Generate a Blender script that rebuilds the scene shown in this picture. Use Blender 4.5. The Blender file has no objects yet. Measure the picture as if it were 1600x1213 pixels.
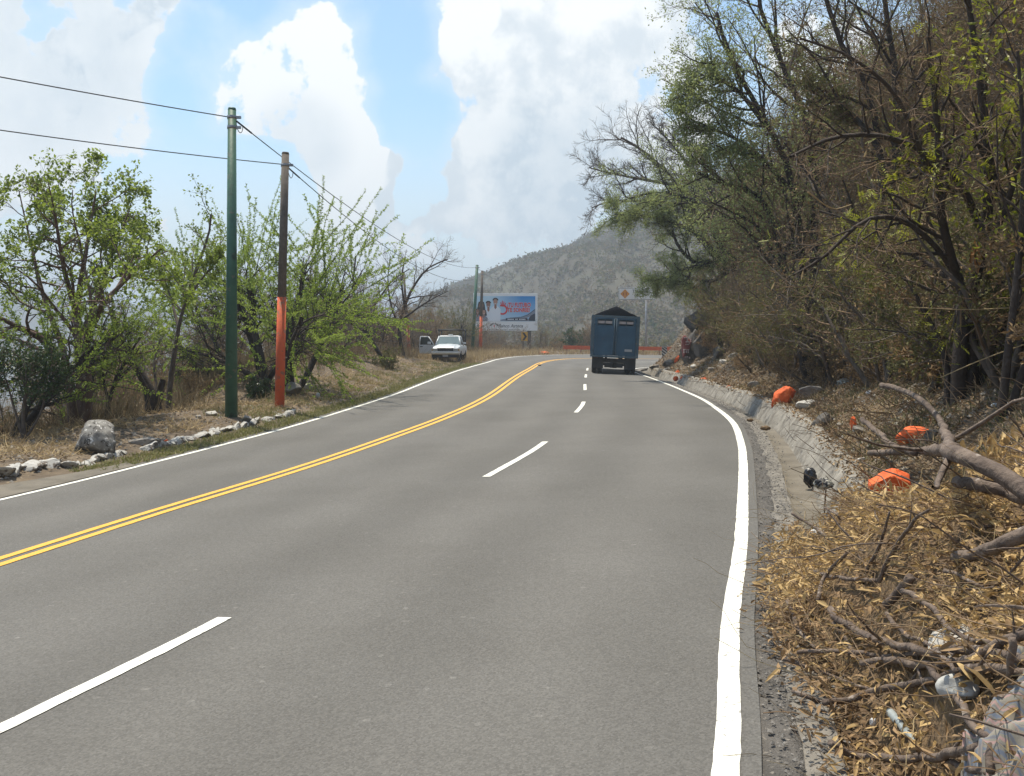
import bpy, bmesh, math, random
import numpy as np
from mathutils import Vector, Matrix, Euler

S = bpy.context.scene
COL = S.collection
R_ = math.radians

# ------------------------------------------------------------------ camera
FPX = 1550.0                      # focal length in pixels of a 1600 px wide frame
CAM_H = 1.9
PITCH = math.atan((606.5 - 530.0) / FPX)
cam = bpy.data.cameras.new('camera')
cam.sensor_width = 36.0
cam.lens = FPX / 1600.0 * 36.0
cam.clip_start = 0.05
cam.clip_end = 30000
co = bpy.data.objects.new('camera', cam)
co.location = (0, 0, CAM_H)
co.rotation_euler = (math.pi / 2 - PITCH, 0, 0)
COL.objects.link(co)
S.camera = co

# ------------------------------------------------------------------ sun, sky, exposure
SUN_DIR = Vector((-0.165, 0.24, 0.93)).normalized()      # towards the sun: left, a little ahead, high
sun_el = math.asin(SUN_DIR.z)
sun_az = math.atan2(SUN_DIR.x, SUN_DIR.y)
sl = bpy.data.lights.new('sun', 'SUN')
sl.energy = 5.0
sl.angle = R_(0.55)
sl.color = (1.0, 0.92, 0.77)
so = bpy.data.objects.new('sun', sl)
so.rotation_euler = (-SUN_DIR).to_track_quat('-Z', 'Y').to_euler()
so.location = (-30, 20, 80)
COL.objects.link(so)

S.view_settings.view_transform = 'Standard'
S.view_settings.look = 'None'
S.view_settings.exposure = 0.45
S.view_settings.gamma = 1.0
S.view_settings.use_curve_mapping = False
S.render.engine = 'CYCLES'
S.cycles.use_denoising = True
S.cycles.max_bounces = 6
S.cycles.diffuse_bounces = 3
S.cycles.transparent_max_bounces = 8
S.cycles.volume_bounces = 1
S.cycles.sample_clamp_indirect = 8

world = bpy.data.worlds.new('World')
S.world = world
world.use_nodes = True
SKY_STRENGTH = 0.14


def pix_dir(u, v):
    x = (u - 800) / FPX
    z = -(v - 606.5) / FPX
    c, s = math.cos(PITCH), math.sin(PITCH)
    return Vector((x, c + z * s, -s + z * c))


def build_world():
    nt = world.node_tree
    nt.nodes.clear()
    N, Lk = nt.nodes.new, nt.links.new

    def math_(op, a, b=None, c=None, clamp=False):
        n = N('ShaderNodeMath'); n.operation = op; n.use_clamp = clamp
        for i, x in enumerate((a, b, c)):
            if x is None: continue
            if isinstance(x, (int, float)): n.inputs[i].default_value = x
            else: Lk(x, n.inputs[i])
        return n.outputs[0]

    def vmath(op, a, b):
        n = N('ShaderNodeVectorMath'); n.operation = op
        for i, x in enumerate((a, b)):
            if isinstance(x, (tuple, list, Vector)): n.inputs[i].default_value = tuple(x)
            else: Lk(x, n.inputs[i])
        return n

    def ramp(x, lo, hi, a=0.0, b=1.0):
        n = N('ShaderNodeMapRange'); n.interpolation_type = 'SMOOTHSTEP'
        Lk(x, n.inputs[0])
        for i, q in enumerate((lo, hi, a, b)): n.inputs[i + 1].default_value = q
        return n.outputs[0]

    def noise(vec, scale, detail, rough=0.55, dist=0.0):
        n = N('ShaderNodeTexNoise'); n.noise_dimensions = '3D'
        Lk(vec, n.inputs['Vector'])
        n.inputs['Scale'].default_value = scale; n.inputs['Detail'].default_value = detail
        n.inputs['Roughness'].default_value = rough; n.inputs['Distortion'].default_value = dist
        return n.outputs[0]

    tc = N('ShaderNodeTexCoord')
    d = vmath('NORMALIZE', tc.outputs['Generated'], (0, 0, 0)).outputs[0]

    def blob(vec, u, v, rad, gain):
        c = pix_dir(u, v).normalized()
        dt = vmath('DOT_PRODUCT', vec, tuple(c)).outputs['Value']
        return math_('MULTIPLY', ramp(dt, math.cos(math.radians(rad)), 1.0), gain)

    # cloud cover: billows of noise; heaps and gaps where the photograph has them
    blobs = [(445, 140, 5.2, .8), (392, 130, 3.4, .7), (395, 175, 3.0, .5), (500, 75, 3.0, .6), (560, 255, 3.0, .55), (600, 350, 3.6, .5),
             (740, 310, 2.6, .55), (800, 275, 2.4, .55), (760, 130, 4.2, .55), (880, 80, 7.5, .70), (1000, 130, 5, .65), (900, 260, 7.0, .75),
             (90, 90, 8.5, .75), (225, 30, 4.2, .5), (70, 290, 6.0, .30), (255, 325, 1.8, .6), (690, 420, 8, .45), (540, -10, 3.4, .3), (690, -30, 6, .4),
             (300, 110, 2.8, -1.0), (280, 225, 5.0, -.85), (635, 130, 3.4, -1.0), (605, 45, 2.6, -.8), (650, 240, 3.4, -.95), (340, 20, 2.4, -.9),
             (1095, 40, 3.0, -.55), (390, 330, 3, -.3), (20, 480, 8, -.6), (425, 280, 3.0, -1.0), (450, -5, 3.4, -1.0), (660, 330, 2.0, -.6)]

    def density(vec):
        b1 = noise(vec, 9.0, 10.0, 0.60, 0.1)
        b2 = noise(vec, 4.0, 2.0, 0.5)
        acc = None
        for u, v, r, g in blobs:
            k = blob(vec, u, v, r * 1.25, g)
            acc = k if acc is None else math_('ADD', acc, k)
        acc = math_('MINIMUM', math_('MAXIMUM', acc, -1.0), 0.62)
        s = math_('MULTIPLY_ADD', b1, 3.8, -1.9 - 0.12)
        s = math_('ADD', s, math_('MULTIPLY_ADD', b2, 1.3, -0.65))
        return math_('ADD', s, acc)

    den = density(d)
    dsun = vmath('ADD', d, (-0.022, 0.004, 0.030)).outputs[0]
    den2 = density(dsun)
    cover = ramp(den, 0.04, 0.26)
    veil = ramp(den, -0.8, 0.6, 0.0, 0.42)
    sep = N('ShaderNodeSeparateXYZ'); Lk(d, sep.inputs[0])
    low = ramp(sep.outputs['Z'], 0.24, 0.03, 0.0, 0.8)
    veil = math_('MAXIMUM', veil, low)
    cov = math_('MAXIMUM', math_('MULTIPLY', cover, 0.98), veil)
    lit = ramp(math_('SUBTRACT', den, den2), -0.55, 0.25)
    fine = noise(d, 16.0, 6.0, 0.6)
    # flat grey undersides where the heaps are deepest
    g1 = math_('ADD', blob(d, 900, 300, 6.5, .85), blob(d, 70, 70, 8.0, .75))
    g1 = math_('ADD', g1, blob(d, 470, 225, 3.4, .5))
    g1 = math_('ADD', g1, blob(d, 770, 215, 3.0, .25))
    g1 = math_('MULTIPLY', g1, math_('MULTIPLY_ADD', fine, 2.2, -0.15))
    bright = math_('SUBTRACT', math_('MULTIPLY_ADD', lit, 0.66, 0.34), math_('MULTIPLY', g1, 0.80), clamp=True)
    thin = ramp(den, 0.05, 0.45)
    bright = math_('MAXIMUM', bright, math_('SUBTRACT', 0.85, thin), clamp=True)
    cmix = N('ShaderNodeMix'); cmix.data_type = 'RGBA'
    Lk(bright, cmix.inputs['Factor'])
    cmix.inputs['A'].default_value = (3.5, 4.05, 4.5, 1)
    cmix.inputs['B'].default_value = (6.3, 6.35, 6.25, 1)
    sky = N('ShaderNodeTexSky'); sky.sky_type = 'NISHITA'
    sky.sun_disc = False
    sky.sun_elevation = sun_el
    sky.sun_rotation = sun_az
    sky.air_density = 1.0; sky.dust_density = 0.8; sky.ozone_density = 1.0
    tint = N('ShaderNodeMix'); tint.data_type = 'RGBA'; tint.blend_type = 'MULTIPLY'; tint.inputs['Factor'].default_value = 1.0
    Lk(sky.outputs[0], tint.inputs['A']); tint.inputs['B'].default_value = (0.90, 1.07, 1.08, 1)
    mix = N('ShaderNodeMix'); mix.data_type = 'RGBA'
    Lk(cov, mix.inputs['Factor'])
    Lk(tint.outputs['Result'], mix.inputs['A'])
    Lk(cmix.outputs['Result'], mix.inputs['B'])
    bg = N('ShaderNodeBackground')
    bg.inputs['Strength'].default_value = SKY_STRENGTH
    Lk(mix.outputs['Result'], bg.inputs['Color'])
    out = N('ShaderNodeOutputWorld')
    Lk(bg.outputs[0], out.inputs[0])


build_world()

# ------------------------------------------------------------------ helpers: objects
def tag(o, label=None, cat=None, group=None, kind=None):
    if label: o['label'] = label
    if cat: o['category'] = cat
    if group: o['group'] = group
    if kind: o['kind'] = kind
    return o


def link(name, mesh, parent=None, loc=None):
    o = bpy.data.objects.new(name, mesh)
    COL.objects.link(o)
    if parent: o.parent = parent
    if loc is not None: o.location = loc
    return o


def empty(name, loc=(0, 0, 0), rz=0.0):
    o = bpy.data.objects.new(name, None)
    o.empty_display_size = 0.3
    o.location = loc
    o.rotation_euler = (0, 0, rz)
    COL.objects.link(o)
    return o


KIDS = {}


def copy_tree(o, parent=None):
    c = o.copy()
    COL.objects.link(c)
    if parent: c.parent = parent
    for ch in list(o.children):
        copy_tree(ch, c)
    return c


def np_mesh(name, V, quads=None, tris=None, mats=(), mq=None, mt=None, smooth=False):
    """mesh straight from numpy arrays"""
    me = bpy.data.meshes.new(name)
    V = np.asarray(V, dtype=np.float32).reshape(-1, 3)
    quads = np.zeros((0, 4), int) if quads is None else np.asarray(quads).reshape(-1, 4)
    tris = np.zeros((0, 3), int) if tris is None else np.asarray(tris).reshape(-1, 3)
    nq, nt_ = len(quads), len(tris)
    me.vertices.add(len(V))
    me.vertices.foreach_set('co', V.ravel())
    me.loops.add(nq * 4 + nt_ * 3)
    me.loops.foreach_set('vertex_index', np.concatenate([quads.ravel(), tris.ravel()]).astype(np.int32))
    me.polygons.add(nq + nt_)
    ls = np.concatenate([np.arange(nq) * 4, nq * 4 + np.arange(nt_) * 3]).astype(np.int32)
    me.polygons.foreach_set('loop_start', ls)
    if mq is not None or mt is not None:
        a = np.zeros(nq, np.int32) if mq is None else np.broadcast_to(mq, (nq,))
        b = np.zeros(nt_, np.int32) if mt is None else np.broadcast_to(mt, (nt_,))
        me.polygons.foreach_set('material_index', np.concatenate([a, b]).astype(np.int32))
    me.polygons.foreach_set('use_smooth', np.full(nq + nt_, bool(smooth)))
    for m in mats: me.materials.append(m)
    me.update(calc_edges=True)
    return me


class Geo:
    """collects quads and tris from numpy blocks"""
    def __init__(s): s.V = []; s.Q = []; s.T = []; s.mq = []; s.mt = []; s.n = 0

    def quads(s, V, Q, m=0):
        V = np.asarray(V).reshape(-1, 3); Q = np.asarray(Q).reshape(-1, 4)
        s.V.append(V); s.Q.append(Q + s.n); s.mq.append(np.full(len(Q), m)); s.n += len(V)

    def tris(s, V, T, m=0):
        V = np.asarray(V).reshape(-1, 3); T = np.asarray(T).reshape(-1, 3)
        s.V.append(V); s.T.append(T + s.n); s.mt.append(np.full(len(T), m)); s.n += len(V)

    def mesh(s, name, mats, smooth=False):
        c = lambda l, k: np.concatenate(l) if l else np.zeros((0, k), int)
        f = lambda l: np.concatenate(l) if l else np.zeros(0, int)
        return np_mesh(name, np.concatenate(s.V), c(s.Q, 4), c(s.T, 3), mats, f(s.mq), f(s.mt), smooth)


def bm_obj(name, bm, mat, parent=None, smooth=False, loc=None):
    me = bpy.data.meshes.new(name)
    bm.normal_update()
    bm.to_mesh(me); bm.free()
    for m in (mat if isinstance(mat, (list, tuple)) else [mat]): me.materials.append(m)
    if smooth: me.polygons.foreach_set('use_smooth', np.full(len(me.polygons), True))
    return link(name, me, parent, loc)


def add_box(bm, x0, x1, y0, y1, z0, z1, bev=0.0, mi=0):
    vs = [bm.verts.new((x, y, z)) for z in (z0, z1) for y in (y0, y1) for x in (x0, x1)]
    fs = [bm.faces.new([vs[i] for i in q]) for q in ((0, 2, 3, 1), (4, 5, 7, 6), (0, 1, 5, 4), (1, 3, 7, 5), (3, 2, 6, 7), (2, 0, 4, 6))]
    for f in fs: f.material_index = mi
    if bev > 0:
        es = list({e for f in fs for e in f.edges})
        bmesh.ops.bevel(bm, geom=es, offset=bev, segments=2, profile=0.6, affect='EDGES')
    return vs


def box(name, mat, parent, x0, x1, y0, y1, z0, z1, bev=0.0):
    bm = bmesh.new(); add_box(bm, x0, x1, y0, y1, z0, z1, bev)
    return bm_obj(name, bm, mat, parent)


def add_cyl(bm, p0, p1, r0, r1=None, seg=12, caps=True, mi=0):
    r1 = r0 if r1 is None else r1
    p0, p1 = Vector(p0), Vector(p1)
    a = (p1 - p0).normalized()
    q = a.cross(Vector((0, 0, 1)) if abs(a.z) < 0.9 else Vector((1, 0, 0))).normalized()
    w = a.cross(q)
    rings = []
    for p, r in ((p0, r0), (p1, r1)):
        rings.append([bm.verts.new(p + (q * math.cos(t) + w * math.sin(t)) * r) for t in [2 * math.pi * k / seg for k in range(seg)]])
    for k in range(seg):
        f = bm.faces.new((rings[0][k], rings[0][(k + 1) % seg], rings[1][(k + 1) % seg], rings[1][k])); f.smooth = True; f.material_index = mi
    if caps:
        bm.faces.new(rings[0][::-1]).material_index = mi; bm.faces.new(rings[1]).material_index = mi
    return rings


def add_prism(bm, poly, axis, a0, a1, mi=0):
    """closed polygon in the two other axes, extruded along axis"""
    def P(p, a):
        if axis == 'x': return (a, p[0], p[1])
        if axis == 'y': return (p[0], a, p[1])
        return (p[0], p[1], a)
    A = [bm.verts.new(P(p, a0)) for p in poly]
    B = [bm.verts.new(P(p, a1)) for p in poly]
    n = len(poly)
    fs = [bm.faces.new(A), bm.faces.new(B[::-1])]
    for k in range(n): fs.append(bm.faces.new((A[k], B[k], B[(k + 1) % n], A[(k + 1) % n])))
    for f in fs: f.material_index = mi
    bmesh.ops.recalc_face_normals(bm, faces=fs)


# ------------------------------------------------------------------ helpers: materials
def srgb(*c):
    return tuple(((x / 255.0) / 12.92 if x / 255.0 <= 0.04045 else ((x / 255.0 + 0.055) / 1.055) ** 2.4) for x in c)


def mat(name, c1, c2=None, scale=6.0, detail=5.0, rough=0.8, metal=0.0, bump=0.0, bscale=None, spots=None, island=0.0, transl=0.0,
        coord='Object', spec=0.5, lo=0.35, hi=0.65, dist=0.0):
    """c1/c2 mottled by noise; spots=(colour, scale, threshold); island=random value per loose piece"""
    m = bpy.data.materials.new(name)
    m.use_nodes = True
    nt = m.node_tree
    N, Lk = nt.nodes.new, nt.links.new
    bs = nt.nodes['Principled BSDF']
    out = nt.nodes['Material Output']
    bs.inputs['Roughness'].default_value = rough
    bs.inputs['Metallic'].default_value = metal
    bs.inputs['Specular IOR Level'].default_value = spec
    tc = N('ShaderNodeTexCoord')
    vec = tc.outputs[coord]
    col = None
    if c2 is not None:
        nz = N('ShaderNodeTexNoise'); Lk(vec, nz.inputs['Vector'])
        nz.inputs['Scale'].default_value = scale; nz.inputs['Detail'].default_value = detail
        nz.inputs['Roughness'].default_value = 0.62; nz.inputs['Distortion'].default_value = dist
        mr = N('ShaderNodeMapRange'); Lk(nz.outputs[0], mr.inputs[0])
        mr.inputs[1].default_value = lo; mr.inputs[2].default_value = hi
        fac = mr.outputs[0]
        if island > 0:
            g = N('ShaderNodeNewGeometry')
            a = N('ShaderNodeMath'); a.operation = 'MULTIPLY_ADD'; Lk(g.outputs['Random Per Island'], a.inputs[0]); a.inputs[1].default_value = island
            sb = N('ShaderNodeMath'); sb.operation = 'MULTIPLY'; Lk(fac, sb.inputs[0]); sb.inputs[1].default_value = 1 - island
            Lk(sb.outputs[0], a.inputs[2])
            fac = a.outputs[0]
        mx = N('ShaderNodeMix'); mx.data_type = 'RGBA'; Lk(fac, mx.inputs['Factor'])
        mx.inputs['A'].default_value = (*c1, 1); mx.inputs['B'].default_value = (*c2, 1)
        col = mx.outputs['Result']
    if spots:
        for sc_, (colr, scl, th, wd) in enumerate(spots):
            nz = N('ShaderNodeTexNoise'); Lk(vec, nz.inputs['Vector'])
            nz.inputs['Scale'].default_value = scl; nz.inputs['Detail'].default_value = 4; nz.inputs['Roughness'].default_value = 0.6
            mr = N('ShaderNodeMapRange'); Lk(nz.outputs[0], mr.inputs[0])
            mr.inputs[1].default_value = th; mr.inputs[2].default_value = th + wd
            mx = N('ShaderNodeMix'); mx.data_type = 'RGBA'; Lk(mr.outputs[0], mx.inputs['Factor'])
            if col is not None: Lk(col, mx.inputs['A'])
            else: mx.inputs['A'].default_value = (*c1, 1)
            mx.inputs['B'].default_value = (*colr, 1)
            col = mx.outputs['Result']
    if col is not None: Lk(col, bs.inputs['Base Color'])
    else: bs.inputs['Base Color'].default_value = (*c1, 1)
    if bump > 0:
        nz = N('ShaderNodeTexNoise'); Lk(vec, nz.inputs['Vector'])
        nz.inputs['Scale'].default_value = bscale or scale * 4; nz.inputs['Detail'].default_value = 6
        bp = N('ShaderNodeBump'); bp.inputs['Strength'].default_value = bump; bp.inputs['Distance'].default_value = 0.02
        Lk(nz.outputs[0], bp.inputs['Height']); Lk(bp.outputs[0], bs.inputs['Normal'])
    if transl > 0:
        tr = N('ShaderNodeBsdfTranslucent')
        if col is not None: Lk(col, tr.inputs['Color'])
        else: tr.inputs['Color'].default_value = (*c1, 1)
        ms = N('ShaderNodeMixShader'); ms.inputs[0].default_value = transl
        Lk(bs.outputs[0], ms.inputs[1]); Lk(tr.outputs[0], ms.inputs[2]); Lk(ms.outputs[0], out.inputs['Surface'])
    return m


# ------------------------------------------------------------------ helpers: numbers
def smooth(t): t = np.clip(t, 0, 1); return t * t * (3 - 2 * t)


_rs = np.random.RandomState(5)
_lat = _rs.rand(64, 64)


def vnoise(x, y):
    x = np.asarray(x, float); y = np.asarray(y, float)
    xi = np.floor(x).astype(int); yi = np.floor(y).astype(int)
    fx = smooth(x - xi); fy = smooth(y - yi)
    g = lambda a, b: _lat[a & 63, b & 63]
    return (g(xi, yi) * (1 - fx) + g(xi + 1, yi) * fx) * (1 - fy) + (g(xi, yi + 1) * (1 - fx) + g(xi + 1, yi + 1) * fx) * fy


def fbm(x, y, o=4):
    s = 0; a = 0.5; f = 1.0
    for k in range(o):
        s = s + a * (vnoise(x * f + 17.3 * k, y * f + 5.1 * k) - 0.5); a *= 0.5; f *= 2.03
    return s


def catmull(P, step=0.3, win=0):
    P = np.asarray(P, float)
    E = np.vstack([2 * P[0] - P[1], P, 2 * P[-1] - P[-2]])
    out = []
    for i in range(1, len(E) - 2):
        p0, p1, p2, p3 = E[i - 1:i + 3]
        n = max(2, int(np.linalg.norm(p2 - p1) / step * 2))
        t = np.linspace(0, 1, n, endpoint=False)[:, None]
        out.append(0.5 * (2 * p1 + (p2 - p0) * t + (2 * p0 - 5 * p1 + 4 * p2 - p3) * t ** 2 + (3 * p1 - p0 - 3 * p2 + p3) * t ** 3))
    out.append(E[-2][None])
    C = np.concatenate(out)
    C = resample(C, step)
    if win:
        k = int(win / step)
        pad = np.vstack([C[0] + (C[0] - C[1]) * np.arange(k, 0, -1)[:, None], C, C[-1] + (C[-1] - C[-2]) * np.arange(1, k + 1)[:, None]])
        ker = np.hanning(2 * k + 3)[1:-1]; ker /= ker.sum()
        C = np.stack([np.convolve(pad[:, j], ker, 'valid') for j in range(C.shape[1])], 1)
    return C


def resample(C, step=None, n=None):
    seg = np.linalg.norm(np.diff(C, axis=0), axis=1)
    s = np.concatenate([[0], np.cumsum(seg)])
    m = n or max(2, int(round(s[-1] / step)) + 1)
    q = np.linspace(0, s[-1], m)
    return np.stack([np.interp(q, s, C[:, j]) for j in range(C.shape[1])], 1)


# ------------------------------------------------------------------ the road's shape
_ty = np.linspace(-40, 200, 481)
def _sm(a):
    k = np.hanning(19)[1:-1]; k /= k.sum()
    return np.convolve(np.pad(a, 8, 'edge'), k, 'valid')
_tb = _sm(np.interp(_ty, [0, 16, 38, 58, 80, 100], [.05, .05, .0, -.045, -.045, -.02]))
_te = _sm(np.interp(_ty, [0, 35, 60, 85, 100, 130], [0, 0, .25, .45, .5, .5]))


def road_z(x, y):
    """banked carriageway: cross fall swings over between the two bends"""
    return np.interp(y, _ty, _tb) * np.clip(x, -16, 16) + np.interp(y, _ty, _te)


EDGE_R = catmull([(-4.2, -15), (-1.55, -5), (-.2, 0), (.91, 4.13), (1.23, 5.56), (1.45, 6.5), (1.77, 7.7), (2.22, 9.5), (3.24, 13.84), (3.83, 16.56), (4.56, 20.45), (5.18, 25.2),
                  (5.74, 30.31), (6.27, 37.34), (6.84, 48.14), (7.25, 57), (7.5, 61.5), (8.1, 65.5), (9.6, 70), (12, 74), (15.3, 77.5), (20, 81), (40, 91), (60, 100)], 0.25, 1.2)
EDGE_L = catmull([(-14.6, -14), (-12.3, -5.4), (-10, 2.8), (-8.8, 7.2), (-7.19, 13.84), (-6.51, 16.9), (-5.2, 23.63), (-4.21, 33.0), (-3.6, 41.5), (-2.83, 51.5), (-2.3, 57.0), (-1.67, 64.54),
                  (-1.0, 73.69), (.35, 83.2), (2.1, 90.2), (3.8, 94.8), (7.4, 100.0), (13, 103.5), (20, 106.5), (40, 114), (60, 121)], 0.25, 1.2)
EDGE_Y = catmull([(-11.4, -14), (-8.9, -5.0), (-6.9, 1.8), (-5.76, 5.9), (-4.94, 9.48), (-4.33, 12.17), (-3.39, 15.8), (-2.54, 19.8), (-1.65, 24.9), (-.86, 32.0), (.14, 45.9), (1.03, 57.0),
                  (2.0, 69.0), (3.3, 77.9), (5.1, 84.0), (7.8, 87.6), (13, 91.5), (20, 95), (40, 103.5), (60, 111)], 0.25, 1.2)
LANE = catmull([(-6, -10), (-3.4, 2.2), (-2.67, 5.08), (-2.07, 7.02), (-.38, 13.65), (.62, 18.09), (1.61, 24.93), (2.13, 29.37), (2.68, 36.35), (2.99, 40.64), (3.55, 47.84), (4.4, 58.12), (5.2, 66), (7.2, 76), (10.5, 82.5), (16, 86.5), (22, 89.5)], 0.1, 1.0)


def normals2(C):
    t = np.gradient(C, axis=0); t /= np.linalg.norm(t, axis=1)[:, None]
    return np.stack([t[:, 1], -t[:, 0]], 1)          # pointing right of travel


def near_edge(x, y, C):
    """signed distance (+ = right of the curve's travel) and nearest index"""
    Q = np.stack([np.ravel(x), np.ravel(y)], 1)
    Nn = normals2(C)
    D = np.empty(len(Q)); I = np.empty(len(Q), int)
    for a in range(0, len(Q), 4000):
        q = Q[a:a + 4000]
        d2 = ((q[:, None, :] - C[None]) ** 2).sum(2)
        i = d2.argmin(1)
        off = q - C[i]
        sg = np.sign((off * Nn[i]).sum(1)); sg[sg == 0] = 1
        D[a:a + 4000] = np.sqrt(d2[np.arange(len(q)), i]) * sg
        I[a:a + 4000] = i
    return D, I


_ERc, _ELc = EDGE_R[::2], EDGE_L[::2]
GUT_OUT = 1.30          # outer top of the gutter wall, metres from the right line


def terrain(x, y):
    x = np.asarray(x, float); y = np.asarray(y, float)
    sh = np.broadcast(x, y).shape
    x = np.broadcast_to(x, sh).ravel(); y = np.broadcast_to(y, sh).ravel()
    dR, iR = near_edge(x, y, _ERc)
    dL, iL = near_edge(x, y, _ELc)
    dL = -dL
    zr = road_z(_ERc[iR, 0], _ERc[iR, 1])
    zl = road_z(_ELc[iL, 0], _ELc[iL, 1])
    n1 = fbm(x * .35, y * .35, 4); n2 = fbm(x * 1.3 + 9, y * 1.3, 3); n3 = fbm(x * .07 + 3, y * .07, 3)
    z = road_z(x, y) - 0.35
    # uphill bank on the right
    yr = _ERc[iR, 1]
    pr = np.interp(dR, [.95, 1.14, 1.34, 1.9, 4, 8, 14, 30, 60, 120], [-.35, -.1, .20, .50, 1.7, 4.7, 9.8, 21, 38, 60])
    steep = smooth((yr - 48) / 12) * smooth((86 - yr) / 8)
    pr = pr + steep * np.interp(dR, [1.0, 2.2, 3.4, 6, 14], [0, .2, 1.1, 2.2, 1.5])
    fade = np.clip((dR - 1.35) / 2.5, 0, 1)
    zR = zr + pr + fade * (n1 * 1.1 + n2 * .35 + n3 * 3)
    z = np.where(dR > .95, zR, z)
    # verge and drop on the left
    yl = _ELc[iL, 1]
    near = np.interp(dL, [0, .9, 1.3, 3, 4.5, 7, 14, 30, 70, 140], [-.02, 0, .12, .2, .1, -.9, -5, -14, -30, -45])
    mid = np.interp(dL, [0, 1.5, 3, 5, 7, 10, 16, 30, 70, 140], [-.02, .0, .22, .75, .6, -.2, -3.5, -10, -24, -40])
    far = np.interp(dL, [0, 1, 4, 7, 10, 20, 40, 80, 140], [-.02, .0, .15, .1, -.3, -2, -5, -9, -12])
    k1 = smooth((yl - 27) / 8); k2 = smooth((yl - 54) / 12)
    pl = (near * (1 - k1) + mid * k1) * (1 - k2) + far * k2
    fl = np.clip((dL - 1.2) / 2.5, 0, 1)
    zL = zl + pl + fl * (n1 * .45 + n2 * .22 + n3 * 1.2 * np.clip((dL - 6) / 10, 0, 1))
    z = np.where(dL > 0.22, zL, z)
    return z.reshape(sh)


def ground(x, y):
    """height of whatever one stands on at x, y"""
    return float(terrain(np.array([x]), np.array([y]))[0])


_hy = np.concatenate([np.arange(2.2, 12, .05), np.arange(12, 40, .12), np.arange(40, 140, .3)])


def hit(u, v, up=0.0, lift=0.0):
    """where the sight line of a photograph pixel meets the ground (raised by lift)"""
    d = pix_dir(u, v)
    t = _hy / d.y
    x, y, z = d.x * t, _hy, CAM_H + d.z * t
    dR, _ = near_edge(x, y, _ERc); dL, _ = near_edge(x, y, _ELc)
    g = np.where((dR < 1.0) & (dL > -0.22), road_z(x, y), terrain(x, y)) + lift
    i = np.where(z < g)[0]
    i = i[0] if len(i) else len(_hy) - 1
    return Vector((x[i], y[i], g[i] + up))


def at(u, v, Y):
    d = pix_dir(u, v); t = Y / d.y
    return Vector((d.x * t, Y, CAM_H + d.z * t))

# ------------------------------------------------------------------ the air
def build_haze():
    bm = bmesh.new()
    add_box(bm, -5400, 5400, -5400, 5400, -175, 152)
    m = bpy.data.materials.new('haze_air'); m.use_nodes = True
    nt = m.node_tree; nt.nodes.clear()
    v = nt.nodes.new('ShaderNodeVolumePrincipled')
    v.inputs['Color'].default_value = (0.52, 0.61, 0.72, 1)
    v.inputs['Density'].default_value = 0.0008
    v.inputs['Anisotropy'].default_value = 0.25
    o = nt.nodes.new('ShaderNodeOutputMaterial')
    nt.links.new(v.outputs[0], o.inputs['Volume'])
    tag(bm_obj('haze', bm, m), kind='stuff')


build_haze()

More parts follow.
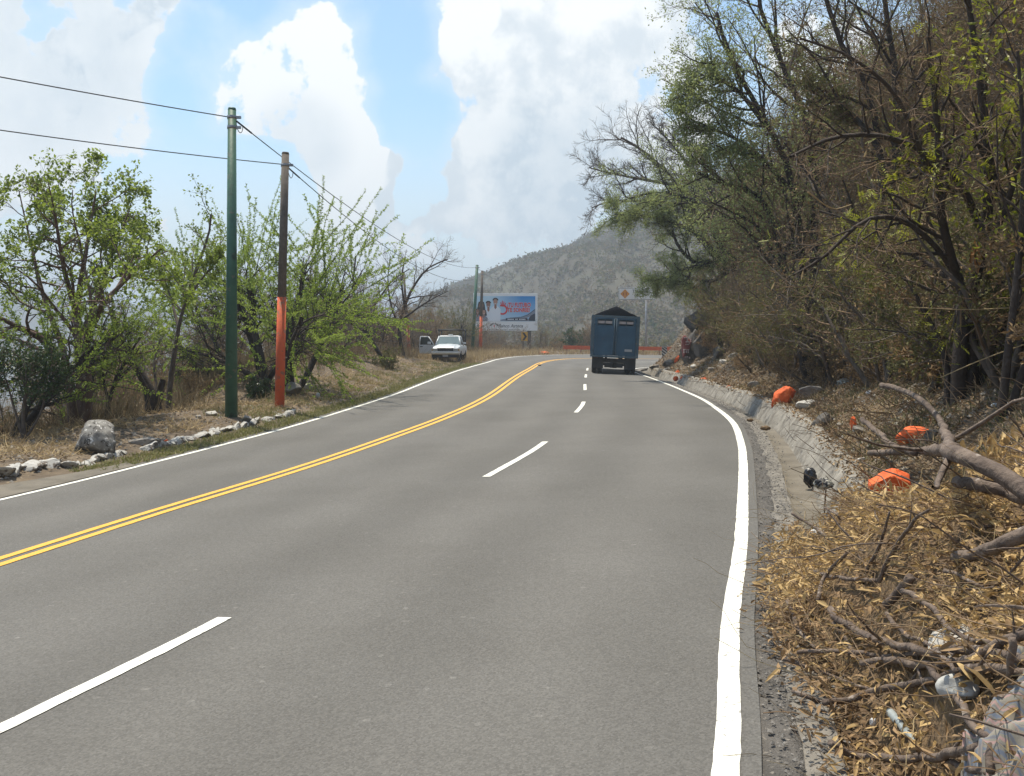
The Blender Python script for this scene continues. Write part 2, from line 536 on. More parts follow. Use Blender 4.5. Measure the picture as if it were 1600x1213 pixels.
# ------------------------------------------------------------------ road
def road_mat():
    m = mat('asphalt', (.108, .103, .095), (.124, .119, .111), scale=.35, detail=4, rough=.93, bump=.4, bscale=95, spec=.25)
    nt = m.node_tree; N, Lk = nt.nodes.new, nt.links.new
    bs = nt.nodes['Principled BSDF']
    src = bs.inputs['Base Color'].links[0].from_socket
    tc = N('ShaderNodeTexCoord')
    # aggregate: pale and dark chippings
    vo = N('ShaderNodeTexVoronoi'); Lk(tc.outputs['Object'], vo.inputs['Vector']); vo.inputs['Scale'].default_value = 85
    mr = N('ShaderNodeMapRange'); Lk(vo.outputs['Color'], mr.inputs[0]); mr.inputs[3].default_value = .74; mr.inputs[4].default_value = 1.26
    vo2 = N('ShaderNodeTexVoronoi'); Lk(tc.outputs['Object'], vo2.inputs['Vector']); vo2.inputs['Scale'].default_value = 30
    mr2 = N('ShaderNodeMapRange'); Lk(vo2.outputs['Color'], mr2.inputs[0]); mr2.inputs[1].default_value = .93; mr2.inputs[2].default_value = .95; mr2.inputs[3].default_value = 1.0; mr2.inputs[4].default_value = 1.3
    # wheel tracks and oil line, worn in along each lane
    at_ = N('ShaderNodeAttribute'); at_.attribute_name = 'lane_pos'
    wv = N('ShaderNodeMath'); wv.operation = 'SINE'
    k = N('ShaderNodeMath'); k.operation = 'MULTIPLY'; Lk(at_.outputs['Fac'], k.inputs[0]); k.inputs[1].default_value = 2 * math.pi * 2
    Lk(k.outputs[0], wv.inputs[0])
    mp = N('ShaderNodeMapping'); mp.inputs['Scale'].default_value = (.9, .12, 1); Lk(tc.outputs['Object'], mp.inputs['Vector'])
    nz = N('ShaderNodeTexNoise'); Lk(mp.outputs[0], nz.inputs['Vector']); nz.inputs['Scale'].default_value = 1.0; nz.inputs['Detail'].default_value = 5
    mr3 = N('ShaderNodeMapRange'); Lk(nz.outputs[0], mr3.inputs[0]); mr3.inputs[1].default_value = .3; mr3.inputs[2].default_value = .7; mr3.inputs[3].default_value = .93; mr3.inputs[4].default_value = 1.05
    tr = N('ShaderNodeMath'); tr.operation = 'MULTIPLY_ADD'; Lk(wv.outputs[0], tr.inputs[0]); tr.inputs[1].default_value = .06; tr.inputs[2].default_value = 1.0
    p1 = N('ShaderNodeMath'); p1.operation = 'MULTIPLY'; Lk(mr.outputs[0], p1.inputs[0]); Lk(mr2.outputs[0], p1.inputs[1])
    p2 = N('ShaderNodeMath'); p2.operation = 'MULTIPLY'; Lk(mr3.outputs[0], p2.inputs[0]); Lk(tr.outputs[0], p2.inputs[1])
    p3 = N('ShaderNodeMath'); p3.operation = 'MULTIPLY'; Lk(p1.outputs[0], p3.inputs[0]); Lk(p2.outputs[0], p3.inputs[1])
    mx = N('ShaderNodeVectorMath'); mx.operation = 'SCALE'; Lk(src, mx.inputs[0]); Lk(p3.outputs[0], mx.inputs['Scale'])
    Lk(mx.outputs[0], bs.inputs['Base Color'])
    return m


M_ASPHALT = road_mat()
nR, nL = normals2(EDGE_R), normals2(EDGE_L)
A = resample(EDGE_L - nL * .26, n=560)
Yc = resample(EDGE_Y, n=560)
B = resample(EDGE_R + nR * .15, n=560)


def build_road():
    rows = []; lp = []
    for t in np.linspace(0, 1, 17): rows.append(A * (1 - t) + Yc * t); lp.append(np.full(560, t))
    for t in np.linspace(0, 1, 33)[1:]: rows.append(Yc * (1 - t) + B * t); lp.append(np.full(560, t * 2))
    G = np.array(rows)
    V = np.concatenate([G.reshape(-1, 2), road_z(G[..., 0], G[..., 1]).reshape(-1, 1)], 1)
    k, n = G.shape[:2]
    idx = np.arange(k * n).reshape(k, n)
    Q = np.stack([idx[:-1, :-1], idx[1:, :-1], idx[1:, 1:], idx[:-1, 1:]], -1).reshape(-1, 4)
    me = np_mesh('road', V, Q, mats=[M_ASPHALT], smooth=True)
    a = me.attributes.new('lane_pos', 'FLOAT', 'POINT')
    a.data.foreach_set('value', np.concatenate(lp).astype(np.float32))
    return tag(link('road', me), kind='structure')


road = build_road()

M_WHITE = mat('white_road_paint', (.74, .73, .66), (.62, .61, .55), scale=9, rough=.7, spots=[((.30, .29, .27), 26, .62, .03), ((.25, .24, .22), 70, .64, .03)], bump=.2, bscale=80)
M_YELLOW = mat('yellow_road_paint', (.72, .38, .035), (.62, .32, .03), scale=9, rough=.7, spots=[((.22, .19, .14), 30, .62, .03)], bump=.2, bscale=80)
rng = np.random.RandomState(3)


def strip(name, C, w, m, lift=.006, parent=road, off=0.0, jit=.002):
    nn = normals2(C)
    C = C + nn * off
    e1 = C + nn * (w / 2 + rng.randn(len(C), 1) * jit); e0 = C - nn * (w / 2 + rng.randn(len(C), 1) * jit)
    G = np.stack([e0, C, e1], 1)
    V = np.concatenate([G.reshape(-1, 2), (road_z(G[..., 0], G[..., 1]) + lift).reshape(-1, 1)], 1)
    i = np.arange(len(C) * 3).reshape(-1, 3)
    Q = np.concatenate([np.stack([i[:-1, k], i[:-1, k + 1], i[1:, k + 1], i[1:, k]], -1) for k in (0, 1)]).reshape(-1, 4)
    return link(name, np_mesh(name, V, Q, mats=[m], smooth=True), parent)


def dense(C): return resample(C, .12)


strip('edge_line', dense(EDGE_R), .118, M_WHITE)
strip('edge_line', dense(EDGE_L), .12, M_WHITE)
strip('centre_line', dense(EDGE_Y), .115, M_YELLOW, off=-.11)
strip('centre_line', dense(EDGE_Y), .115, M_YELLOW, off=.11)


def by_y(C, y0, y1):
    k = (C[:, 1] >= y0) & (C[:, 1] <= y1)
    return C[k]


for y0, y1 in ((2.35, 7.05), (13.65, 18.1), (24.9, 29.4), (36.3, 40.8), (47.6, 52.0), (58.6, 63)):
    strip('lane_dash', by_y(LANE, y0, y1), .115, M_WHITE)
d_ = LANE[(LANE[:, 0] > 9.6) & (LANE[:, 0] < 14)]
strip('lane_dash', d_, .12, M_WHITE)

# ------------------------------------------------------------------ right shoulder and gutter
M_OLD = mat('old_asphalt', (.060, .055, .050), (.12, .11, .10), scale=1.8, detail=8, rough=.95, bump=1.0, bscale=60,
            spots=[((.21, .19, .165), 38, .60, .06), ((.03, .028, .026), 5, .60, .1)])
M_CONC = mat('gutter_concrete', (.10, .086, .066), (.165, .145, .115), scale=1.6, detail=8, rough=.92, bump=.6, bscale=30,
             spots=[((.085, .075, .06), 2.3, .55, .18), ((.2, .18, .15), 9, .66, .1)])
M_APRON = mat('rough_apron', (.11, .10, .086), (.22, .20, .172), scale=5, detail=9, rough=.95, bump=1.0, bscale=26,
              spots=[((.07, .063, .055), 7, .56, .1), ((.30, .28, .24), 45, .66, .05)])
M_WALL = mat('rendered_stone', (.13, .115, .095), (.28, .26, .225), scale=2.6, detail=9, rough=.95, bump=1.0, bscale=16,
             spots=[((.09, .08, .07), 5, .58, .1), ((.42, .40, .36), 9, .66, .06)])


def sweep(name, prof, y0, y1, m, parent=None, rough=0.0, seed=1, sub=1, step=.14, kind='structure'):
    """prof = (offset from right line, height over road) swept along it"""
    C = resample(by_y(EDGE_R, y0, y1)[:, :2], step); nn = normals2(C)
    rg = np.random.RandomState(seed)
    zr = road_z(C[:, 0], C[:, 1])
    pr = np.array(prof, float)
    if sub > 1:
        q = np.linspace(0, len(pr) - 1, (len(pr) - 1) * sub + 1)
        pr = np.stack([np.interp(q, np.arange(len(pr)), pr[:, k]) for k in (0, 1)], 1)
    d = pr[None, :, 0] + np.zeros((len(C), 1)); z = pr[None, :, 1] + zr[:, None]
    if rough:
        u = np.cumsum(np.full(len(C), step))[:, None]
        k = np.arange(len(pr))[None]
        d = d + rough * fbm(u * 2.2 + seed * 7, k * .8 + 3, 4) * 2.4
        z = z + rough * fbm(u * 2.6 + 40 + seed, k * .7, 4) * 1.5
        if rough > .02: d = d + (rg.rand(len(C), 1) - .5) * rough * .5 * (k > len(pr) * .25)
    X = C[:, None, 0] + nn[:, None, 0] * d; Y = C[:, None, 1] + nn[:, None, 1] * d
    V = np.stack([X, Y, z], -1).reshape(-1, 3)
    i = np.arange(V.shape[0]).reshape(len(C), -1)
    Q = np.stack([i[:-1, :-1], i[:-1, 1:], i[1:, 1:], i[1:, :-1]], -1).reshape(-1, 4)
    o = link(name, np_mesh(name, V, Q, mats=[m], smooth=True), parent)
    if kind: tag(o, kind=kind)
    return o


sweep('shoulder', [(.03, -.012), (.14, -.008), (.24, -.016), (.33, -.03), (.35, -.1)], -14, 78, M_OLD, rough=.02, seed=2, sub=2)
gut = sweep('gutter', [(.26, -.06), (.30, -.028), (.42, -.022), (.51, -.03)], -14, 68, M_APRON, rough=.02, seed=4, sub=2)
sweep('gutter_channel', [(.505, -.027), (.515, -.15), (.62, -.175), (.90, -.165)], -14, 68, M_CONC, gut, rough=.008, seed=5, sub=2, kind=None)
sweep('gutter_wall', [(.84, -.20), (.87, -.12), (.98, .06), (1.10, .25), (1.20, .29), (1.34, .26), (1.55, -.02)], -14, 68, M_WALL, gut, rough=.03, seed=7, sub=2, step=.12, kind=None)

# ------------------------------------------------------------------ near ground
def ground_mat():
    m = mat('dry_earth', (.075, .055, .038), (.15, .112, .072), scale=1.3, detail=9, rough=1.0, bump=1.0, bscale=14,
            spots=[((.055, .042, .030), 3.1, .55, .12), ((.22, .175, .115), 7, .62, .08), ((.12, .095, .055), .8, .60, .1), ((.36, .33, .28), 24, .70, .04)])
    return m


M_EARTH = ground_mat()


def axis(segs):
    out = [segs[0][0]]
    for a, b, s in segs: out.extend(list(np.linspace(a, b, max(2, int(round((b - a) / s)) + 1))[1:]))
    return np.array(out)


def grid_mesh(name, X, Y, Z, m, keep=None):
    V = np.stack([X, Y, Z], -1).reshape(-1, 3)
    i = np.arange(V.shape[0]).reshape(X.shape)
    Q = np.stack([i[:-1, :-1], i[:-1, 1:], i[1:, 1:], i[1:, :-1]], -1).reshape(-1, 4)
    return np_mesh(name, V, Q, mats=[m], smooth=True)


gx = axis([(-90, -40, 3), (-40, -14, .8), (-14, -1, .3), (-1, 9, .16), (9, 20, .35), (20, 40, .9), (40, 90, 3)])
gy = axis([(-16, 2, 1.0), (2, 16, .16), (16, 40, .3), (40, 75, .45), (75, 125, .9)])
GX, GY = np.meshgrid(gx, gy)
GZ = terrain(GX, GY)
tag(link('ground', grid_mesh('ground', GX, GY, GZ, M_EARTH)), kind='structure')

# ------------------------------------------------------------------ far ground: valley on the left, hill ahead
_hu = np.array([-3000, 300, 480, 560, 620, 676, 735, 806, 842, 878, 920, 1000, 1100, 1400, 2200, 4000])
_hv = np.array([640, 610, 570, 540, 505, 465, 443, 425, 414, 399, 379, 340, 306, 288, 285, 285])


def far_z(az, r):
    u = 800 + FPX * np.tan(np.clip(az, -1.25, 1.2))
    v = np.interp(u, _hu, _hv)
    e = (530 - v) / FPX / np.cos(np.clip(az, -1.2, 1.2))
    rr = 690.0
    x, y = r * np.sin(az), r * np.cos(az)
    zr = e * rr + CAM_H
    left = smooth((-az - math.radians(3)) / math.radians(9)) * (np.abs(az) < 2.4)
    base = -9 - left * (8 + 150 * smooth((r - 60) / 900))
    t = smooth((r - 150) / (rr - 150)) ** .9
    rid = np.sin(az * 46 + r * .012 + fbm(x * .006, y * .006, 3) * 5)
    n = fbm(x * .012, y * .012, 5)
    z = base * (1 - t) + zr * t + (rid * 7 + n * 26) * t * (1 - t) * 3.2 * (1 - left) + n * 2.0 * t
    bk = np.clip((r - rr) / 900, 0, 1)
    z = np.where(r > rr, zr * (1 - bk) ** 1.5 + base * bk + n * 2, z)
    # far range across the valley
    m = np.exp(-((r - 1650) / 480.0) ** 2) * (232 + fbm(az * 9, az * 3 + 2, 4) * 90) * smooth((-az - math.radians(9)) / math.radians(12)) * (np.abs(az) < 2.4)
    z = z + np.maximum(m, 0) * (np.cos(az) > -.2)
    return np.maximum(z, -168)


def build_far():
    az = np.concatenate([np.linspace(-math.pi, -.75, 40), np.linspace(-.75, .75, 300)[1:], np.linspace(.75, math.pi, 40)[1:]])
    r = np.concatenate([np.linspace(45, 150, 20), np.linspace(150, 760, 110)[1:], np.geomspace(760, 5200, 60)[1:]])
    AZ, RR = np.meshgrid(az, r)
    Z = far_z(AZ, RR)
    Z = np.where(RR < 130, Z - 8 * (1 - smooth((RR - 90) / 40)) - 14 * (AZ > .1) * (1 - smooth((RR - 100) / 30)), Z)
    m = mat('dry_hillside', (.052, .044, .030), (.072, .060, .041), scale=.05, detail=9, rough=1, spots=[((.062, .06, .032), .022, .50, .2)])
    tag(link('hill', grid_mesh('hill', RR * np.sin(AZ), RR * np.cos(AZ), Z, m)), kind='structure')


build_far()


def leaf_quads(P, D, Nn, l, w, g, mi, fold=.12):
    """leaf-shaped quads at P pointing along D, facing Nn"""
    D = D / np.linalg.norm(D, axis=1)[:, None]
    Sd = np.cross(D, Nn); Sd /= (np.linalg.norm(Sd, axis=1)[:, None] + 1e-9)
    U = np.cross(Sd, D)
    l = np.broadcast_to(l, (len(P),))[:, None]; w = np.broadcast_to(w, (len(P),))[:, None]
    V = np.stack([P, P + D * l * .45 + Sd * w * .5 + U * l * fold, P + D * l, P + D * l * .45 - Sd * w * .5 + U * l * fold], 1)
    g.quads(V, np.arange(len(P) * 4).reshape(-1, 4), mi)


def rvec(rg, n): v = rg.randn(n, 3); return v / np.linalg.norm(v, axis=1)[:, None]


def build_hill_wood():
    rg = np.random.RandomState(11)
    n = 27000
    az = rg.uniform(-.20, .36, n); r = 165 + (rg.rand(n) ** .7) * 545
    keep = (fbm(r * np.sin(az) * .02, r * np.cos(az) * .02, 3) + rg.rand(n) * .35) > .05
    az, r = az[keep], r[keep]; n = len(az)
    base = np.stack([r * np.sin(az), r * np.cos(az), far_z(az, r)], 1)
    g = Geo()
    k = 10
    s = rg.uniform(.9, 2.2, n) * (1 + (rg.rand(n) > .93) * .7)
    off = rvec(rg, n * k).reshape(n, k, 3) * rg.rand(n, k, 1) ** .4
    off[..., 2] = np.abs(off[..., 2]) * 1.1 + .1
    P = (base[:, None] + off * s[:, None, None]).reshape(-1, 3)
    kind = np.repeat((rg.rand(n) < .36) * 1 + (rg.rand(n) < .06) * 1, k)
    for q in (0, 1, 2):
        a = kind == q
        leaf_quads(P[a], rvec(rg, a.sum()), rvec(rg, a.sum()), np.repeat(s, k)[a] * .6, np.repeat(s, k)[a] * .38, g, q)
    ms = [mat('hill_twigs', (.125, .098, .062), (.175, .14, .092), scale=.2, island=.7, rough=1, transl=.45),
          mat('hill_olive', (.095, .092, .042), (.15, .142, .07), scale=.2, island=.7, rough=1, transl=.45),
          mat('hill_green', (.06, .08, .03), (.10, .115, .045), scale=.2, island=.7, rough=1, transl=.4)]
    tag(link('hillside_scrub', g.mesh('hillside_scrub', ms)), label='grey brown dry scrub covering the hazy hill behind the billboard', kind='stuff')


build_hill_wood()

# ------------------------------------------------------------------ plants: growing
def norm(v): return v / (np.linalg.norm(v, axis=-1, keepdims=True) + 1e-9)


def sprout(rg, P, R, L, k, t0=.25, t1=.98, ang=(30, 60), lr=(.35, .6), n=6, wander=.12, trop=(0, 0, .1), rr=.55, rmin=.003, shape=.45, tip=.3, alen=None):
    """grow k side shoots on every branch; returns points, radii, lengths"""
    Bn, N = P.shape[:2]
    t = (np.arange(k)[None] + rg.rand(Bn, k)) / k * (t1 - t0) + t0
    f = t * (N - 1); i = np.minimum(f.astype(int), N - 2); fr = (f - i)[..., None]
    b = np.arange(Bn)[:, None]
    p = P[b, i] * (1 - fr) + P[b, i + 1] * fr
    T = norm(P[b, i + 1] - P[b, i])
    rad = R[b, i] * (1 - fr[..., 0]) + R[b, i + 1] * fr[..., 0]
    a = np.radians(rg.uniform(*ang, (Bn, k)))[..., None]
    per = norm(np.cross(T, rg.randn(Bn, k, 3)))
    d = norm(T * np.cos(a) + per * np.sin(a)).reshape(-1, 3)
    if alen is not None: ln = rg.uniform(*alen, Bn * k)
    else: ln = (L[:, None] * rg.uniform(*lr, (Bn, k)) * (1 - shape * t)).ravel()
    p = p.reshape(-1, 3); r0 = np.maximum(np.minimum(rad.ravel() * rr, ln * .03 + .002), rmin)
    pts = [p]; tr = np.array(trop)
    for s in range(n - 1):
        p = p + d * (ln / (n - 1))[:, None]; pts.append(p)
        d = norm(d + rg.randn(*d.shape) * wander + tr)
    Pn = np.stack(pts, 1)
    Rn = r0[:, None] * np.linspace(1, tip, n)[None]
    return Pn, np.maximum(Rn, rmin * .6), ln


def stems(rg, n, length, spread=(5, 30), az=None, npt=8, wander=.08, trop=(0, 0, .06), r0=.06, base=.1, tip=.25):
    a = np.radians(rg.uniform(*spread, n)); f = rg.uniform(0, 2 * np.pi, n) if az is None else np.radians(rg.uniform(*az, n))
    d = np.stack([np.sin(a) * np.cos(f), np.sin(a) * np.sin(f), np.cos(a)], 1)
    p = np.stack([rg.randn(n) * base, rg.randn(n) * base, np.full(n, -.25)], 1)
    ln = rg.uniform(*length, n); pts = [p]
    for s in range(npt - 1):
        p = p + d * (ln / (npt - 1))[:, None]; pts.append(p); d = norm(d + rg.randn(n, 3) * wander + np.array(trop))
    P = np.stack(pts, 1)
    R = r0 * rg.uniform(.7, 1.15, (n, 1)) * np.linspace(1.15, tip, npt)[None]
    return P, R, ln


def lines(polys, radii, npt=12, tip=.35):
    """hand-laid limbs: each a list of points"""
    P = []; Rr = []; Ls = []
    for c, r in zip(polys, radii):
        C = resample(catmull(np.array(c, float), .15), n=npt) if len(c) > 2 else resample(np.array(c, float), n=npt)
        P.append(C); Rr.append(np.linspace(r, r * tip, npt)); Ls.append(np.linalg.norm(np.diff(C, axis=0), axis=1).sum())
    return np.array(P), np.array(Rr), np.array(Ls)


def tubes(g, P, R, sides=4, mi=0, knobby=0.0, rg=None):
    Bn, N = P.shape[:2]
    T = norm(np.gradient(P, axis=1))
    ref = np.where(np.abs(T[:, :1, 2:3]) < .85, np.array([0, 0, 1.0]), np.array([1.0, 0, 0]))
    U = norm(np.cross(T, np.broadcast_to(ref, T.shape))); W = np.cross(T, U)
    th = np.arange(sides) * 2 * np.pi / sides
    rad = R[..., None] * np.ones(sides)
    if knobby and rg is not None: rad = rad * (1 + rg.randn(*rad.shape) * knobby)
    V = P[:, :, None] + (U[:, :, None] * np.cos(th)[None, None, :, None] + W[:, :, None] * np.sin(th)[None, None, :, None]) * rad[..., None]
    i = np.arange(Bn * N * sides).reshape(Bn, N, sides)
    j = np.roll(i, -1, 2)
    Q = np.stack([i[:, :-1], j[:, :-1], j[:, 1:], i[:, 1:]], -1).reshape(-1, 4)
    g.quads(V.reshape(-1, 3), Q, mi)


def along(rg, P, k, t0=0.0, t1=1.0):
    Bn, N = P.shape[:2]
    t = rg.uniform(t0, t1, (Bn, k)); f = t * (N - 1); i = np.minimum(f.astype(int), N - 2); fr = (f - i)[..., None]
    b = np.arange(Bn)[:, None]
    p = P[b, i] * (1 - fr) + P[b, i + 1] * fr
    T = norm(P[b, i + 1] - P[b, i])
    return p.reshape(-1, 3), T.reshape(-1, 3)


# bark and leaf materials
K_DARK = mat('dark_bark', (.030, .022, .018), (.068, .052, .042), scale=9, rough=.95, bump=.6, island=.2)
K_GREY = mat('grey_bark', (.065, .050, .040), (.135, .108, .088), scale=7, rough=.95, bump=.6, island=.25)
K_RED = mat('reddish_bark', (.085, .048, .036), (.16, .105, .08), scale=6, rough=.9, bump=.6, spots=[((.30, .26, .22), 5, .60, .08)])
K_TWIG = mat('dry_twigs', (.115, .074, .042), (.26, .178, .108), scale=2, island=.75, rough=.95)
K_GTWIG = mat('grey_twigs', (.095, .076, .058), (.20, .165, .13), scale=2, island=.7, rough=.95)
L_BROAD = mat('broad_leaves', (.12, .17, .018), (.28, .35, .055), scale=.8, island=.6, rough=.55, transl=.55)
L_LIME = mat('lime_leaflets', (.20, .29, .035), (.37, .46, .085), scale=.8, island=.6, rough=.6, transl=.5)
L_ACACIA = mat('acacia_leaflets', (.19, .23, .075), (.33, .37, .15), scale=.6, island=.6, rough=.6, transl=.58)
L_OLIVE = mat('olive_leaflets', (.10, .10, .03), (.20, .19, .065), scale=.6, island=.6, rough=.7, transl=.35)
L_YELLOW = mat('yellow_green_leaflets', (.16, .20, .015), (.34, .34, .03), scale=1.5, island=.6, rough=.55, transl=.45)
L_DRY = mat('dry_leaves', (.15, .090, .042), (.36, .25, .12), scale=1.5, island=.8, rough=.85, transl=.25)
L_DEEP = mat('deep_green_leaves', (.022, .048, .012), (.06, .10, .028), scale=1, island=.6, rough=.5, transl=.3)
L_STRAW = mat('straw', (.30, .215, .11), (.50, .39, .22), scale=1.5, island=.8, rough=.9, transl=.2)
L_RUSSET = mat('russet_dry_pods', (.26, .10, .025), (.40, .20, .06), scale=2, island=.7, rough=.8, transl=.2)


def plant(name, trunk, crown, loc, rz=0, sc=1.0, crown_name='crown'):
    e = empty(name, loc, rz)
    e.scale = (sc, sc, sc)
    link('trunk', trunk, e)
    if crown: link(crown_name, crown, e)
    return e


# -- prototypes: (trunk mesh, crown mesh)
def proto_thicket(seed, leaf, nleaf, h=(3.2, 4.8), twig=K_TWIG, bark=K_GREY, n=7, spread=(6, 42), k=(9, 7, 5), ls=1.0, r0=.055):
    rg = np.random.RandomState(seed)
    P, R, L = stems(rg, n, h, spread, npt=9, wander=.13, trop=(0, 0, -.012), r0=r0, base=.22)
    t = Geo(); tubes(t, P, R, 5, 0, .08, rg)
    P1, R1, L1 = sprout(rg, P, R, L, k[0], .2, .97, (25, 70), (.32, .6), 8, .16, (0, 0, .02))
    P2, R2, L2 = sprout(rg, P1, R1, L1, k[1], .15, .98, (25, 75), (.35, .6), 6, .18, (0, 0, -.01), rmin=.0045)
    P3, R3, L3 = sprout(rg, P2, R2, L2, k[2], .15, 1, (25, 75), (.4, .7), 4, .2, (0, 0, 0), rmin=.0035)
    c = Geo(); tubes(c, P1, R1, 4); tubes(c, P2, R2, 3); tubes(c, P3, R3, 3)
    if nleaf:
        p, T = along(rg, P3, nleaf, .1)
        leaf_quads(p + rg.randn(*p.shape) * .02, norm(T + rvec(rg, len(p)) * 1.1), rvec(rg, len(p)), ls * rg.uniform(.045, .085, len(p)), ls * rg.uniform(.02, .04, len(p)), c, 1)
    return t.mesh('trunk', [bark], True), c.mesh('crown', [twig, leaf or L_DRY])


def proto_airy(seed, leaf, h=(4, 6), n=3, lean=None, twig=K_DARK, nl=5, spread=(10, 35), bark=K_DARK, fine=1.0):
    """acacia-like tree: spreading limbs, feathery sprays of tiny leaflets"""
    rg = np.random.RandomState(seed)
    P, R, L = stems(rg, n, h, spread, az=lean, npt=10, wander=.14, trop=(0, 0, -.01), r0=.10, base=.16)
    t = Geo(); tubes(t, P, R, 7, 0, .06, rg)
    P1, R1, L1 = sprout(rg, P, R, L, 9, .22, .98, (30, 70), (.35, .62), 8, .15, (0, 0, .015))
    P2, R2, L2 = sprout(rg, P1, R1, L1, 8, .15, .98, (25, 70), (.3, .55), 6, .16, (0, 0, .0), rmin=.005)
    P3, R3, L3 = sprout(rg, P2, R2, L2, 6, .2, 1, (25, 75), (.4, .7), 4, .2, (0, 0, -.03), rmin=.003)
    c = Geo(); tubes(c, P1, R1, 4); tubes(c, P2, R2, 3); tubes(c, P3, R3, 3)
    # feathers: a leaf = two rows of leaflets
    m = len(P3)
    p, T = along(rg, P3, nl, .15)
    d = norm(T + rvec(rg, len(p)) * .9 + np.array([0, 0, -.15]))
    nn = norm(rvec(rg, len(p)) * .5 + np.array([0, 0, 1]))
    sd = norm(np.cross(d, nn))
    ln = rg.uniform(.10, .19, len(p)) * fine
    K = 3
    for q in range(K):
        for s in (-1, 1):
            a = p + d * (ln * (q + .6) / K)[:, None]
            leaf_quads(a, norm(sd * s + d * .35 + rvec(rg, len(p)) * .18), nn, ln * .45, ln * .24, c, 1, .02)
    return t.mesh('trunk', [bark], True), c.mesh('crown', [twig, leaf])


def proto_whips(seed, n0=5, h=(1.6, 2.6), leaf=L_LIME, whip=(2.0, 3.6), spread=(8, 40), bark=K_DARK, up=.03, dens=70, tuft=.06, k1=6, k2=4, t1=.4, ang1=(25, 65), ang2=(20, 60)):
    """thorn tree: bare forked trunks, then long whips sleeved in small lime leaves"""
    rg = np.random.RandomState(seed)
    P, R, L = stems(rg, n0, h, spread, npt=9, wander=.12, trop=(0, 0, .02), r0=.12, base=.22, tip=.4)
    t = Geo(); tubes(t, P, R, 7, 0, .1, rg)
    P1, R1, L1 = sprout(rg, P, R, L, k1, t1, 1, ang1, (.3, .6), 8, .12, (0, 0, .02), rr=.6)
    tubes(t, P1, R1, 5, 0)
    P2, R2, L2 = sprout(rg, np.concatenate([P1, P[:, 3:]], 0) if P1.shape[1] == P[:, 3:].shape[1] else P1, R1, L1, k2, .25, 1, ang2, n=10, wander=.06, trop=(0, 0, up), rr=.6, alen=whip, rmin=.006)
    P3, R3, L3 = sprout(rg, P2, R2, L2, 2, .15, .6, (25, 60), n=6, wander=.08, trop=(0, 0, up), alen=(.4, 1.3), rmin=.004)
    P5, R5, L5 = sprout(rg, P1, R1, L1, 6, .1, .9, (30, 80), (.35, .7), 5, .2, rmin=.005)
    P6, R6, L6 = sprout(rg, P5, R5, L5, 5, .2, 1, (30, 75), (.4, .7), 4, .2, rmin=.0035)
    c = Geo(); tubes(c, P2, R2, 4); tubes(c, P3, R3, 3); tubes(c, P5, R5, 3); tubes(c, P6, R6, 3)
    for P_, d_, lo in ((P2, dens, .22), (P3, dens // 3, .1)):
        p, T = along(rg, P_, d_, lo)
        q = norm(np.cross(T, rvec(rg, len(p))))
        leaf_quads(p, norm(q + T * .5), rvec(rg, len(p)), rg.uniform(.7, 1.4, len(p)) * tuft, tuft * .55, c, 1)
    return t.mesh('trunk', [bark], True), c.mesh('crown', [K_DARK, leaf])


def proto_bare(seed, n0=2, h=(2.5, 4), spread=(8, 35), lean=None, bark=K_GREY, twig=K_GTWIG, k=(8, 8, 6, 4), leaf=None, nleaf=0, r0=.11, up=.04, rm=.004):
    rg = np.random.RandomState(seed)
    P, R, L = stems(rg, n0, h, spread, az=lean, npt=9, wander=.12, trop=(0, 0, .02), r0=r0, base=.12, tip=.4)
    t = Geo(); tubes(t, P, R, 7, 0, .06, rg)
    P1, R1, L1 = sprout(rg, P, R, L, k[0], .3, 1, (25, 60), (.45, .8), 8, .13, (0, 0, up), rr=.7)
    tubes(t, P1, R1, 5, 0)
    P2, R2, L2 = sprout(rg, P1, R1, L1, k[1], .15, 1, (20, 60), (.35, .65), 6, .13, (0, 0, up), rmin=rm * 1.3)
    P3, R3, L3 = sprout(rg, P2, R2, L2, k[2], .15, 1, (20, 60), (.4, .7), 5, .15, (0, 0, up * .5), rmin=rm)
    c = Geo(); tubes(c, P2, R2, 4); tubes(c, P3, R3, 3)
    if k[3]:
        P4, R4, L4 = sprout(rg, P3, R3, L3, k[3], .15, 1, (20, 60), (.4, .8), 4, .15, (0, 0, 0), rmin=rm * .85)
        tubes(c, P4, R4, 3)
    if nleaf:
        p, T = along(rg, P3, nleaf, .3)
        leaf_quads(p, norm(T + rvec(rg, len(p))), rvec(rg, len(p)), .08, .045, c, 1)
    return t.mesh('trunk', [bark], True), c.mesh('crown', [twig, leaf or L_DRY])


def proto_bush(seed, leaf, w=1.0, h=1.2, n=2600, twig=K_TWIG, ls=.09):
    rg = np.random.RandomState(seed)
    P, R, L = stems(rg, 12, (h * .7, h * 1.2), (8, 50), npt=6, wander=.12, trop=(0, 0, .05), r0=.018, base=.15 * w)
    t = Geo(); tubes(t, P, R, 4)
    P1, R1, L1 = sprout(rg, P, R, L, 8, .2, 1, (25, 70), (.35, .6), 5, .16)
    P2, R2, L2 = sprout(rg, P1, R1, L1, 5, .2, 1, (25, 70), (.4, .7), 4, .18)
    c = Geo(); tubes(c, P1, R1, 3); tubes(c, P2, R2, 3)
    p, T = along(rg, P2, max(1, n // len(P2)), .1)
    leaf_quads(p, norm(T + rvec(rg, len(p)) * .9), rvec(rg, len(p)), rg.uniform(.7, 1.2, len(p)) * ls, ls * .5, c, 1)
    return t.mesh('trunk', [K_DARK], True), c.mesh('crown', [twig, leaf])


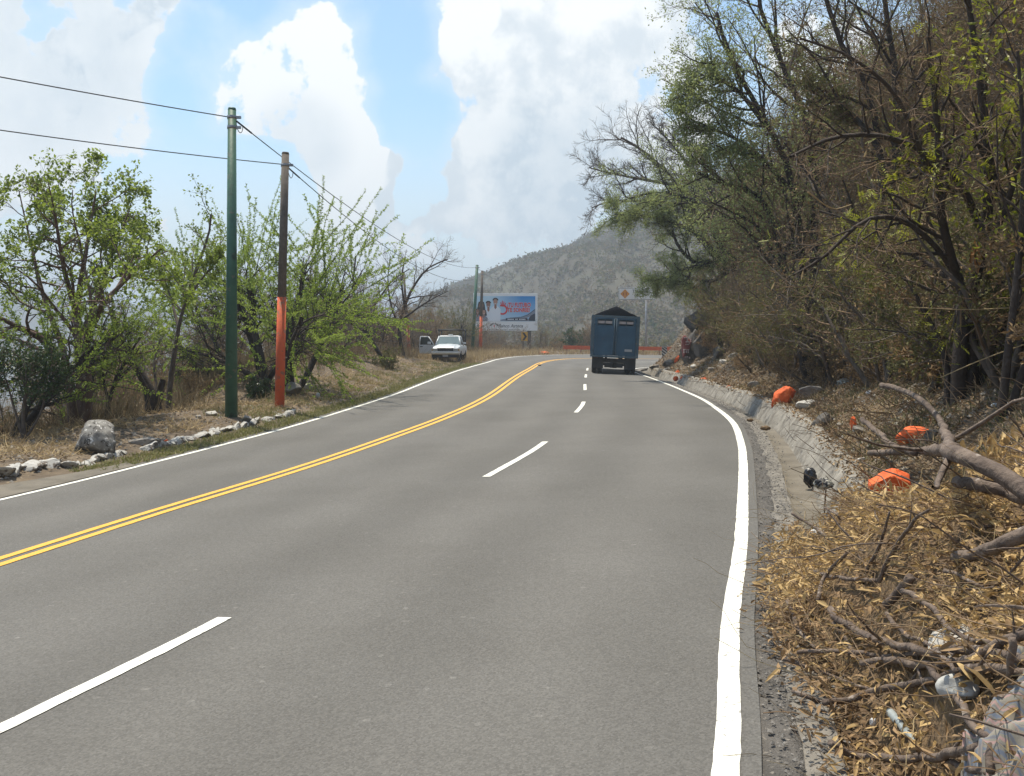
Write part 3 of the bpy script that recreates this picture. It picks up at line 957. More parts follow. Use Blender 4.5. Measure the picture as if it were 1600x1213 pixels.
TH = [proto_thicket(21, L_DRY, 2), proto_thicket(22, L_OLIVE, 2), proto_thicket(23, L_DRY, 1, twig=K_GTWIG), proto_thicket(24, L_OLIVE, 3, n=5, h=(2.2, 3.4))]
AIR = [proto_airy(31, L_ACACIA), proto_airy(32, L_OLIVE, n=4, h=(3.5, 5.5), nl=4)]
BARE = [proto_bare(41, 2, (2.2, 3.4)), proto_bare(42, 3, (2, 3.2), (10, 45), bark=K_DARK)]
BUSH = [proto_bush(51, L_OLIVE), proto_bush(52, L_DRY, n=1600), proto_bush(53, L_DEEP, ls=.12, n=4000)]
TALL = [proto_thicket(25, L_DRY, 2, h=(5.5, 8.0), n=5, spread=(4, 26), k=(16, 9, 5), ls=.9, r0=.085, bark=K_DARK), proto_thicket(26, L_OLIVE, 2, h=(5.5, 8.0), n=5, spread=(4, 26), k=(16, 9, 5), ls=.85, r0=.085, bark=K_DARK), proto_thicket(27, L_DRY, 1, h=(5.2, 7.5), n=4, spread=(4, 26), k=(17, 9, 5), twig=K_GTWIG, ls=.9, r0=.08)]
LOW = [proto_thicket(61, L_DRY, 1, h=(1.0, 1.7), n=8), proto_thicket(62, L_OLIVE, 2, h=(1.1, 1.9), n=8, twig=K_GTWIG)]


def put(name, proto, x, y, rz=None, sc=1.0, label=None, cat='tree', group=None, dz=-.08, tilt=None):
    rz = random.uniform(0, 6.28) if rz is None else rz
    e = plant(name, proto[0], proto[1], (x, y, ground(x, y) + dz), rz, sc)
    if tilt: e.rotation_euler = (tilt[0], tilt[1], rz)
    return tag(e, label, cat, group)


random.seed(8)

# ---- the big leafy tree on the left, limb by limb
def left_tree():
    rg = np.random.RandomState(71)
    Y0 = 22.5
    b = at(118, 690, Y0); b.z = ground(b.x, b.y)
    def q(u, v, dy=0): p = at(u, v, Y0 + dy); return (p.x - b.x, p.y - b.y, p.z - b.z)
    limbs = [[(0, 0, -.3), q(112, 620), q(102, 575), q(68, 532, -.5), q(25, 510, -1), q(-50, 470, -1.6)],
             [(.1, .1, -.3), q(128, 610), q(122, 540, .4), q(122, 470, .8), q(135, 390, 1.2), q(150, 300, 1.6)],
             [(.15, 0, -.3), q(138, 615), q(134, 545), q(150, 490, -.6), q(195, 440, -1.2), q(250, 390, -1.6)],
             [q(108, 590), q(95, 535, .8), q(70, 470, 1.5), q(50, 390, 2), q(30, 300, 2.4)],
             [q(122, 540, .4), q(150, 470, 1.2), q(175, 400, 2), q(205, 320, 2.6)],
             [q(100, 570), q(60, 545, 1), q(20, 530, 1.5), q(-40, 525, 2)],
             [q(122, 500, .6), q(100, 420, 0), q(85, 330, -.6), q(75, 285, -.9)]]
    P, R, L = lines(limbs, [.15, .14, .13, .09, .085, .07, .075], 14, .14)
    t = Geo(); tubes(t, P, R, 9, 0, .05, rg)
    P1, R1, L1 = sprout(rg, P, R, L, 12, .34, 1, (30, 75), (.30, .52), 8, .16, (0, 0, .012), rr=.6)
    tubes(t, P1, R1, 5)
    P2, R2, L2 = sprout(rg, P1, R1, L1, 8, .2, 1, (25, 70), (.35, .6), 6, .16, (0, 0, .02), rmin=.006)
    P3, R3, L3 = sprout(rg, P2, R2, L2, 4, .3, 1, (25, 70), (.4, .7), 4, .18, (0, 0, .0), rmin=.004)
    c = Geo(); tubes(c, P2, R2, 3); tubes(c, P3, R3, 3)
    # leaves sit in rosettes at the shoot ends, in the upper crown; lower shoots are nearly bare
    end = np.concatenate([P3[:, -1], P2[:, -1]])
    z = end[:, 2]
    keep = rg.rand(len(end)) < np.clip((z - 1.7) / 1.8, .04, .85) * (1.0 - .8 * (vnoise(end[:, 0] * 1.3, end[:, 2] * 1.3 + end[:, 1]) > .56))
    end = end[keep]
    k = 9
    p = np.repeat(end, k, 0) + rg.randn(len(end) * k, 3) * .055
    d = norm(rvec(rg, len(p)) + np.array([0, 0, .15]))
    leaf_quads(p, d, norm(rvec(rg, len(p)) * .7 + np.array([0, 0, 1])), rg.uniform(.07, .125, len(p)), rg.uniform(.05, .085, len(p)), c, 1)
    return tag(plant('broadleaf_tree', t.mesh('trunk', [K_RED], True), c.mesh('crown', [K_GREY, L_BROAD]), b), 'big green broadleaf tree with reddish forked trunk beside the ash grey mound', 'tree')


left_tree()


def whip_tree(name, u, v, Y, proto, sc, label, rz=0, cat='tree'):
    b = at(u, v, Y)
    e = plant(name, proto[0], proto[1], (b.x, b.y, ground(b.x, b.y) - .05), rz, sc)
    return tag(e, label, cat)


W1 = proto_whips(81, 5, (2.8, 4.2), whip=(1.8, 3.4), spread=(14, 46), dens=170, up=.012, tuft=.06, k1=7, k2=4, t1=.46, ang1=(30, 70), ang2=(20, 60))
W2 = proto_whips(82, 4, (2.2, 3.4), whip=(1.3, 2.6), spread=(8, 34), dens=90, up=.03, k1=5, k2=3, t1=.4)
W3 = proto_whips(83, 3, (1.8, 2.6), whip=(1.2, 2.2), spread=(5, 28), leaf=L_OLIVE, dens=50, up=.05, k1=6)
whip_tree('thorn_tree', 441, 612, 32.6, W1, 1.15, 'wide thorn tree with lime leafed whips behind the orange footed pole', .4)
whip_tree('thorn_tree', 404, 612, 34.0, W1, .98, 'thorn tree with lime whips rising left of the tall green pole', 2.4)
whip_tree('thorn_tree', 8, 700, 20.5, W2, .9, 'thorn shrub with upright lime whips at the far left edge', 1.0)
whip_tree('thorn_tree', 715, 552, 88, W3, 1.35, 'spiky olive tree left of the billboard behind the pickup', .2)


def slim_tree():
    rg = np.random.RandomState(75)
    Y0 = 27.0
    b = at(262, 655, Y0); b.z = ground(b.x, b.y)
    def q(u, v, dy=0): p = at(u, v, Y0 + dy); return (p.x - b.x, p.y - b.y, p.z - b.z)
    limbs = [[(0, 0, -.3), q(266, 600), q(274, 545), q(282, 500), q(300, 440), q(325, 370), q(330, 335)],
             [q(279, 512), q(268, 470, .5), q(255, 430, .8), q(245, 390, 1)],
             [q(290, 470), q(320, 430, -.5), q(350, 395, -.8)]]
    P, R, L = lines(limbs, [.085, .045, .04], 14, .3)
    t = Geo(); tubes(t, P, R, 7, 0, .05, rg)
    P1, R1, L1 = sprout(rg, P, R, L, 9, .5, 1, (30, 70), (.2, .4), 7, .16, (0, 0, .02))
    P2, R2, L2 = sprout(rg, P1, R1, L1, 7, .2, 1, (25, 70), (.35, .6), 5, .18, rmin=.005)
    c = Geo(); tubes(c, P1, R1, 4); tubes(c, P2, R2, 3)
    p, T = along(rg, P2, 10, .2)
    leaf_quads(p + rg.randn(*p.shape) * .05, rvec(rg, len(p)), rvec(rg, len(p)), rg.uniform(.06, .12, len(p)), .055, c, 1)
    return tag(plant('slim_tree', t.mesh('trunk', [K_GREY], True), c.mesh('crown', [K_GTWIG, L_BROAD]), b), 'slim tree with a thin grey stem and small leafy top left of the green pole', 'tree')


slim_tree()


def stump_tree():
    rg = np.random.RandomState(77)
    Y0 = 26.0
    b = at(240, 664, Y0); b.z = ground(b.x, b.y)
    def q(u, v, dy=0): p = at(u, v, Y0 + dy); return (p.x - b.x, p.y - b.y, p.z - b.z)
    limbs = [[(0, 0, -.3), q(241, 640), q(238, 618), q(224, 590), q(205, 560), q(185, 520), q(172, 480)],
             [(.08, 0, -.2), q(246, 640), q(250, 612), q(255, 594)], [(-.08, .05, -.2), q(234, 640), q(230, 616), q(226, 603)],
             [q(240, 625), q(244, 600, .3), q(240, 570, .6), q(250, 530, 1)], [q(238, 620), q(215, 580, -.4), q(200, 530, -.8), q(190, 470, -1)]]
    P, R, L = lines(limbs, [.17, .13, .12, .04, .05], 12, .35)
    R[1:3] = np.linspace(.13, .085, 12)
    t = Geo(); tubes(t, P, R, 8, 0, .1, rg)
    P1, R1, L1 = sprout(rg, P[[0, 3, 4]], R[[0, 3, 4]], L[[0, 3, 4]], 9, .35, 1, (25, 65), (.3, .6), 7, .15, (0, 0, .03))
    P2, R2, L2 = sprout(rg, P1, R1, L1, 6, .2, 1, (25, 70), (.35, .6), 5, .18, rmin=.004)
    c = Geo(); tubes(c, P1, R1, 4); tubes(c, P2, R2, 3)
    return tag(plant('lopped_tree', t.mesh('trunk', [K_DARK], True), c.mesh('crown', [K_GTWIG]), b), 'lopped dark stump tree with broken stubs and bare shoots', 'tree')


stump_tree()

# bare trees between the poles and the pickup
def leaning(name, base, pts, Y0, label, seed, r0=.13, twig=K_GTWIG, bark=K_DARK, k=(10, 7, 6), nleaf=0, leaf=L_DRY, t0=.3, rm=.006, ls=.075):
    rg = np.random.RandomState(seed)
    b = at(*base, Y0); b.z = ground(b.x, b.y)
    def q(p): a = at(p[0], p[1], Y0 + (p[2] if len(p) > 2 else 0)); return (a.x - b.x, a.y - b.y, a.z - b.z)
    limbs = []
    for l in pts:
        limbs.append([(0, 0, -.3) if p == 0 else q(p) for p in l])
    P, R, L = lines(limbs, [r0 * (1 if l[0] == 0 else .55) for l in pts], 13, .3)
    t = Geo(); tubes(t, P, R, 7, 0, .06, rg)
    P1, R1, L1 = sprout(rg, P, R, L, k[0], t0, 1, (25, 65), (.25, .5), 8, .14, (0, 0, .03), rmin=rm * 1.3)
    P2, R2, L2 = sprout(rg, P1, R1, L1, k[1], .15, 1, (20, 65), (.35, .65), 6, .16, (0, 0, .02), rmin=rm)
    P3, R3, L3 = sprout(rg, P2, R2, L2, k[2], .15, 1, (20, 65), (.4, .7), 4, .16, rmin=rm * .85)
    tubes(t, P1, R1, 5)
    c = Geo(); tubes(c, P2, R2, 3); tubes(c, P3, R3, 3)
    if nleaf:
        p, T = along(rg, P3, nleaf, .1)
        ps = p + rg.randn(*p.shape) * ls * 1.2
        leaf_quads(ps, norm(T + rvec(rg, len(p))), rvec(rg, len(p)), ls * rg.uniform(.7, 1.3, len(p)), ls * .5, c, 1)
    return tag(plant(name, t.mesh('trunk', [bark], True), c.mesh('crown', [twig, leaf]), b), label, 'tree')


leaning('bare_tree', (613, 574), [[0, (590, 548), (572, 515), (556, 485), (552, 440), (556, 400)], [(575, 520), (548, 505), (520, 480), (500, 470)], [(565, 500), (590, 470), (612, 440), (640, 420)]], 50,
        'bare tree with a thick dark trunk leaning left, mid verge', 91)
leaning('bare_tree', (634, 566), [[0, (626, 535), (624, 510), (632, 480), (645, 450), (668, 420), (700, 405)], [(625, 515), (612, 480), (606, 440), (610, 400)], [(628, 500), (655, 480), (680, 465), (700, 455)], [(632, 480), (628, 440), (633, 400)]], 60,
        'bare spreading tree beside the faded orange pole left of the pickup', 92, rm=.007)
leaning('bare_tree', (510, 580), [[0, (512, 540), (520, 500), (530, 460), (540, 420)], [(514, 530), (495, 490), (485, 450)]], 45,
        'thin bare tree right of the lime thorn tree', 93, r0=.08)
leaning('bare_tree', (165, 680), [[0, (170, 630), (185, 585), (205, 550), (222, 520)], [0, (140, 640), (143, 590), (140, 540)], [(170, 630), (160, 580), (172, 530)]], 24.5,
        'thin dark stemmed bare tree right of the big broadleaf trunk', 94, r0=.07, nleaf=2, leaf=L_BROAD)
leaning('bare_tree', (38, 720), [[0, (38, 690), (36, 650), (40, 610), (42, 560)], [(38, 690), (20, 630), (8, 590), (-10, 560)], [(38, 690), (66, 640), (70, 600), (82, 570)]], 19.5,
        'slender tree with three pale bare stems, far left edge', 95, r0=.055, bark=K_GREY, nleaf=3, leaf=L_DEEP, t0=.5)

# scrub behind the verge, left of the road
G_LEFT = 'dry scrub behind the left verge'


def zone_left(y): return 'behind the stone kerb' if y < 24 else 'between the near poles and the leaning tree' if y < 44 else 'between the leaning tree and the pickup' if y < 66 else 'beyond the pickup'


spots = []
for k in range(700):
    i = random.randrange(70, len(EDGE_L) - 190)
    d = random.uniform(5.0, 15) if EDGE_L[i, 1] < 30 else random.uniform(6.3, 16)
    p = EDGE_L[i] - nL[i] * d
    if p[1] < 14: continue
    if any((p[0] - a) ** 2 + (p[1] - b) ** 2 < 1.9 for a, b in spots): continue
    if 54 < p[1] < 72 and d < 8: continue
    spots.append((p[0], p[1]))
    q = random.random()
    pr, nm = (LOW[0], 'low brown twiggy bush') if q < .34 else (LOW[1], 'low olive tinged bush') if q < .52 else (TH[0], 'brown leafless shrub') if q < .68 else (TH[2], 'grey leafless shrub') if q < .84 else (TH[1], 'tall olive brown shrub')
    if d < 7.5 and pr in TH: pr, nm = (LOW[0], 'low brown twiggy bush')
    far_ = p[1] > 40
    put('scrub_bush', pr, p[0], p[1], sc=random.uniform(.7, 1.1) * (1.05 if far_ else .85), label=nm + ' ' + zone_left(p[1]), cat='bush', group=G_LEFT)
    if len(spots) > 150: break
G_MID = 'leafless trees left of the pickup'
MIDB = [(BARE[0], 'grey twiggy bare tree'), (BARE[1], 'dark stemmed bare tree'), (TH[2], 'pale grey leafless thicket tree'), (TH[0], 'brown leafless thicket tree')]
k = 0
for u, Y in ((480, 40), (500, 52), (525, 46), (540, 60), (548, 52), (560, 58), (575, 66), (585, 60), (598, 70), (610, 64), (622, 74), (636, 78), (650, 80), (655, 72), (668, 84), (680, 78), (690, 88), (705, 90), (530, 72), (490, 62), (560, 76), (600, 84), (640, 92), (470, 48), (515, 64), (672, 96), (720, 100)):
    p = at(u, 570, Y)
    pr, nm = MIDB[k % 4]; k += 1
    dl = -near_edge(p.x, p.y, _ELc)[0][0]
    if dl < 5.2: p.x -= 5.2 - dl
    put('leafless_tree', pr, p.x, p.y, sc=random.uniform(.85, 1.15), label=nm + ' ' + zone_left(p.y), group=G_MID)
for u, v, Y, pr, sc, lb in ((15, 700, 24, BUSH[0], .8, 'olive bush at the far left edge below the thorn shrub'), (70, 690, 27, BUSH[1], .8, 'dry brown bush behind the pale three stemmed tree'), (95, 690, 25, BUSH[0], .8, 'olive bush left of the broadleaf trunk'), (190, 670, 28, BUSH[0], .8, 'olive bush right of the broadleaf trunk'),
                            (300, 640, 31, BUSH[1], .8, 'dry brown bush left of the tall green pole'), (330, 640, 33, LOW[1], .9, 'grey olive bush behind the tall green pole'), (-30, 700, 23, TH[3], .8, 'dry shrub at the left frame edge')):
    p = at(u, v, Y); put('undergrowth_bush', pr, p.x, p.y, sc=sc, label=lb, cat='bush')

bx = at(604, 575, 49); put('leafy_bush', BUSH[0], bx.x, bx.y, sc=.95, label='olive green leafy bush at the foot of the leaning bare tree', cat='bush')
bx = at(402, 618, 30.5); put('leafy_bush', BUSH[2], bx.x, bx.y, sc=.55, label='small dark green bush between the two near poles', cat='bush')
bx = at(893, 552, 114); put('round_tree', proto_bush(54, L_DEEP, 1.6, 3.0, 7000, ls=.22), bx.x, bx.y, sc=1.05, label='round dark green tree left of the blue truck', cat='tree')
# trees behind the billboard and the guard rail
G_BACK = 'olive trees behind the billboard'
for u, Y, sc, pr in ((668, 92, 1.0, AIR[1]), (695, 100, 1.05, TH[1]), (735, 118, .9, AIR[1]), (770, 122, .8, TH[1]), (800, 120, .72, AIR[1]), (850, 122, .8, TH[1]), (866, 118, .72, AIR[1]), (878, 126, .8, TH[0]),
                     (915, 130, .8, TH[1]), (640, 85, .9, TH[1]), (785, 128, .8, TH[3]), (830, 119, .75, TH[3]), (905, 126, .7, LOW[1]), (848, 114, .8, LOW[1]), (1020, 130, .9, AIR[1]), (1050, 128, 1., TH[1]), (985, 132, .7, TH[1])):
    p = at(u, 550, Y)
    put('olive_tree', pr, p.x, p.y, sc=sc, label=('feathery olive tree' if pr is AIR[1] else 'twiggy brown olive tree') + (' behind the pickup' if u < 700 else ' behind the billboard' if u < 845 else ' between the billboard and the lorry' if u < 930 else ' beyond the guard rail at the bend'), group=G_BACK)

# ---- right hand slope
def near_tree():
    """dark leaning tree close on the right: stems, arching limbs, yellow-green sprays, dry pods"""
    rg = np.random.RandomState(101)
    Y0 = 12.0
    b = at(1497, 605, Y0); b.z = ground(b.x, b.y)
    def q(u, v, dy=0): p = at(u, v, Y0 + dy); return (p.x - b.x, p.y - b.y, p.z - b.z)
    limbs = [[(0, 0, -.3), q(1500, 560), q(1505, 500), q(1525, 430), q(1540, 360, -.3), q(1545, 250, -.6), q(1530, 120, -.8), q(1510, -20, -1)],
             [(.12, 0, -.3), q(1520, 560), q(1515, 490), q(1492, 420, -.4), q(1470, 330, -.8), q(1465, 200, -1.2), q(1450, 60, -1.4)],
             [q(1540, 370), q(1500, 290, -.5), q(1440, 235, -.9), q(1370, 212, -1.2), q(1300, 216, -1.4), q(1235, 245, -1.6)],
             [q(1515, 470), q(1470, 395, -.5), q(1410, 345, -.8), q(1350, 345, -1), q(1290, 400, -1), q(1240, 430, -1)],
             [(-.1, .1, -.3), q(1478, 560, .3), q(1440, 480, .5), q(1395, 400, .8), q(1340, 350, 1), q(1280, 330, 1.2)],
             [q(1500, 450), q(1430, 400, .5), q(1370, 390, .8), q(1300, 365, 1)],
             [q(1490, 300), q(1445, 250, -1), q(1400, 150, -1.4), q(1330, 90, -1.7), q(1250, 60, -1.8)],
             [(.2, 0, 0), q(1560, 520), q(1620, 440, -.5), q(1700, 330, -1)],
             [q(1530, 420), q(1580, 300, -.8), q(1610, 150, -1.2), q(1640, 20, -1.5)]]
    P, R, L = lines(limbs, [.10, .08, .055, .045, .045, .035, .042, .065, .045], 16, .28)
    t = Geo(); tubes(t, P, R, 8, 0, .06, rg)
    P1, R1, L1 = sprout(rg, P, R, L, 13, .25, 1, (25, 70), (.18, .4), 8, .17, (0, 0, .0), rr=.55)
    tubes(t, P1, R1, 5)
    P2, R2, L2 = sprout(rg, P1, R1, L1, 8, .2, 1, (25, 70), (.3, .6), 6, .18, (0, 0, -.01), rmin=.0035)
    P3, R3, L3 = sprout(rg, P2, R2, L2, 5, .2, 1, (25, 75), (.4, .7), 4, .2, (0, 0, -.03), rmin=.002)
    c = Geo(); tubes(c, P2, R2, 4); tubes(c, P3, R3, 3)
    p, T = along(rg, P3, 2, .2)
    clump = vnoise(p[:, 0] * 2.1 + 7, p[:, 2] * 2.1 + p[:, 1])
    dens = np.clip((clump - .50) * 5, 0, 1) * np.clip((p[:, 0] + 1.6) / 2.2, .10, 1)
    s = rg.rand(len(p)) < dens * .6
    p, T = p[s], T[s]
    d = norm(T * .6 + rvec(rg, len(p)) + np.array([0, 0, -.2])); nn = norm(rvec(rg, len(p)) * .6 + np.array([0, 0, 1])); sd = norm(np.cross(d, nn))
    ln = rg.uniform(.09, .16, len(p))
    for k in range(5):
        for sgn in (-1, 1):
            leaf_quads(p + d * (ln * (k + .5) / 5)[:, None], norm(sd * sgn + d * .6 + rvec(rg, len(p)) * .15), nn, ln * .42, ln * .12, c, 1, .03)
    e, T = along(rg, P3, 1, .5)
    s = rg.rand(len(e)) < .02
    e = e[s]
    leaf_quads(e, norm(np.array([0, 0, -1]) + rg.randn(len(e), 3) * .25), rvec(rg, len(e)), rg.uniform(.08, .15, len(e)), .022, c, 2)
    tr = plant('roadside_tree', t.mesh('trunk', [K_DARK], True), c.mesh('crown', [K_TWIG, L_YELLOW, L_STRAW]), b)
    # one hanging bunch of russet pods
    g = Geo(); o = np.array(q(1526, 378, -.4))
    pp = o + rg.randn(26, 3) * np.array([.025, .025, .04])
    leaf_quads(pp, norm(np.array([0, 0, -1]) + rg.randn(26, 3) * .12), rvec(rg, 26), rg.uniform(.18, .36, 26), .03, g, 0)
    link('pod_bunch', g.mesh('pod_bunch', [L_RUSSET]), tr)
    for a_, m_, c_ in (((1420, 480), (1520, 484), (1650, 476)), ((1440, 328), (1520, 296), (1640, 255)), ((1330, 320), (1300, 326), (1262, 300)), ((1470, 590), (1540, 560), (1640, 525))):
        g = Geo(); Pp = resample(catmull(np.array([q(*a_, -1.2), q(*m_, -1.4), q(*c_, -1.6)]), .1), n=12)
        tubes(g, Pp[None], np.linspace(.005, .008, 12)[None], 5)
        link('dry_stem', g.mesh('dry_stem', [L_STRAW], True), tr)
    return tag(tr, 'dark forked tree with arching limbs and yellow green sprays, nearest on the right bank', 'tree')


near_tree()
leaning('roadside_tree', (1560, 560), [[0, (1590, 420), (1600, 250), (1590, 80)], [0, (1640, 450), (1680, 300)]], 10.0, 'yellow green leafed tree at the right edge of the bank', 103, r0=.05, k=(14, 9, 6), bark=K_DARK, twig=K_TWIG, nleaf=1, leaf=L_YELLOW, t0=.3, rm=.003)

leaning('acacia_tree', (1215, 470), [[0, (1180, 425), (1130, 408), (1085, 410), (1060, 385), (1050, 360)], [(1130, 408), (1080, 360), (1020, 340), (960, 335)], [0, (1190, 380), (1120, 330), (1040, 300), (985, 310)], [(1150, 415), (1110, 440), (1060, 430), (1020, 440)]], 46,
        'light green acacia spreading out over the road above the truck', 111, r0=.20, k=(17, 10, 5), bark=K_DARK, twig=K_DARK, nleaf=13, leaf=L_ACACIA, t0=.3, rm=.006)
leaning('bare_tree', (1140, 430), [[0, (1095, 350), (1060, 290), (1010, 240), (970, 215)], [0, (1110, 330), (1085, 270), (1070, 215), (1060, 190)], [(1060, 290), (1000, 280), (950, 270), (920, 262)], [(1080, 320), (1010, 315), (955, 315), (925, 325)], [(1085, 270), (1045, 220), (1020, 195)]], 58,
        'grey leafless tree with a fan of fine twigs against the sky', 112, r0=.20, k=(20, 11, 7), bark=K_GREY, twig=K_GTWIG, t0=.25, rm=.010)
leaning('acacia_tree', (1270, 430), [[0, (1240, 300), (1190, 180), (1140, 90), (1120, 20)], [(1240, 300), (1170, 230), (1110, 200), (1085, 190)], [0, (1270, 250), (1230, 120), (1190, 20), (1180, -40)], [(1200, 200), (1150, 140), (1100, 120), (1080, 150)], [0, (1200, 330), (1130, 290), (1090, 270)]], 27,
        'tall green feathery acacia topping the bank against the sky', 113, r0=.15, k=(18, 10, 5), bark=K_DARK, twig=K_TWIG, nleaf=7, leaf=L_ACACIA, t0=.3, rm=.005)
leaning('acacia_tree', (1400, 330), [[0, (1370, 200), (1310, 60), (1280, -40)], [0, (1400, 150), (1380, 0), (1390, -80)], [(1380, 230), (1320, 170), (1260, 140)]], 21,
        'olive twiggy acacia high on the bank behind the forked tree', 114, r0=.13, k=(17, 10, 5), bark=K_DARK, twig=K_TWIG, nleaf=2, leaf=L_OLIVE, t0=.25, rm=.004)

G_R = 'brown thicket shrubs on the right bank'
pts = []
tries = 0
while len(pts) < 285 and tries < 14000:
    tries += 1
    i = random.randrange(75, 292)
    y = EDGE_R[i, 1]
    d = 3.0 + 13 * random.random() ** 1.35 + (1.2 if y > 50 else 0)
    p = EDGE_R[i] + nR[i] * d
    if p[1] < 9.5: continue
    if any((p[0] - a) ** 2 + (p[1] - b) ** 2 < 1.1 for a, b in pts): continue
    pts.append((p[0], p[1]))
    q = random.random()
    pr, nm = (TH[0], 'brown twiggy shrub') if q < .34 else (TH[1], 'olive leafed twiggy shrub') if q < .56 else (TH[2], 'grey twiggy shrub') if q < .76 else (AIR[1], 'olive feathery small tree') if q < .9 else (AIR[0], 'light green feathery small tree')
    if d < 5: pr, nm = (LOW[0], 'low brown bush') if q < .35 else (LOW[1], 'low olive grey bush') if q < .55 else (TH[3], 'low olive twiggy shrub') if q < .8 else (TH[2], 'grey twiggy shrub')
    zn = 'low on the bank' if d < 5 else 'halfway up the bank' if d < 9 else 'high on the bank'
    zy = 'nearest the camera' if p[1] < 16 else 'behind the forked tree' if p[1] < 26 else 'past the large orange rock' if p[1] < 42 else 'above the far rocks'
    put('thicket_shrub', pr, p[0], p[1], sc=random.uniform(.8, 1.2), label=nm + ' ' + zn + ' ' + zy, cat='shrub', group=G_R)

# undergrowth at the foot of the forked tree and along the foot of the wood
up_ = []
for k in range(400):
    i = random.randrange(100, 230)
    d = random.uniform(2.5, 5.2)
    p = EDGE_R[i] + nR[i] * d
    if p[1] < 10.5 or any((p[0] - a) ** 2 + (p[1] - b) ** 2 < .8 for a, b in up_): continue
    if d < 3.2 and p[1] < 24: continue
    up_.append((p[0], p[1]))
    pr, nm = random.choice([(LOW[0], 'low dense brown bush'), (LOW[1], 'low dense grey olive bush'), (TH[3], 'knee high olive twiggy shrub')])
    put('undergrowth_bush', pr, p[0], p[1], sc=random.uniform(.55, .95), label=nm + ' at the wood edge ' + ('below the forked tree' if p[1] < 16 else 'above the orange rocks' if p[1] < 26 else 'above the gutter bend'), cat='bush', group='undergrowth at the foot of the wood')
    if len(up_) > 60: break
# taller trees filling the slope above them
G_T = 'tall dry trees up the right slope'
tp = []
tries = 0
while len(tp) < 95 and tries < 6000:
    tries += 1
    i = random.randrange(95, 292)
    d = 5.5 + 14 * random.random()
    p = EDGE_R[i] + nR[i] * d
    if p[1] < 13 or any((p[0] - a) ** 2 + (p[1] - b) ** 2 < 2.6 for a, b in tp): continue
    tp.append((p[0], p[1]))
    q = random.random()
    pr, nm = (TALL[0], 'tall brown twiggy tree') if q < .36 else (TALL[1], 'tall olive brown tree') if q < .64 else (TALL[2], 'tall grey twiggy tree') if q < .82 else (AIR[1], 'tall feathery olive tree')
    zn = 'halfway up the slope' if d < 10 else 'high on the slope'
    zy = 'behind the forked tree' if p[1] < 24 else 'above the large orange rock' if p[1] < 36 else 'above the gutter bend' if p[1] < 48 else 'above the far rocks'
    put('slope_tree', pr, p[0], p[1], sc=random.uniform(.8, 1.15), label=nm + ' ' + zn + ' ' + zy, group=G_T)

# trees whose crowns close the edge of the wood against the sky
G_E = 'trees along the sky edge of the wood'
for u, v, Y, pr, sc, lb in ((1150, 470, 30, TALL[0], 0.97, 'brown twiggy tree on the sky edge above the large orange rock'), (1185, 440, 27, TALL[1], 1.03, 'olive twiggy tree on the sky edge left of the tall acacia'), (1240, 400, 25, TALL[0], 1.08, 'tall brown tree behind the tall feathery acacia'), (1130, 450, 40, TALL[1], 1.08, 'olive brown tree right of the leafless fan tree'),
                            (1165, 430, 46, TALL[0], 1.03, 'brown tree behind the spreading light green acacia'), (1105, 480, 52, TALL[2], 0.92, 'grey twiggy tree under the leafless fan tree'), (1075, 500, 60, TALL[1], 0.97, 'olive brown tree above the red painted rock'), (1060, 520, 68, TALL[0], 0.92, 'brown tree overhanging the far bend'),
                            (1330, 350, 22, TALL[1], 1.03, 'tall olive brown tree high behind the forked tree'), (1420, 300, 20, TALL[0], 1.03, 'tall brown tree high behind the arching limbs'), (1520, 260, 18, TALL[0], 0.97, 'brown tree filling the top right above the forked tree'), (1280, 380, 33, AIR[1], 1.9, 'feathery olive tree between the acacia and the forked tree'),
                            (1600, 240, 17, TALL[1], 0.97, 'olive brown tree in the top right corner'), (1210, 420, 36, TALL[2], 1.03, 'grey brown tree in the middle of the sky edge'), (1035, 530, 74, AIR[1], 1.5, 'feathery olive tree right of the overhead sign')):
    p = at(u, v, Y)
    dr = near_edge(p.x, p.y, _ERc)[0][0]
    if dr < 6.5: p.x += 6.5 - dr
    put('edge_tree', pr, p.x, p.y, sc=sc, label=lb, group=G_E)

# ------------------------------------------------------------------ poles and wires
M_GREEN = mat('green_pole_paint', (.030, .095, .062), (.042, .125, .08), scale=4, rough=.55, spots=[((.10, .12, .09), 5, .60, .06), ((.02, .045, .03), 2.2, .58, .1)], bump=.2)
M_ORANGE = mat('orange_pole_paint', (.62, .115, .035), (.52, .09, .03), scale=4, rough=.75, spots=[((.28, .12, .07), 6, .58, .06), ((.16, .10, .07), 14, .66, .04)], bump=.2)
M_GREYPOLE = mat('weathered_pole', (.105, .088, .072), (.165, .14, .12), scale=5, rough=.9, bump=.3)
M_WIRE = mat('dark_cable', (.02, .022, .025), rough=.6)
M_STEEL = mat('dull_steel', (.32, .32, .33), (.24, .24, .25), scale=12, rough=.45, metal=.8)


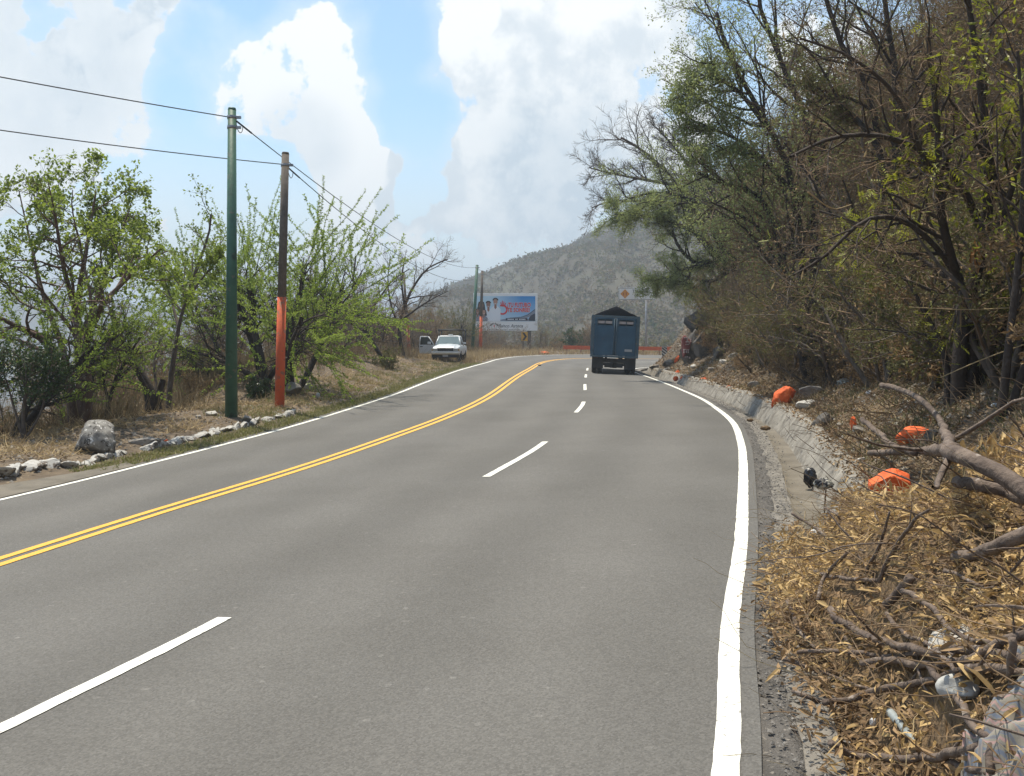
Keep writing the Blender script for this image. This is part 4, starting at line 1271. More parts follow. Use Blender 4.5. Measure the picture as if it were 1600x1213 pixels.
def pole(name, base, top, r0, r1, upper, lower=None, h_low=0.0, clamp_z=None, label='', group=None):
    base, top = Vector(base), Vector(top)
    e = empty(name, base)
    ax = top - base
    H = ax.length; u = ax / H
    bm = bmesh.new()
    a = u * h_low if lower else Vector((0, 0, -.4))
    ra = r0 + (r1 - r0) * h_low / H
    add_cyl(bm, a, u * H, ra, r1, 20)
    bm_obj('shaft', bm, upper, e)
    if lower:
        bm = bmesh.new(); add_cyl(bm, Vector((0, 0, -.4)), u * h_low, r0, ra, 20); bm_obj('painted_base', bm, lower, e)
    bm = bmesh.new(); add_cyl(bm, u * (H - .005), u * (H + .05), r1 * 1.04, r1 * .9, 20); bm_obj('cap', bm, upper, e)
    for cz in clamp_z or []:
        bm = bmesh.new(); add_cyl(bm, u * (cz - .04), u * (cz + .04), r1 * 1.16, r1 * 1.16, 20)
        add_box(bm, u.x * cz + r1, u.x * cz + r1 + .12, u.y * cz - .03, u.y * cz + .03, cz - .03, cz + .03)
        bm_obj('cable_clamp', bm, M_STEEL, e)
    return tag(e, label, 'pole', group)


def zb(u, v, Y):
    if Y < 50: return hit(u, v)
    p = at(u, v, Y); p.z = ground(p.x, p.y); return p


GP = 'roadside utility poles'
b1 = zb(361, 652, 27.3); Y1 = b1.y; t1 = at(362.5, 172, Y1)
pole('utility_pole', b1, t1, .155, .098, M_GREEN, clamp_z=[(t1.z - b1.z) - .18, (t1.z - b1.z) - .42], label='tall dark green pole on the left verge, nearest of the poles', group=GP)
b2 = zb(436, 637, 29.6); Y2 = b2.y; t2 = at(446, 241, Y2)
pole('utility_pole', b2, t2, .135, .10, M_GREYPOLE, M_ORANGE, (637 - 465) / FPX * Y2, [(t2.z - b2.z) - .30], 'grey pole with an orange painted foot beside the tall green pole', GP)
b3 = zb(737.5, 560, 92); t3 = at(745.5, 415, 92)
pole('utility_pole', b3, t3, .17, .13, M_GREEN, clamp_z=[(t3.z - b3.z) - .2], label='far green pole leaning in front of the billboard edge', group=GP)
b4 = zb(750.5, 560, 94); t4 = at(753.5, 424, 94)
pole('utility_pole', b4, t4, .16, .12, M_GREYPOLE, M_ORANGE, (560 - 503) / FPX * 94, [(t4.z - b4.z) - .3], 'far grey pole with orange foot in front of the billboard', GP)
b5 = zb(641, 566, 66); t5 = at(630.5, 426, 66)
pole('utility_pole', b5, t5, .12, .075, M_GREYPOLE, mat('faded_orange_paint', (.36, .095, .045), (.26, .085, .05), scale=3, rough=.8), (566 - 510) / FPX * 66, None, 'thin leaning pole with a faded orange foot among bare trees', GP)


def wire(p, q, sag, label, r=.013, n=40):
    t = np.linspace(0, 1, n)[:, None]
    P = np.array(p)[None] * (1 - t) + np.array(q)[None] * t
    P[:, 2] -= (4 * sag * t * (1 - t))[:, 0]
    o = P[0].copy()
    g = Geo(); tubes(g, (P - o)[None], np.full((1, n), r), 6)
    return tag(link('overhead_cable', g.mesh('overhead_cable', [M_WIRE], True), None, o), label, 'cable', 'overhead cables')


wz1 = at(368, 183, Y1); wz1b = at(357, 181, Y1)
wire(at(357, 183, Y1), (-28, 0, 8.6), .55, 'upper overhead cable running left out of frame from the tall green pole')
wire(at(441, 257, Y2), (-27.0, 2, 7.6), .7, 'lower overhead cable running left out of frame from the orange footed pole')
wire(at(369, 189, Y1), at(744, 418, 92), 1.05, 'upper overhead cable from the tall green pole to the far green pole')
wire(at(450, 262, Y2), at(752.5, 431, 94), 1.5, 'lower overhead cable from the orange footed pole to the far poles')
wire(at(747, 420, 92), at(800, 437, 150), .6, 'far overhead cable continuing past the billboard from the far green pole', r=.012)


def grip(name, p, d, label):
    """preformed dead-end grip with its loop of spare cable"""
    p = Vector(p); d = Vector(d).normalized()
    g = Geo()
    t = np.linspace(0, 1, 8)[:, None]
    P = np.array(p)[None] + np.array(d)[None] * t * 1.2
    tubes(g, P[None] - np.array(p), np.full((1, 8), .022), 6)
    a = np.linspace(0, math.pi, 9)
    Q = np.stack([np.array(d) * (.5 * (1 - math.cos(x)) / 2) + np.array((0, 0, -.22 * math.sin(x))) for x in a])
    tubes(g, Q[None], np.full((1, 9), .010), 5)
    return tag(link(name, g.mesh(name, [M_WIRE], True), None, p), label, 'cable fitting')


grip('cable_grip', at(369, 189, Y1), at(744, 420, 92) - at(369, 189, Y1) + Vector((0, 0, -4)), 'dark cable grip with a small loop right of the tall green pole top')
grip('cable_grip', at(450, 262, Y2), at(752, 431, 94) - at(450, 262, Y2) + Vector((0, 0, -6)), 'dark cable grip right of the orange footed pole top')

# ------------------------------------------------------------------ lettering
def text_mesh(name, body, size, m, parent, loc, rot=(math.pi / 2, 0, 0), bold=0.0, shear=0.0, align='LEFT', width=None, depth=.004):
    cu = bpy.data.curves.new(name, 'FONT')
    cu.body = body; cu.size = size; cu.offset = bold; cu.shear = shear; cu.align_x = align; cu.extrude = depth
    cu.resolution_u = 3
    o = bpy.data.objects.new(name, cu); COL.objects.link(o)
    bpy.context.view_layer.update()
    me = bpy.data.meshes.new_from_object(o.evaluated_get(bpy.context.evaluated_depsgraph_get()))
    bpy.data.objects.remove(o); bpy.data.curves.remove(cu)
    if width:
        xs = [v.co.x for v in me.vertices]; k = width / (max(xs) - min(xs)); x0 = min(xs) if align == 'LEFT' else 0
        for v in me.vertices: v.co.x = (v.co.x - x0) * k
    me.materials.clear(); me.materials.append(m); me.name = name
    t = link(name, me, parent, loc); t.rotation_euler = rot
    return t


def flat(name, poly, y, m, parent, thick=.004):
    """flat printed shape on a panel facing -Y: poly in (x, z)"""
    bm = bmesh.new()
    add_prism(bm, poly, 'y', y - thick, y)
    return bm_obj(name, bm, m, parent)


def ell(cx, cz, rx, rz, n=20, a0=0, a1=360):
    return [(cx + rx * math.cos(math.radians(a)), cz + rz * math.sin(math.radians(a))) for a in np.linspace(a0, a1, n, endpoint=(a1 - a0) < 360)]


def arc_band(cx, cz, r, w, a0, a1, n=18, sx=1.0):
    o = [(cx + sx * (r + w / 2) * math.cos(R_(a)), cz + (r + w / 2) * math.sin(R_(a))) for a in np.linspace(a0, a1, n)]
    i = [(cx + sx * (r - w / 2) * math.cos(R_(a)), cz + (r - w / 2) * math.sin(R_(a))) for a in np.linspace(a1, a0, n)]
    return o + i


# ------------------------------------------------------------------ billboard (print is 7.3 m by 4.2 m; x, z in metres from its lower left)
def billboard():
    Y = 112.0
    a = at(739.5, 517, Y); c = at(840, 517, Y)
    W = c.x - a.x; Hh = (516.5 - 458) / FPX * Y
    gz = ground((a.x + c.x) / 2, Y)
    e = empty('billboard', (a.x, Y, a.z), R_(2.0))
    white = mat('billboard_white', (.80, .82, .82), (.75, .77, .77), scale=.6, rough=.55)
    dark = mat('billboard_posts', (.035, .032, .030), (.06, .055, .05), scale=4, rough=.7)
    bm = bmesh.new(); add_box(bm, 0, W, 0, .16, 0, Hh, .02); bm_obj('panel', bm, white, e)
    for x in (758.6, 827.3):
        px = (x - 739.5) / 100.5 * W
        bm = bmesh.new(); add_box(bm, px - .22, px + .22, .20, .55, -(a.z - gz) - .6, Hh * .8, .01); bm_obj('post', bm, dark, e)
    bm = bmesh.new()
    for z in (Hh * .2, Hh * .5, Hh * .78): add_box(bm, .1, W - .1, .165, .20, z - .05, z + .05)
    bm_obj('back_rail', bm, dark, e)
    # printed picture
    sky_m = bpy.data.materials.new('print_blue'); sky_m.use_nodes = True
    nt = sky_m.node_tree; bs = nt.nodes['Principled BSDF']; bs.inputs['Roughness'].default_value = .5
    tc = nt.nodes.new('ShaderNodeTexCoord'); sx = nt.nodes.new('ShaderNodeSeparateXYZ'); nt.links.new(tc.outputs['Object'], sx.inputs[0])
    mr = nt.nodes.new('ShaderNodeMapRange'); nt.links.new(sx.outputs['X'], mr.inputs[0]); mr.inputs[1].default_value = W * .28; mr.inputs[2].default_value = W * .75
    mz = nt.nodes.new('ShaderNodeMapRange'); nt.links.new(sx.outputs['Z'], mz.inputs[0]); mz.inputs[1].default_value = Hh * .3; mz.inputs[2].default_value = Hh * .9; mz.inputs[3].default_value = .35; mz.inputs[4].default_value = 1
    ml = nt.nodes.new('ShaderNodeMath'); ml.operation = 'MULTIPLY'; nt.links.new(mr.outputs[0], ml.inputs[0]); nt.links.new(mz.outputs[0], ml.inputs[1])
    mx = nt.nodes.new('ShaderNodeMix'); mx.data_type = 'RGBA'; nt.links.new(ml.outputs[0], mx.inputs['Factor'])
    mx.inputs['A'].default_value = (.50, .70, .82, 1); mx.inputs['B'].default_value = (.005, .24, .62, 1)
    nt.links.new(mx.outputs['Result'], bs.inputs['Base Color'])
    X = lambda f: f * W
    Z = lambda f: f * Hh
    pic = flat('print', [(X(.03), Z(.25)), (X(.965), Z(.25)), (X(.965), Z(.92)), (X(.03), Z(.92))], -.004, sky_m, e)
    red = mat('print_red', (.62, .012, .02), rough=.5); grey = mat('print_grey', (.16, .17, .18), rough=.5)
    navy = mat('print_navy', (.012, .022, .05), rough=.5); skin = mat('print_skin', (.42, .23, .16), rough=.5); skin2 = mat('print_skin_shade', (.26, .12, .08), rough=.5)
    hair = mat('print_hair', (.02, .014, .012), rough=.5); cloth = mat('print_white_shirt', (.72, .77, .82), rough=.5); pale = mat('print_pale', (.50, .56, .62), rough=.5)
    gcl = mat('print_grey_shirt', (.20, .23, .30), rough=.5)
    # four people in the print, left to right
    k = -.008
    def person_print(cx, top, s, sk, shirt, long_hair, yy):
        f = lambda pts: [(cx * W + p * s * Hh, (top * Hh) + q * s * Hh) for p, q in pts]
        if long_hair: flat('printed_hair', f([(-.42, -.75), (-.36, -.3), (-.28, 0), (0, .14), (.28, 0), (.36, -.3), (.42, -.75), (.2, -.9), (-.2, -.9)]), yy, hair, pic)
        flat('printed_body', f([(-.52, -2.6), (-.55, -1.1), (-.44, -.88), (-.14, -.72), (.14, -.72), (.44, -.88), (.55, -1.1), (.52, -2.6)]) if top - 2.6 * s > .25 else
             [(cx * W - .5 * s * Hh, Z(.252)), (cx * W - .53 * s * Hh, (top - 1.1 * s) * Hh), (cx * W - .14 * s * Hh, (top - .72 * s) * Hh), (cx * W + .14 * s * Hh, (top - .72 * s) * Hh), (cx * W + .53 * s * Hh, (top - 1.1 * s) * Hh), (cx * W + .5 * s * Hh, Z(.252))], yy - .004, shirt, pic)
        flat('printed_neck', f([(-.12, -.95), (-.11, -.5), (.11, -.5), (.12, -.95), (0, -1.12)]), yy - .008, skin2, pic)
        flat('printed_face', [(cx * W + p, top * Hh - .32 * s * Hh + q) for p, q in ell(0, 0, .22 * s * Hh, .33 * s * Hh)], yy - .012, sk, pic)
        if not long_hair: flat('printed_hair', [(cx * W + p, top * Hh - .24 * s * Hh + q) for p, q in arc_band(0, 0, .24 * s * Hh, .13 * s * Hh, 8, 172)], yy - .016, hair, pic)
        flat('printed_smile', [(cx * W + p, top * Hh - .47 * s * Hh + q) for p, q in arc_band(0, .02, .09 * s * Hh, .035 * s * Hh, 200, 340)], yy - .016, cloth, pic)
    person_print(.125, .76, .26, skin2, gcl, True, -.010)
    person_print(.235, .78, .25, skin2, cloth, False, -.014)
    person_print(.345, .86, .26, skin, cloth, False, -.030)
    person_print(.068, .57, .19, skin2, gcl, True, -.050)
    person_print(.165, .55, .19, skin, gcl, True, -.050)
    # car-like swoosh and dark strip
    flat('printed_road', [(X(.40), Z(.262)), (X(.40), Z(.285)), (X(.55), Z(.33)), (X(.75), Z(.35)), (X(.85), Z(.41)), (X(.962), Z(.55)), (X(.962), Z(.48)), (X(.87), Z(.37)), (X(.80), Z(.315)), (X(.962), Z(.30)), (X(.962), Z(.262))], -.03, gcl, pic)
    flat('printed_road_edge', [(X(.55), Z(.332)), (X(.75), Z(.355)), (X(.85), Z(.415)), (X(.962), Z(.555)), (X(.962), Z(.58)), (X(.845), Z(.43)), (X(.745), Z(.37)), (X(.55), Z(.342))], -.034, navy, pic)
    flat('printed_dark_patch', [(X(.86), Z(.32)), (X(.89), Z(.40)), (X(.962), Z(.47)), (X(.962), Z(.26)), (X(.87), Z(.26))], -.034, navy, pic)
    flat('printed_band', [(X(.505), Z(.275)), (X(.845), Z(.275)), (X(.845), Z(.335)), (X(.505), Z(.335))], -.04, navy, pic)
    for q in range(14):
        x0 = .535 + q * .02
        if q in (5, 8): continue
        flat('printed_dash', [(X(x0), Z(.29)), (X(x0 + .014), Z(.29)), (X(x0 + .014), Z(.318)), (X(x0), Z(.318))], -.045, cloth, pic)
    # the red hand sign and slogan
    flat('hand_emblem', [(X(.455) + p, Z(.56) + q) for p, q in arc_band(0, 0, .115 * Hh, .045 * Hh, -155, 75)], -.03, red, pic)
    flat('hand_emblem', [(X(.415), Z(.685)), (X(.50), Z(.665)), (X(.50), Z(.635)), (X(.415), Z(.655))], -.03, red, pic)
    for (x0, z0, x1, z1) in ((.44, .67, .427, .76), (.455, .67, .452, .80), (.47, .67, .478, .78), (.487, .67, .503, .74)):
        flat('hand_emblem', [(X(x0) - .05, Z(z0)), (X(x0) + .05, Z(z0)), (X(x1) + .04, Z(z1)), (X(x1) - .04, Z(z1))], -.032, red, pic)
    halo = mat('print_letter_edge', (.60, .62, .66), rough=.5)
    for body, z, w in (('¡TU FUTURO', .635, .365), ('TE SONRÍE!', .50, .35)):
        text_mesh('slogan_outline', body, .66, halo, pic, (X(.525), -.010, Z(z)), bold=.045, width=X(w) + .06)
        text_mesh('slogan', body, .66, red, pic, (X(.528), -.018, Z(z)), bold=.022, width=X(w))
    # bank name and eye emblem
    text_mesh('bank_name', 'Banco Azteca', .52, grey, e, (X(.39), -.008, Z(.09)), bold=.008, shear=.25, width=X(.385))
    flat('eye_emblem', [(X(.325) + p, Z(.115) + q) for p, q in arc_band(0, 0, .075 * Hh, .035 * Hh, 5, 85, sx=1.3)], -.008, grey, e)
    flat('eye_emblem', [(X(.325) + p, Z(.115) + q) for p, q in arc_band(0, 0, .075 * Hh, .035 * Hh, 95, 175, sx=1.3)], -.008, grey, e)
    flat('eye_emblem', [(X(.325) + p, Z(.125) + q) for p, q in ell(0, 0, .07, .12, 12)], -.008, red, e)
    for q in range(26):
        if q in (4, 8, 15, 20): continue
        x0 = .255 + q * .0185
        flat('small_print', [(X(x0), Z(.018)), (X(x0 + .012), Z(.018)), (X(x0 + .012), Z(.036)), (X(x0), Z(.036))], -.006, grey, e)
    flat('corner_mark', [(X(.06), Z(.115)), (X(.1), Z(.115)), (X(.1), Z(.145)), (X(.06), Z(.145))], -.006, navy, e)
    return tag(e, 'wide bank billboard on two dark posts with smiling people on blue sky', 'billboard')


billboard()

M_BLACK = mat('black_paint', (.018, .018, .018), rough=.5)
M_SIGNYEL = mat('sign_yellow', (.62, .33, .03), (.52, .28, .03), scale=5, rough=.5)


def chevron_sign():
    Y = 106.0
    p = at(819.5, 533, Y); g = ground(p.x, p.y)
    e = empty('chevron_sign', (p.x, Y, g))
    z0 = p.z - g
    box('post', M_STEEL, e, -.03, .03, .03, .09, -.4, z0 + .9)
    box('plate', M_SIGNYEL, e, -.34, .34, 0, .02, z0, z0 + .95, .008)
    zc = z0 + .475
    flat('chevron', [(-.26, zc + .42), (-.02, zc + .42), (.27, zc), (-.02, zc - .42), (-.26, zc - .42), (.02, zc)], -.003, M_BLACK, e)
    tag(e, 'yellow chevron sign with a black arrow under the billboard', 'road sign')


chevron_sign()


def lane_sign():
    Y = 119.0
    a = at(966, 469, Y); k = Y / FPX
    px = (1010 - 966) * k
    g = ground(a.x + px, Y)
    e = empty('lane_end_sign', (a.x, Y, a.z))
    pan = mat('sign_grey_white', (.70, .69, .66), (.62, .61, .58), scale=.9, rough=.5)
    w, h = 58 * k, 19.5 * k
    box('panel', pan, e, 0, w, 0, .08, 0, h, .02)
    bm = bmesh.new()
    for x0, x1, z0, z1 in ((.04, w - .04, .05, .10), (.04, w - .04, h - .10, h - .05), (.04, .09, .105, h - .105), (w - .09, w - .04, .105, h - .105)):
        add_box(bm, x0, x1, -.006, -.001, z0, z1)
    bm_obj('border', bm, M_BLACK, e)
    cx, cz = 10.5 * k, 9.5 * k
    am = mat('sign_amber', (.55, .22, .015), rough=.5)
    flat('diamond', [(cx - .56, cz), (cx, cz + .56), (cx + .56, cz), (cx, cz - .56)], -.005, am, e)
    rd = mat('sign_rust', (.30, .07, .01), rough=.5)
    flat('lane_symbol', [(cx - .22, cz - .2), (cx - .12, cz - .2), (cx - .12, cz + .12), (cx - .22, cz + .2)], -.010, rd, e)
    flat('lane_symbol', [(cx + .10, cz - .2), (cx + .2, cz - .2), (cx + .2, cz + .2), (cx + .10, cz + .2)], -.010, rd, e)
    text_mesh('lettering', 'TERMINA C', .50, M_BLACK, e, (22 * k, -.006, 11.5 * k), bold=.008, width=30 * k)
    text_mesh('lettering', 'DE', .50, M_BLACK, e, (25.5 * k, -.006, 5.0 * k), bold=.008, width=5.2 * k)
    gal = mat('galvanised_post', (.28, .28, .29), (.34, .34, .35), scale=3, rough=.5, metal=.3)
    bm = bmesh.new(); add_cyl(bm, (px, .25, g - a.z - .4), (px, .25, h + .2), .14, .11, 14); bm_obj('post', bm, gal, e)
    bm = bmesh.new()
    for z in (.3, h - .3): add_cyl(bm, (.2, .16, z), (w + .2, .16, z), .045, .045, 8)
    bm_obj('arm', bm, gal, e)
    tag(e, 'pale overhead lane sign with an amber diamond, half hidden by the trees', 'road sign')


lane_sign()


def guard_rail():
    a = Vector((5.6, 100.8, 0)); c = Vector((19.5, 107.0, 0))
    P = catmull([(5.2, 100.2), (7.4, 101.9), (10.5, 103.8), (13, 105.2), (20, 108)], .5)
    e = empty('guard_rail', (P[0][0], P[0][1], 0))
    om = mat('orange_rail_paint', (.66, .13, .035), (.56, .10, .03), scale=2, rough=.5, spots=[((.35, .16, .09), 5, .66, .05)])
    prof = [(.0, .52), (-.05, .56), (-.08, .62), (-.05, .68), (.0, .71), (-.05, .74), (-.08, .80), (-.05, .86), (.0, .90)]
    nn = normals2(P); V = []
    zt = np.array([max(ground(x, y), float(road_z(np.array(x), np.array(y)))) for x, y in P])
    for (d, z) in prof: V.append(np.stack([P[:, 0] - nn[:, 0] * -d * 1 - P[0][0], P[:, 1] - nn[:, 1] * -d - P[0][1], zt + z - .05], 1))
    V = np.array(V).transpose(1, 0, 2)
    i = np.arange(V.shape[0] * len(prof)).reshape(-1, len(prof))
    Q = np.stack([i[:-1, :-1], i[:-1, 1:], i[1:, 1:], i[1:, :-1]], -1).reshape(-1, 4)
    o = link('rail', np_mesh('rail', V.reshape(-1, 3), Q, mats=[om], smooth=True), e)
    md = o.modifiers.new('thickness', 'SOLIDIFY'); md.thickness = .012
    gp = mat('rail_post', (.25, .10, .06), (.18, .09, .06), scale=3, rough=.7)
    for k in range(1, len(P) - 1, 4):
        x, y = P[k] - P[0] + -nn[k] * .12
        box('post', gp, e, x - .06, x + .06, y - .06, y + .06, zt[k] - .5, zt[k] + .8)
    tag(e, 'low orange guard rail round the outside of the far bend', 'guard rail')


guard_rail()


def marker_post():
    p = zb(1038, 563, 72.0)
    q = at(1038, 541, 72.0)
    h = q.z - p.z
    e = empty('bend_marker', p)
    wh = mat('marker_white', (.50, .50, .48), rough=.6)
    w = .19
    box('panel', wh, e, -w, w, 0, .03, max(0.2, h - 1.05), h)
    box('post', M_STEEL, e, -.03, .03, .035, .09, -.3, h - .05)
    z0 = max(.2, h - 1.05)
    k = 0
    z = z0 - .30
    while z < h:
        pts = [(-w, z + .30), (w, z), (w, z + .11), (-w, z + .41)]
        # clip to the panel
        pts = [(x, min(max(zz, z0), h)) for x, zz in pts]
        if abs(pts[1][1] - pts[2][1]) + abs(pts[0][1] - pts[3][1]) > .02:
            try: flat('stripe', pts, -.003, M_BLACK, e)
            except Exception: pass
        z += .22
    tag(e, 'narrow marker with black and white diagonal stripes at the far bend', 'road marker')


marker_post()

# ------------------------------------------------------------------ lorry
def lorry():
    p = at(958, 584, 54.0)
    Y = 54.0
    zroad = float(road_z(np.array(p.x), np.array(Y)))
    e = empty('lorry', (p.x, Y, zroad), R_(1.0))
    e.rotation_euler = (0, R_(2.6), R_(-5.2))
    blue = mat('lorry_blue', (.014, .060, .112), (.022, .088, .155), scale=1.4, detail=7, rough=.55, spots=[((.09, .065, .05), 2.2, .64, .08), ((.05, .09, .12), 11, .66, .05)], bump=.15, bscale=8)
    bluel = mat('lorry_blue_trim', (.045, .085, .115), (.065, .11, .145), scale=3, rough=.6, spots=[((.13, .10, .08), 5, .62, .07)])
    blk = mat('chassis_black', (.018, .017, .017), (.035, .03, .028), scale=3, rough=.85)
    rub = mat('tyre_rubber', (.016, .016, .017), (.03, .028, .027), scale=6, rough=.9)
    tarp_m = mat('black_tarpaulin', (.005, .005, .008), (.009, .009, .013), scale=3, rough=1.0, spec=.05, bump=.5, bscale=5)
    slot_m = mat('daylight_pink_grey', (.50, .44, .43), (.42, .36, .35), scale=3, rough=.7)  # pale tone painted for the light showing through the door slots
    hw, z0, z1, ln = 1.27, 1.12, 3.16, 7.2
    # dump body: sides, front, floor, frame, two rear doors
    box('floor', blk, e, -hw, hw, .06, ln, z0 - .10, z0)
    for s in (-1, 1):
        sd = box('side_wall', blue, e, *( (-hw, -hw + .07) if s < 0 else (hw - .07, hw)), .12, ln, z0 + .003, z1)
        for k in range(8):
            y = .25 + k * .95
            box('rib', blue, sd, *((-hw - .05, -hw - .002) if s < 0 else (hw + .002, hw + .05)), y, y + .12, z0 + .05, z1 - .05)
        box('corner_post', bluel, e, *((-hw - .03, -hw + .13) if s < 0 else (hw - .13, hw + .03)), -.02, .115, z0 - .12, z1 + .02, .012)
    box('front_wall', blue, e, -hw + .073, hw - .073, ln - .08, ln, z0 + .003, z1)
    bm = bmesh.new(); add_box(bm, -hw + .135, hw - .135, -.01, .10, z1 - .09, z1 + .01, .01); bm_obj('top_rail', bm, bluel, e)
    bm = bmesh.new(); add_box(bm, -hw - .03, hw + .03, -.05, .05, z0 - .22, z0 - .125, .012); bm_obj('rear_sill', bm, bluel, e)
    for s in (-1, 1):
        x0, x1 = (-hw + .137, -.012) if s < 0 else (.012, hw - .137)
        d = empty('rear_door'); d.parent = e
        zt = z1 - .095; sz0, sz1 = zt - .42, zt - .10
        # door skin with an open slot near its top
        bm = bmesh.new()
        add_box(bm, x0, x1, .0, .05, z0 - .115, sz0, .008)
        add_box(bm, x0, x1, .0, .05, sz1, zt, .006)
        add_box(bm, x0, x0 + .13, .0, .05, sz0 + .002, sz1 - .002)
        add_box(bm, x1 - .13, x1, .0, .05, sz0 + .002, sz1 - .002)
        bm_obj('door_skin', bm, blue, d)
        box('slot_daylight', slot_m, d, x0 + .10, x1 - .10, .052, .08, sz0 + .09, sz1 - .09)  # added pale panel, its colour stands in for daylight seen through the slot
        m_ = (x0 + x1) / 2
        for xx in (x0 + .16, m_, x1 - .16): box('slot_bracket', bluel, d, xx - .025, xx + .025, -.025, -.001, sz0 - .03, sz1 + .02)
        for xx in (x0 + .08, x1 - .08): box('stiffener', blue, d, xx - .04, xx + .04, -.035, -.002, z0 - .05, zt - .05, .006)
        for zz in (z0 + .45, z0 + 1.0): box('stiffener', blue, d, x0 + .125, x1 - .125, -.02, -.002, zz - .03, zz + .03)
        for zz in (z0 + .1, z0 + .8, z0 + 1.5):
            xx = x0 if s < 0 else x1
            bm = bmesh.new(); add_cyl(bm, (xx, -.04, zz), (xx, -.04, zz + .16), .028, .028, 8); bm_obj('hinge', bm, bluel, d)
        bm = bmesh.new(); xx = -.06 * -s if s > 0 else -.06
        add_cyl(bm, (xx, -.05, z0 - .05), (xx, -.05, zt - .06), .02, .02, 8); bm_obj('lock_bar', bm, bluel, d)
    plate = box('number_plate', mat('plate_grey', (.34, .35, .36), rough=.5), e, .55, .95, -.035, -.022, z0 + .13, z0 + .26)
    # peaked tarpaulin over the load
    bm = bmesh.new()
    rg = np.random.RandomState(4)
    xs = np.linspace(-hw + .13, hw - .13, 13); ys = np.linspace(.13, ln - .12, 22)
    grid = [[bm.verts.new((x, y, z1 + .03 + .50 * (1 - abs(x) / (hw - .13)) ** 1.0 + (.015 * rg.randn() if 0 < i < 12 else 0) + .02 * math.sin(y * 3.1))) for i, x in enumerate(xs)] for y in ys]
    for a_ in range(len(ys) - 1):
        for b_ in range(len(xs) - 1): bm.faces.new((grid[a_][b_], grid[a_][b_ + 1], grid[a_ + 1][b_ + 1], grid[a_ + 1][b_]))
    low = [bm.verts.new((x, .13, z1 - .08)) for x in xs]
    for b_ in range(len(xs) - 1): bm.faces.new((low[b_], low[b_ + 1], grid[0][b_ + 1], grid[0][b_]))
    bm_obj('tarpaulin', bm, tarp_m, e, True)
    # chassis
    for s in (-1, 1): box('chassis_rail', blk, e, s * .42 - .05, s * .42 + .05, .2, 9.2, .72, z0 - .105)
    box('cross_member', blk, e, -.95, .95, .22, .34, .62, .85)
    for s in (-1, 1):
        box('mud_flap', blk, e, s * .88 - .31, s * .88 + .31, .16, .175, .28, z0 - .13)
        box('tail_lamp', mat('tail_lamp_red', (.09, .01, .01), rough=.4), e, s * .98 - .12, s * .98 + .12, .10, .155, .86, .96)
        box('step_plate', blk, e, s * .3 - .2, s * .3 + .2, .24, .30, .35, .60)

    def wheel(x, y, w, r=.50):
        bm = bmesh.new()
        prof = [(-.5, .56), (-.5, .86), (-.42, .97), (-.2, 1), (.2, 1), (.42, .97), (.5, .86), (.5, .56)]
        seg = 24
        rings = [[bm.verts.new((x + a * w, y + math.cos(t) * b * r, r + math.sin(t) * b * r)) for t in [2 * math.pi * k / seg for k in range(seg)]] for a, b in prof]
        for i in range(len(prof) - 1):
            for k in range(seg): bm.faces.new((rings[i][k], rings[i][(k + 1) % seg], rings[i + 1][(k + 1) % seg], rings[i + 1][k]))
        wo = empty('wheel'); wo.parent = e
        bm_obj('tyre', bm, rub, wo, True)
        bm = bmesh.new(); add_cyl(bm, (x - w * .3, y, r), (x + w * .3, y, r), .56 * r, .56 * r, 18); add_cyl(bm, (x - w * .45, y, r), (x + w * .45, y, r), .2 * r, .2 * r, 12)
        bm_obj('rim', bm, blk, wo)
    for y in (.95, 2.25):
        bm = bmesh.new(); add_cyl(bm, (-1.0, y, .5), (1.0, y, .5), .07, .07, 10); add_cyl(bm, (-.18, y, .5), (.18, y, .5), .19, .19, 12); bm_obj('axle', bm, blk, e)
        for s in (-1, 1):
            wheel(s * 1.06, y, .26); wheel(s * .76, y, .26)
    for s in (-1, 1): wheel(s * 1.02, 8.2, .28)
    # cab, mostly hidden by the body
    cab = empty('cab'); cab.parent = e
    bm = bmesh.new(); add_prism(bm, [(7.5, .95), (9.6, .95), (9.6, 1.7), (9.3, 1.8), (8.8, 2.75), (7.5, 2.8)], 'x', -1.12, 1.12); bm_obj('cab_shell', bm, blue, cab)
    gl = mat('dark_glass', (.02, .025, .03), rough=.08)
    for s in (-1, 1):
        bm = bmesh.new(); add_prism(bm, [(7.9, 1.85), (9.1, 1.85), (8.75, 2.5), (7.9, 2.55)], 'x', *((-1.126, -1.121) if s < 0 else (1.121, 1.126))); bm_obj('window', bm, gl, cab)
        box('mirror', blk, cab, *((-1.40, -1.22) if s < 0 else (1.22, 1.40)), 9.0, 9.06, 1.9, 2.35)
    tag(e, 'blue dump lorry seen from behind with a peaked black tarpaulin', 'lorry')


lorry()

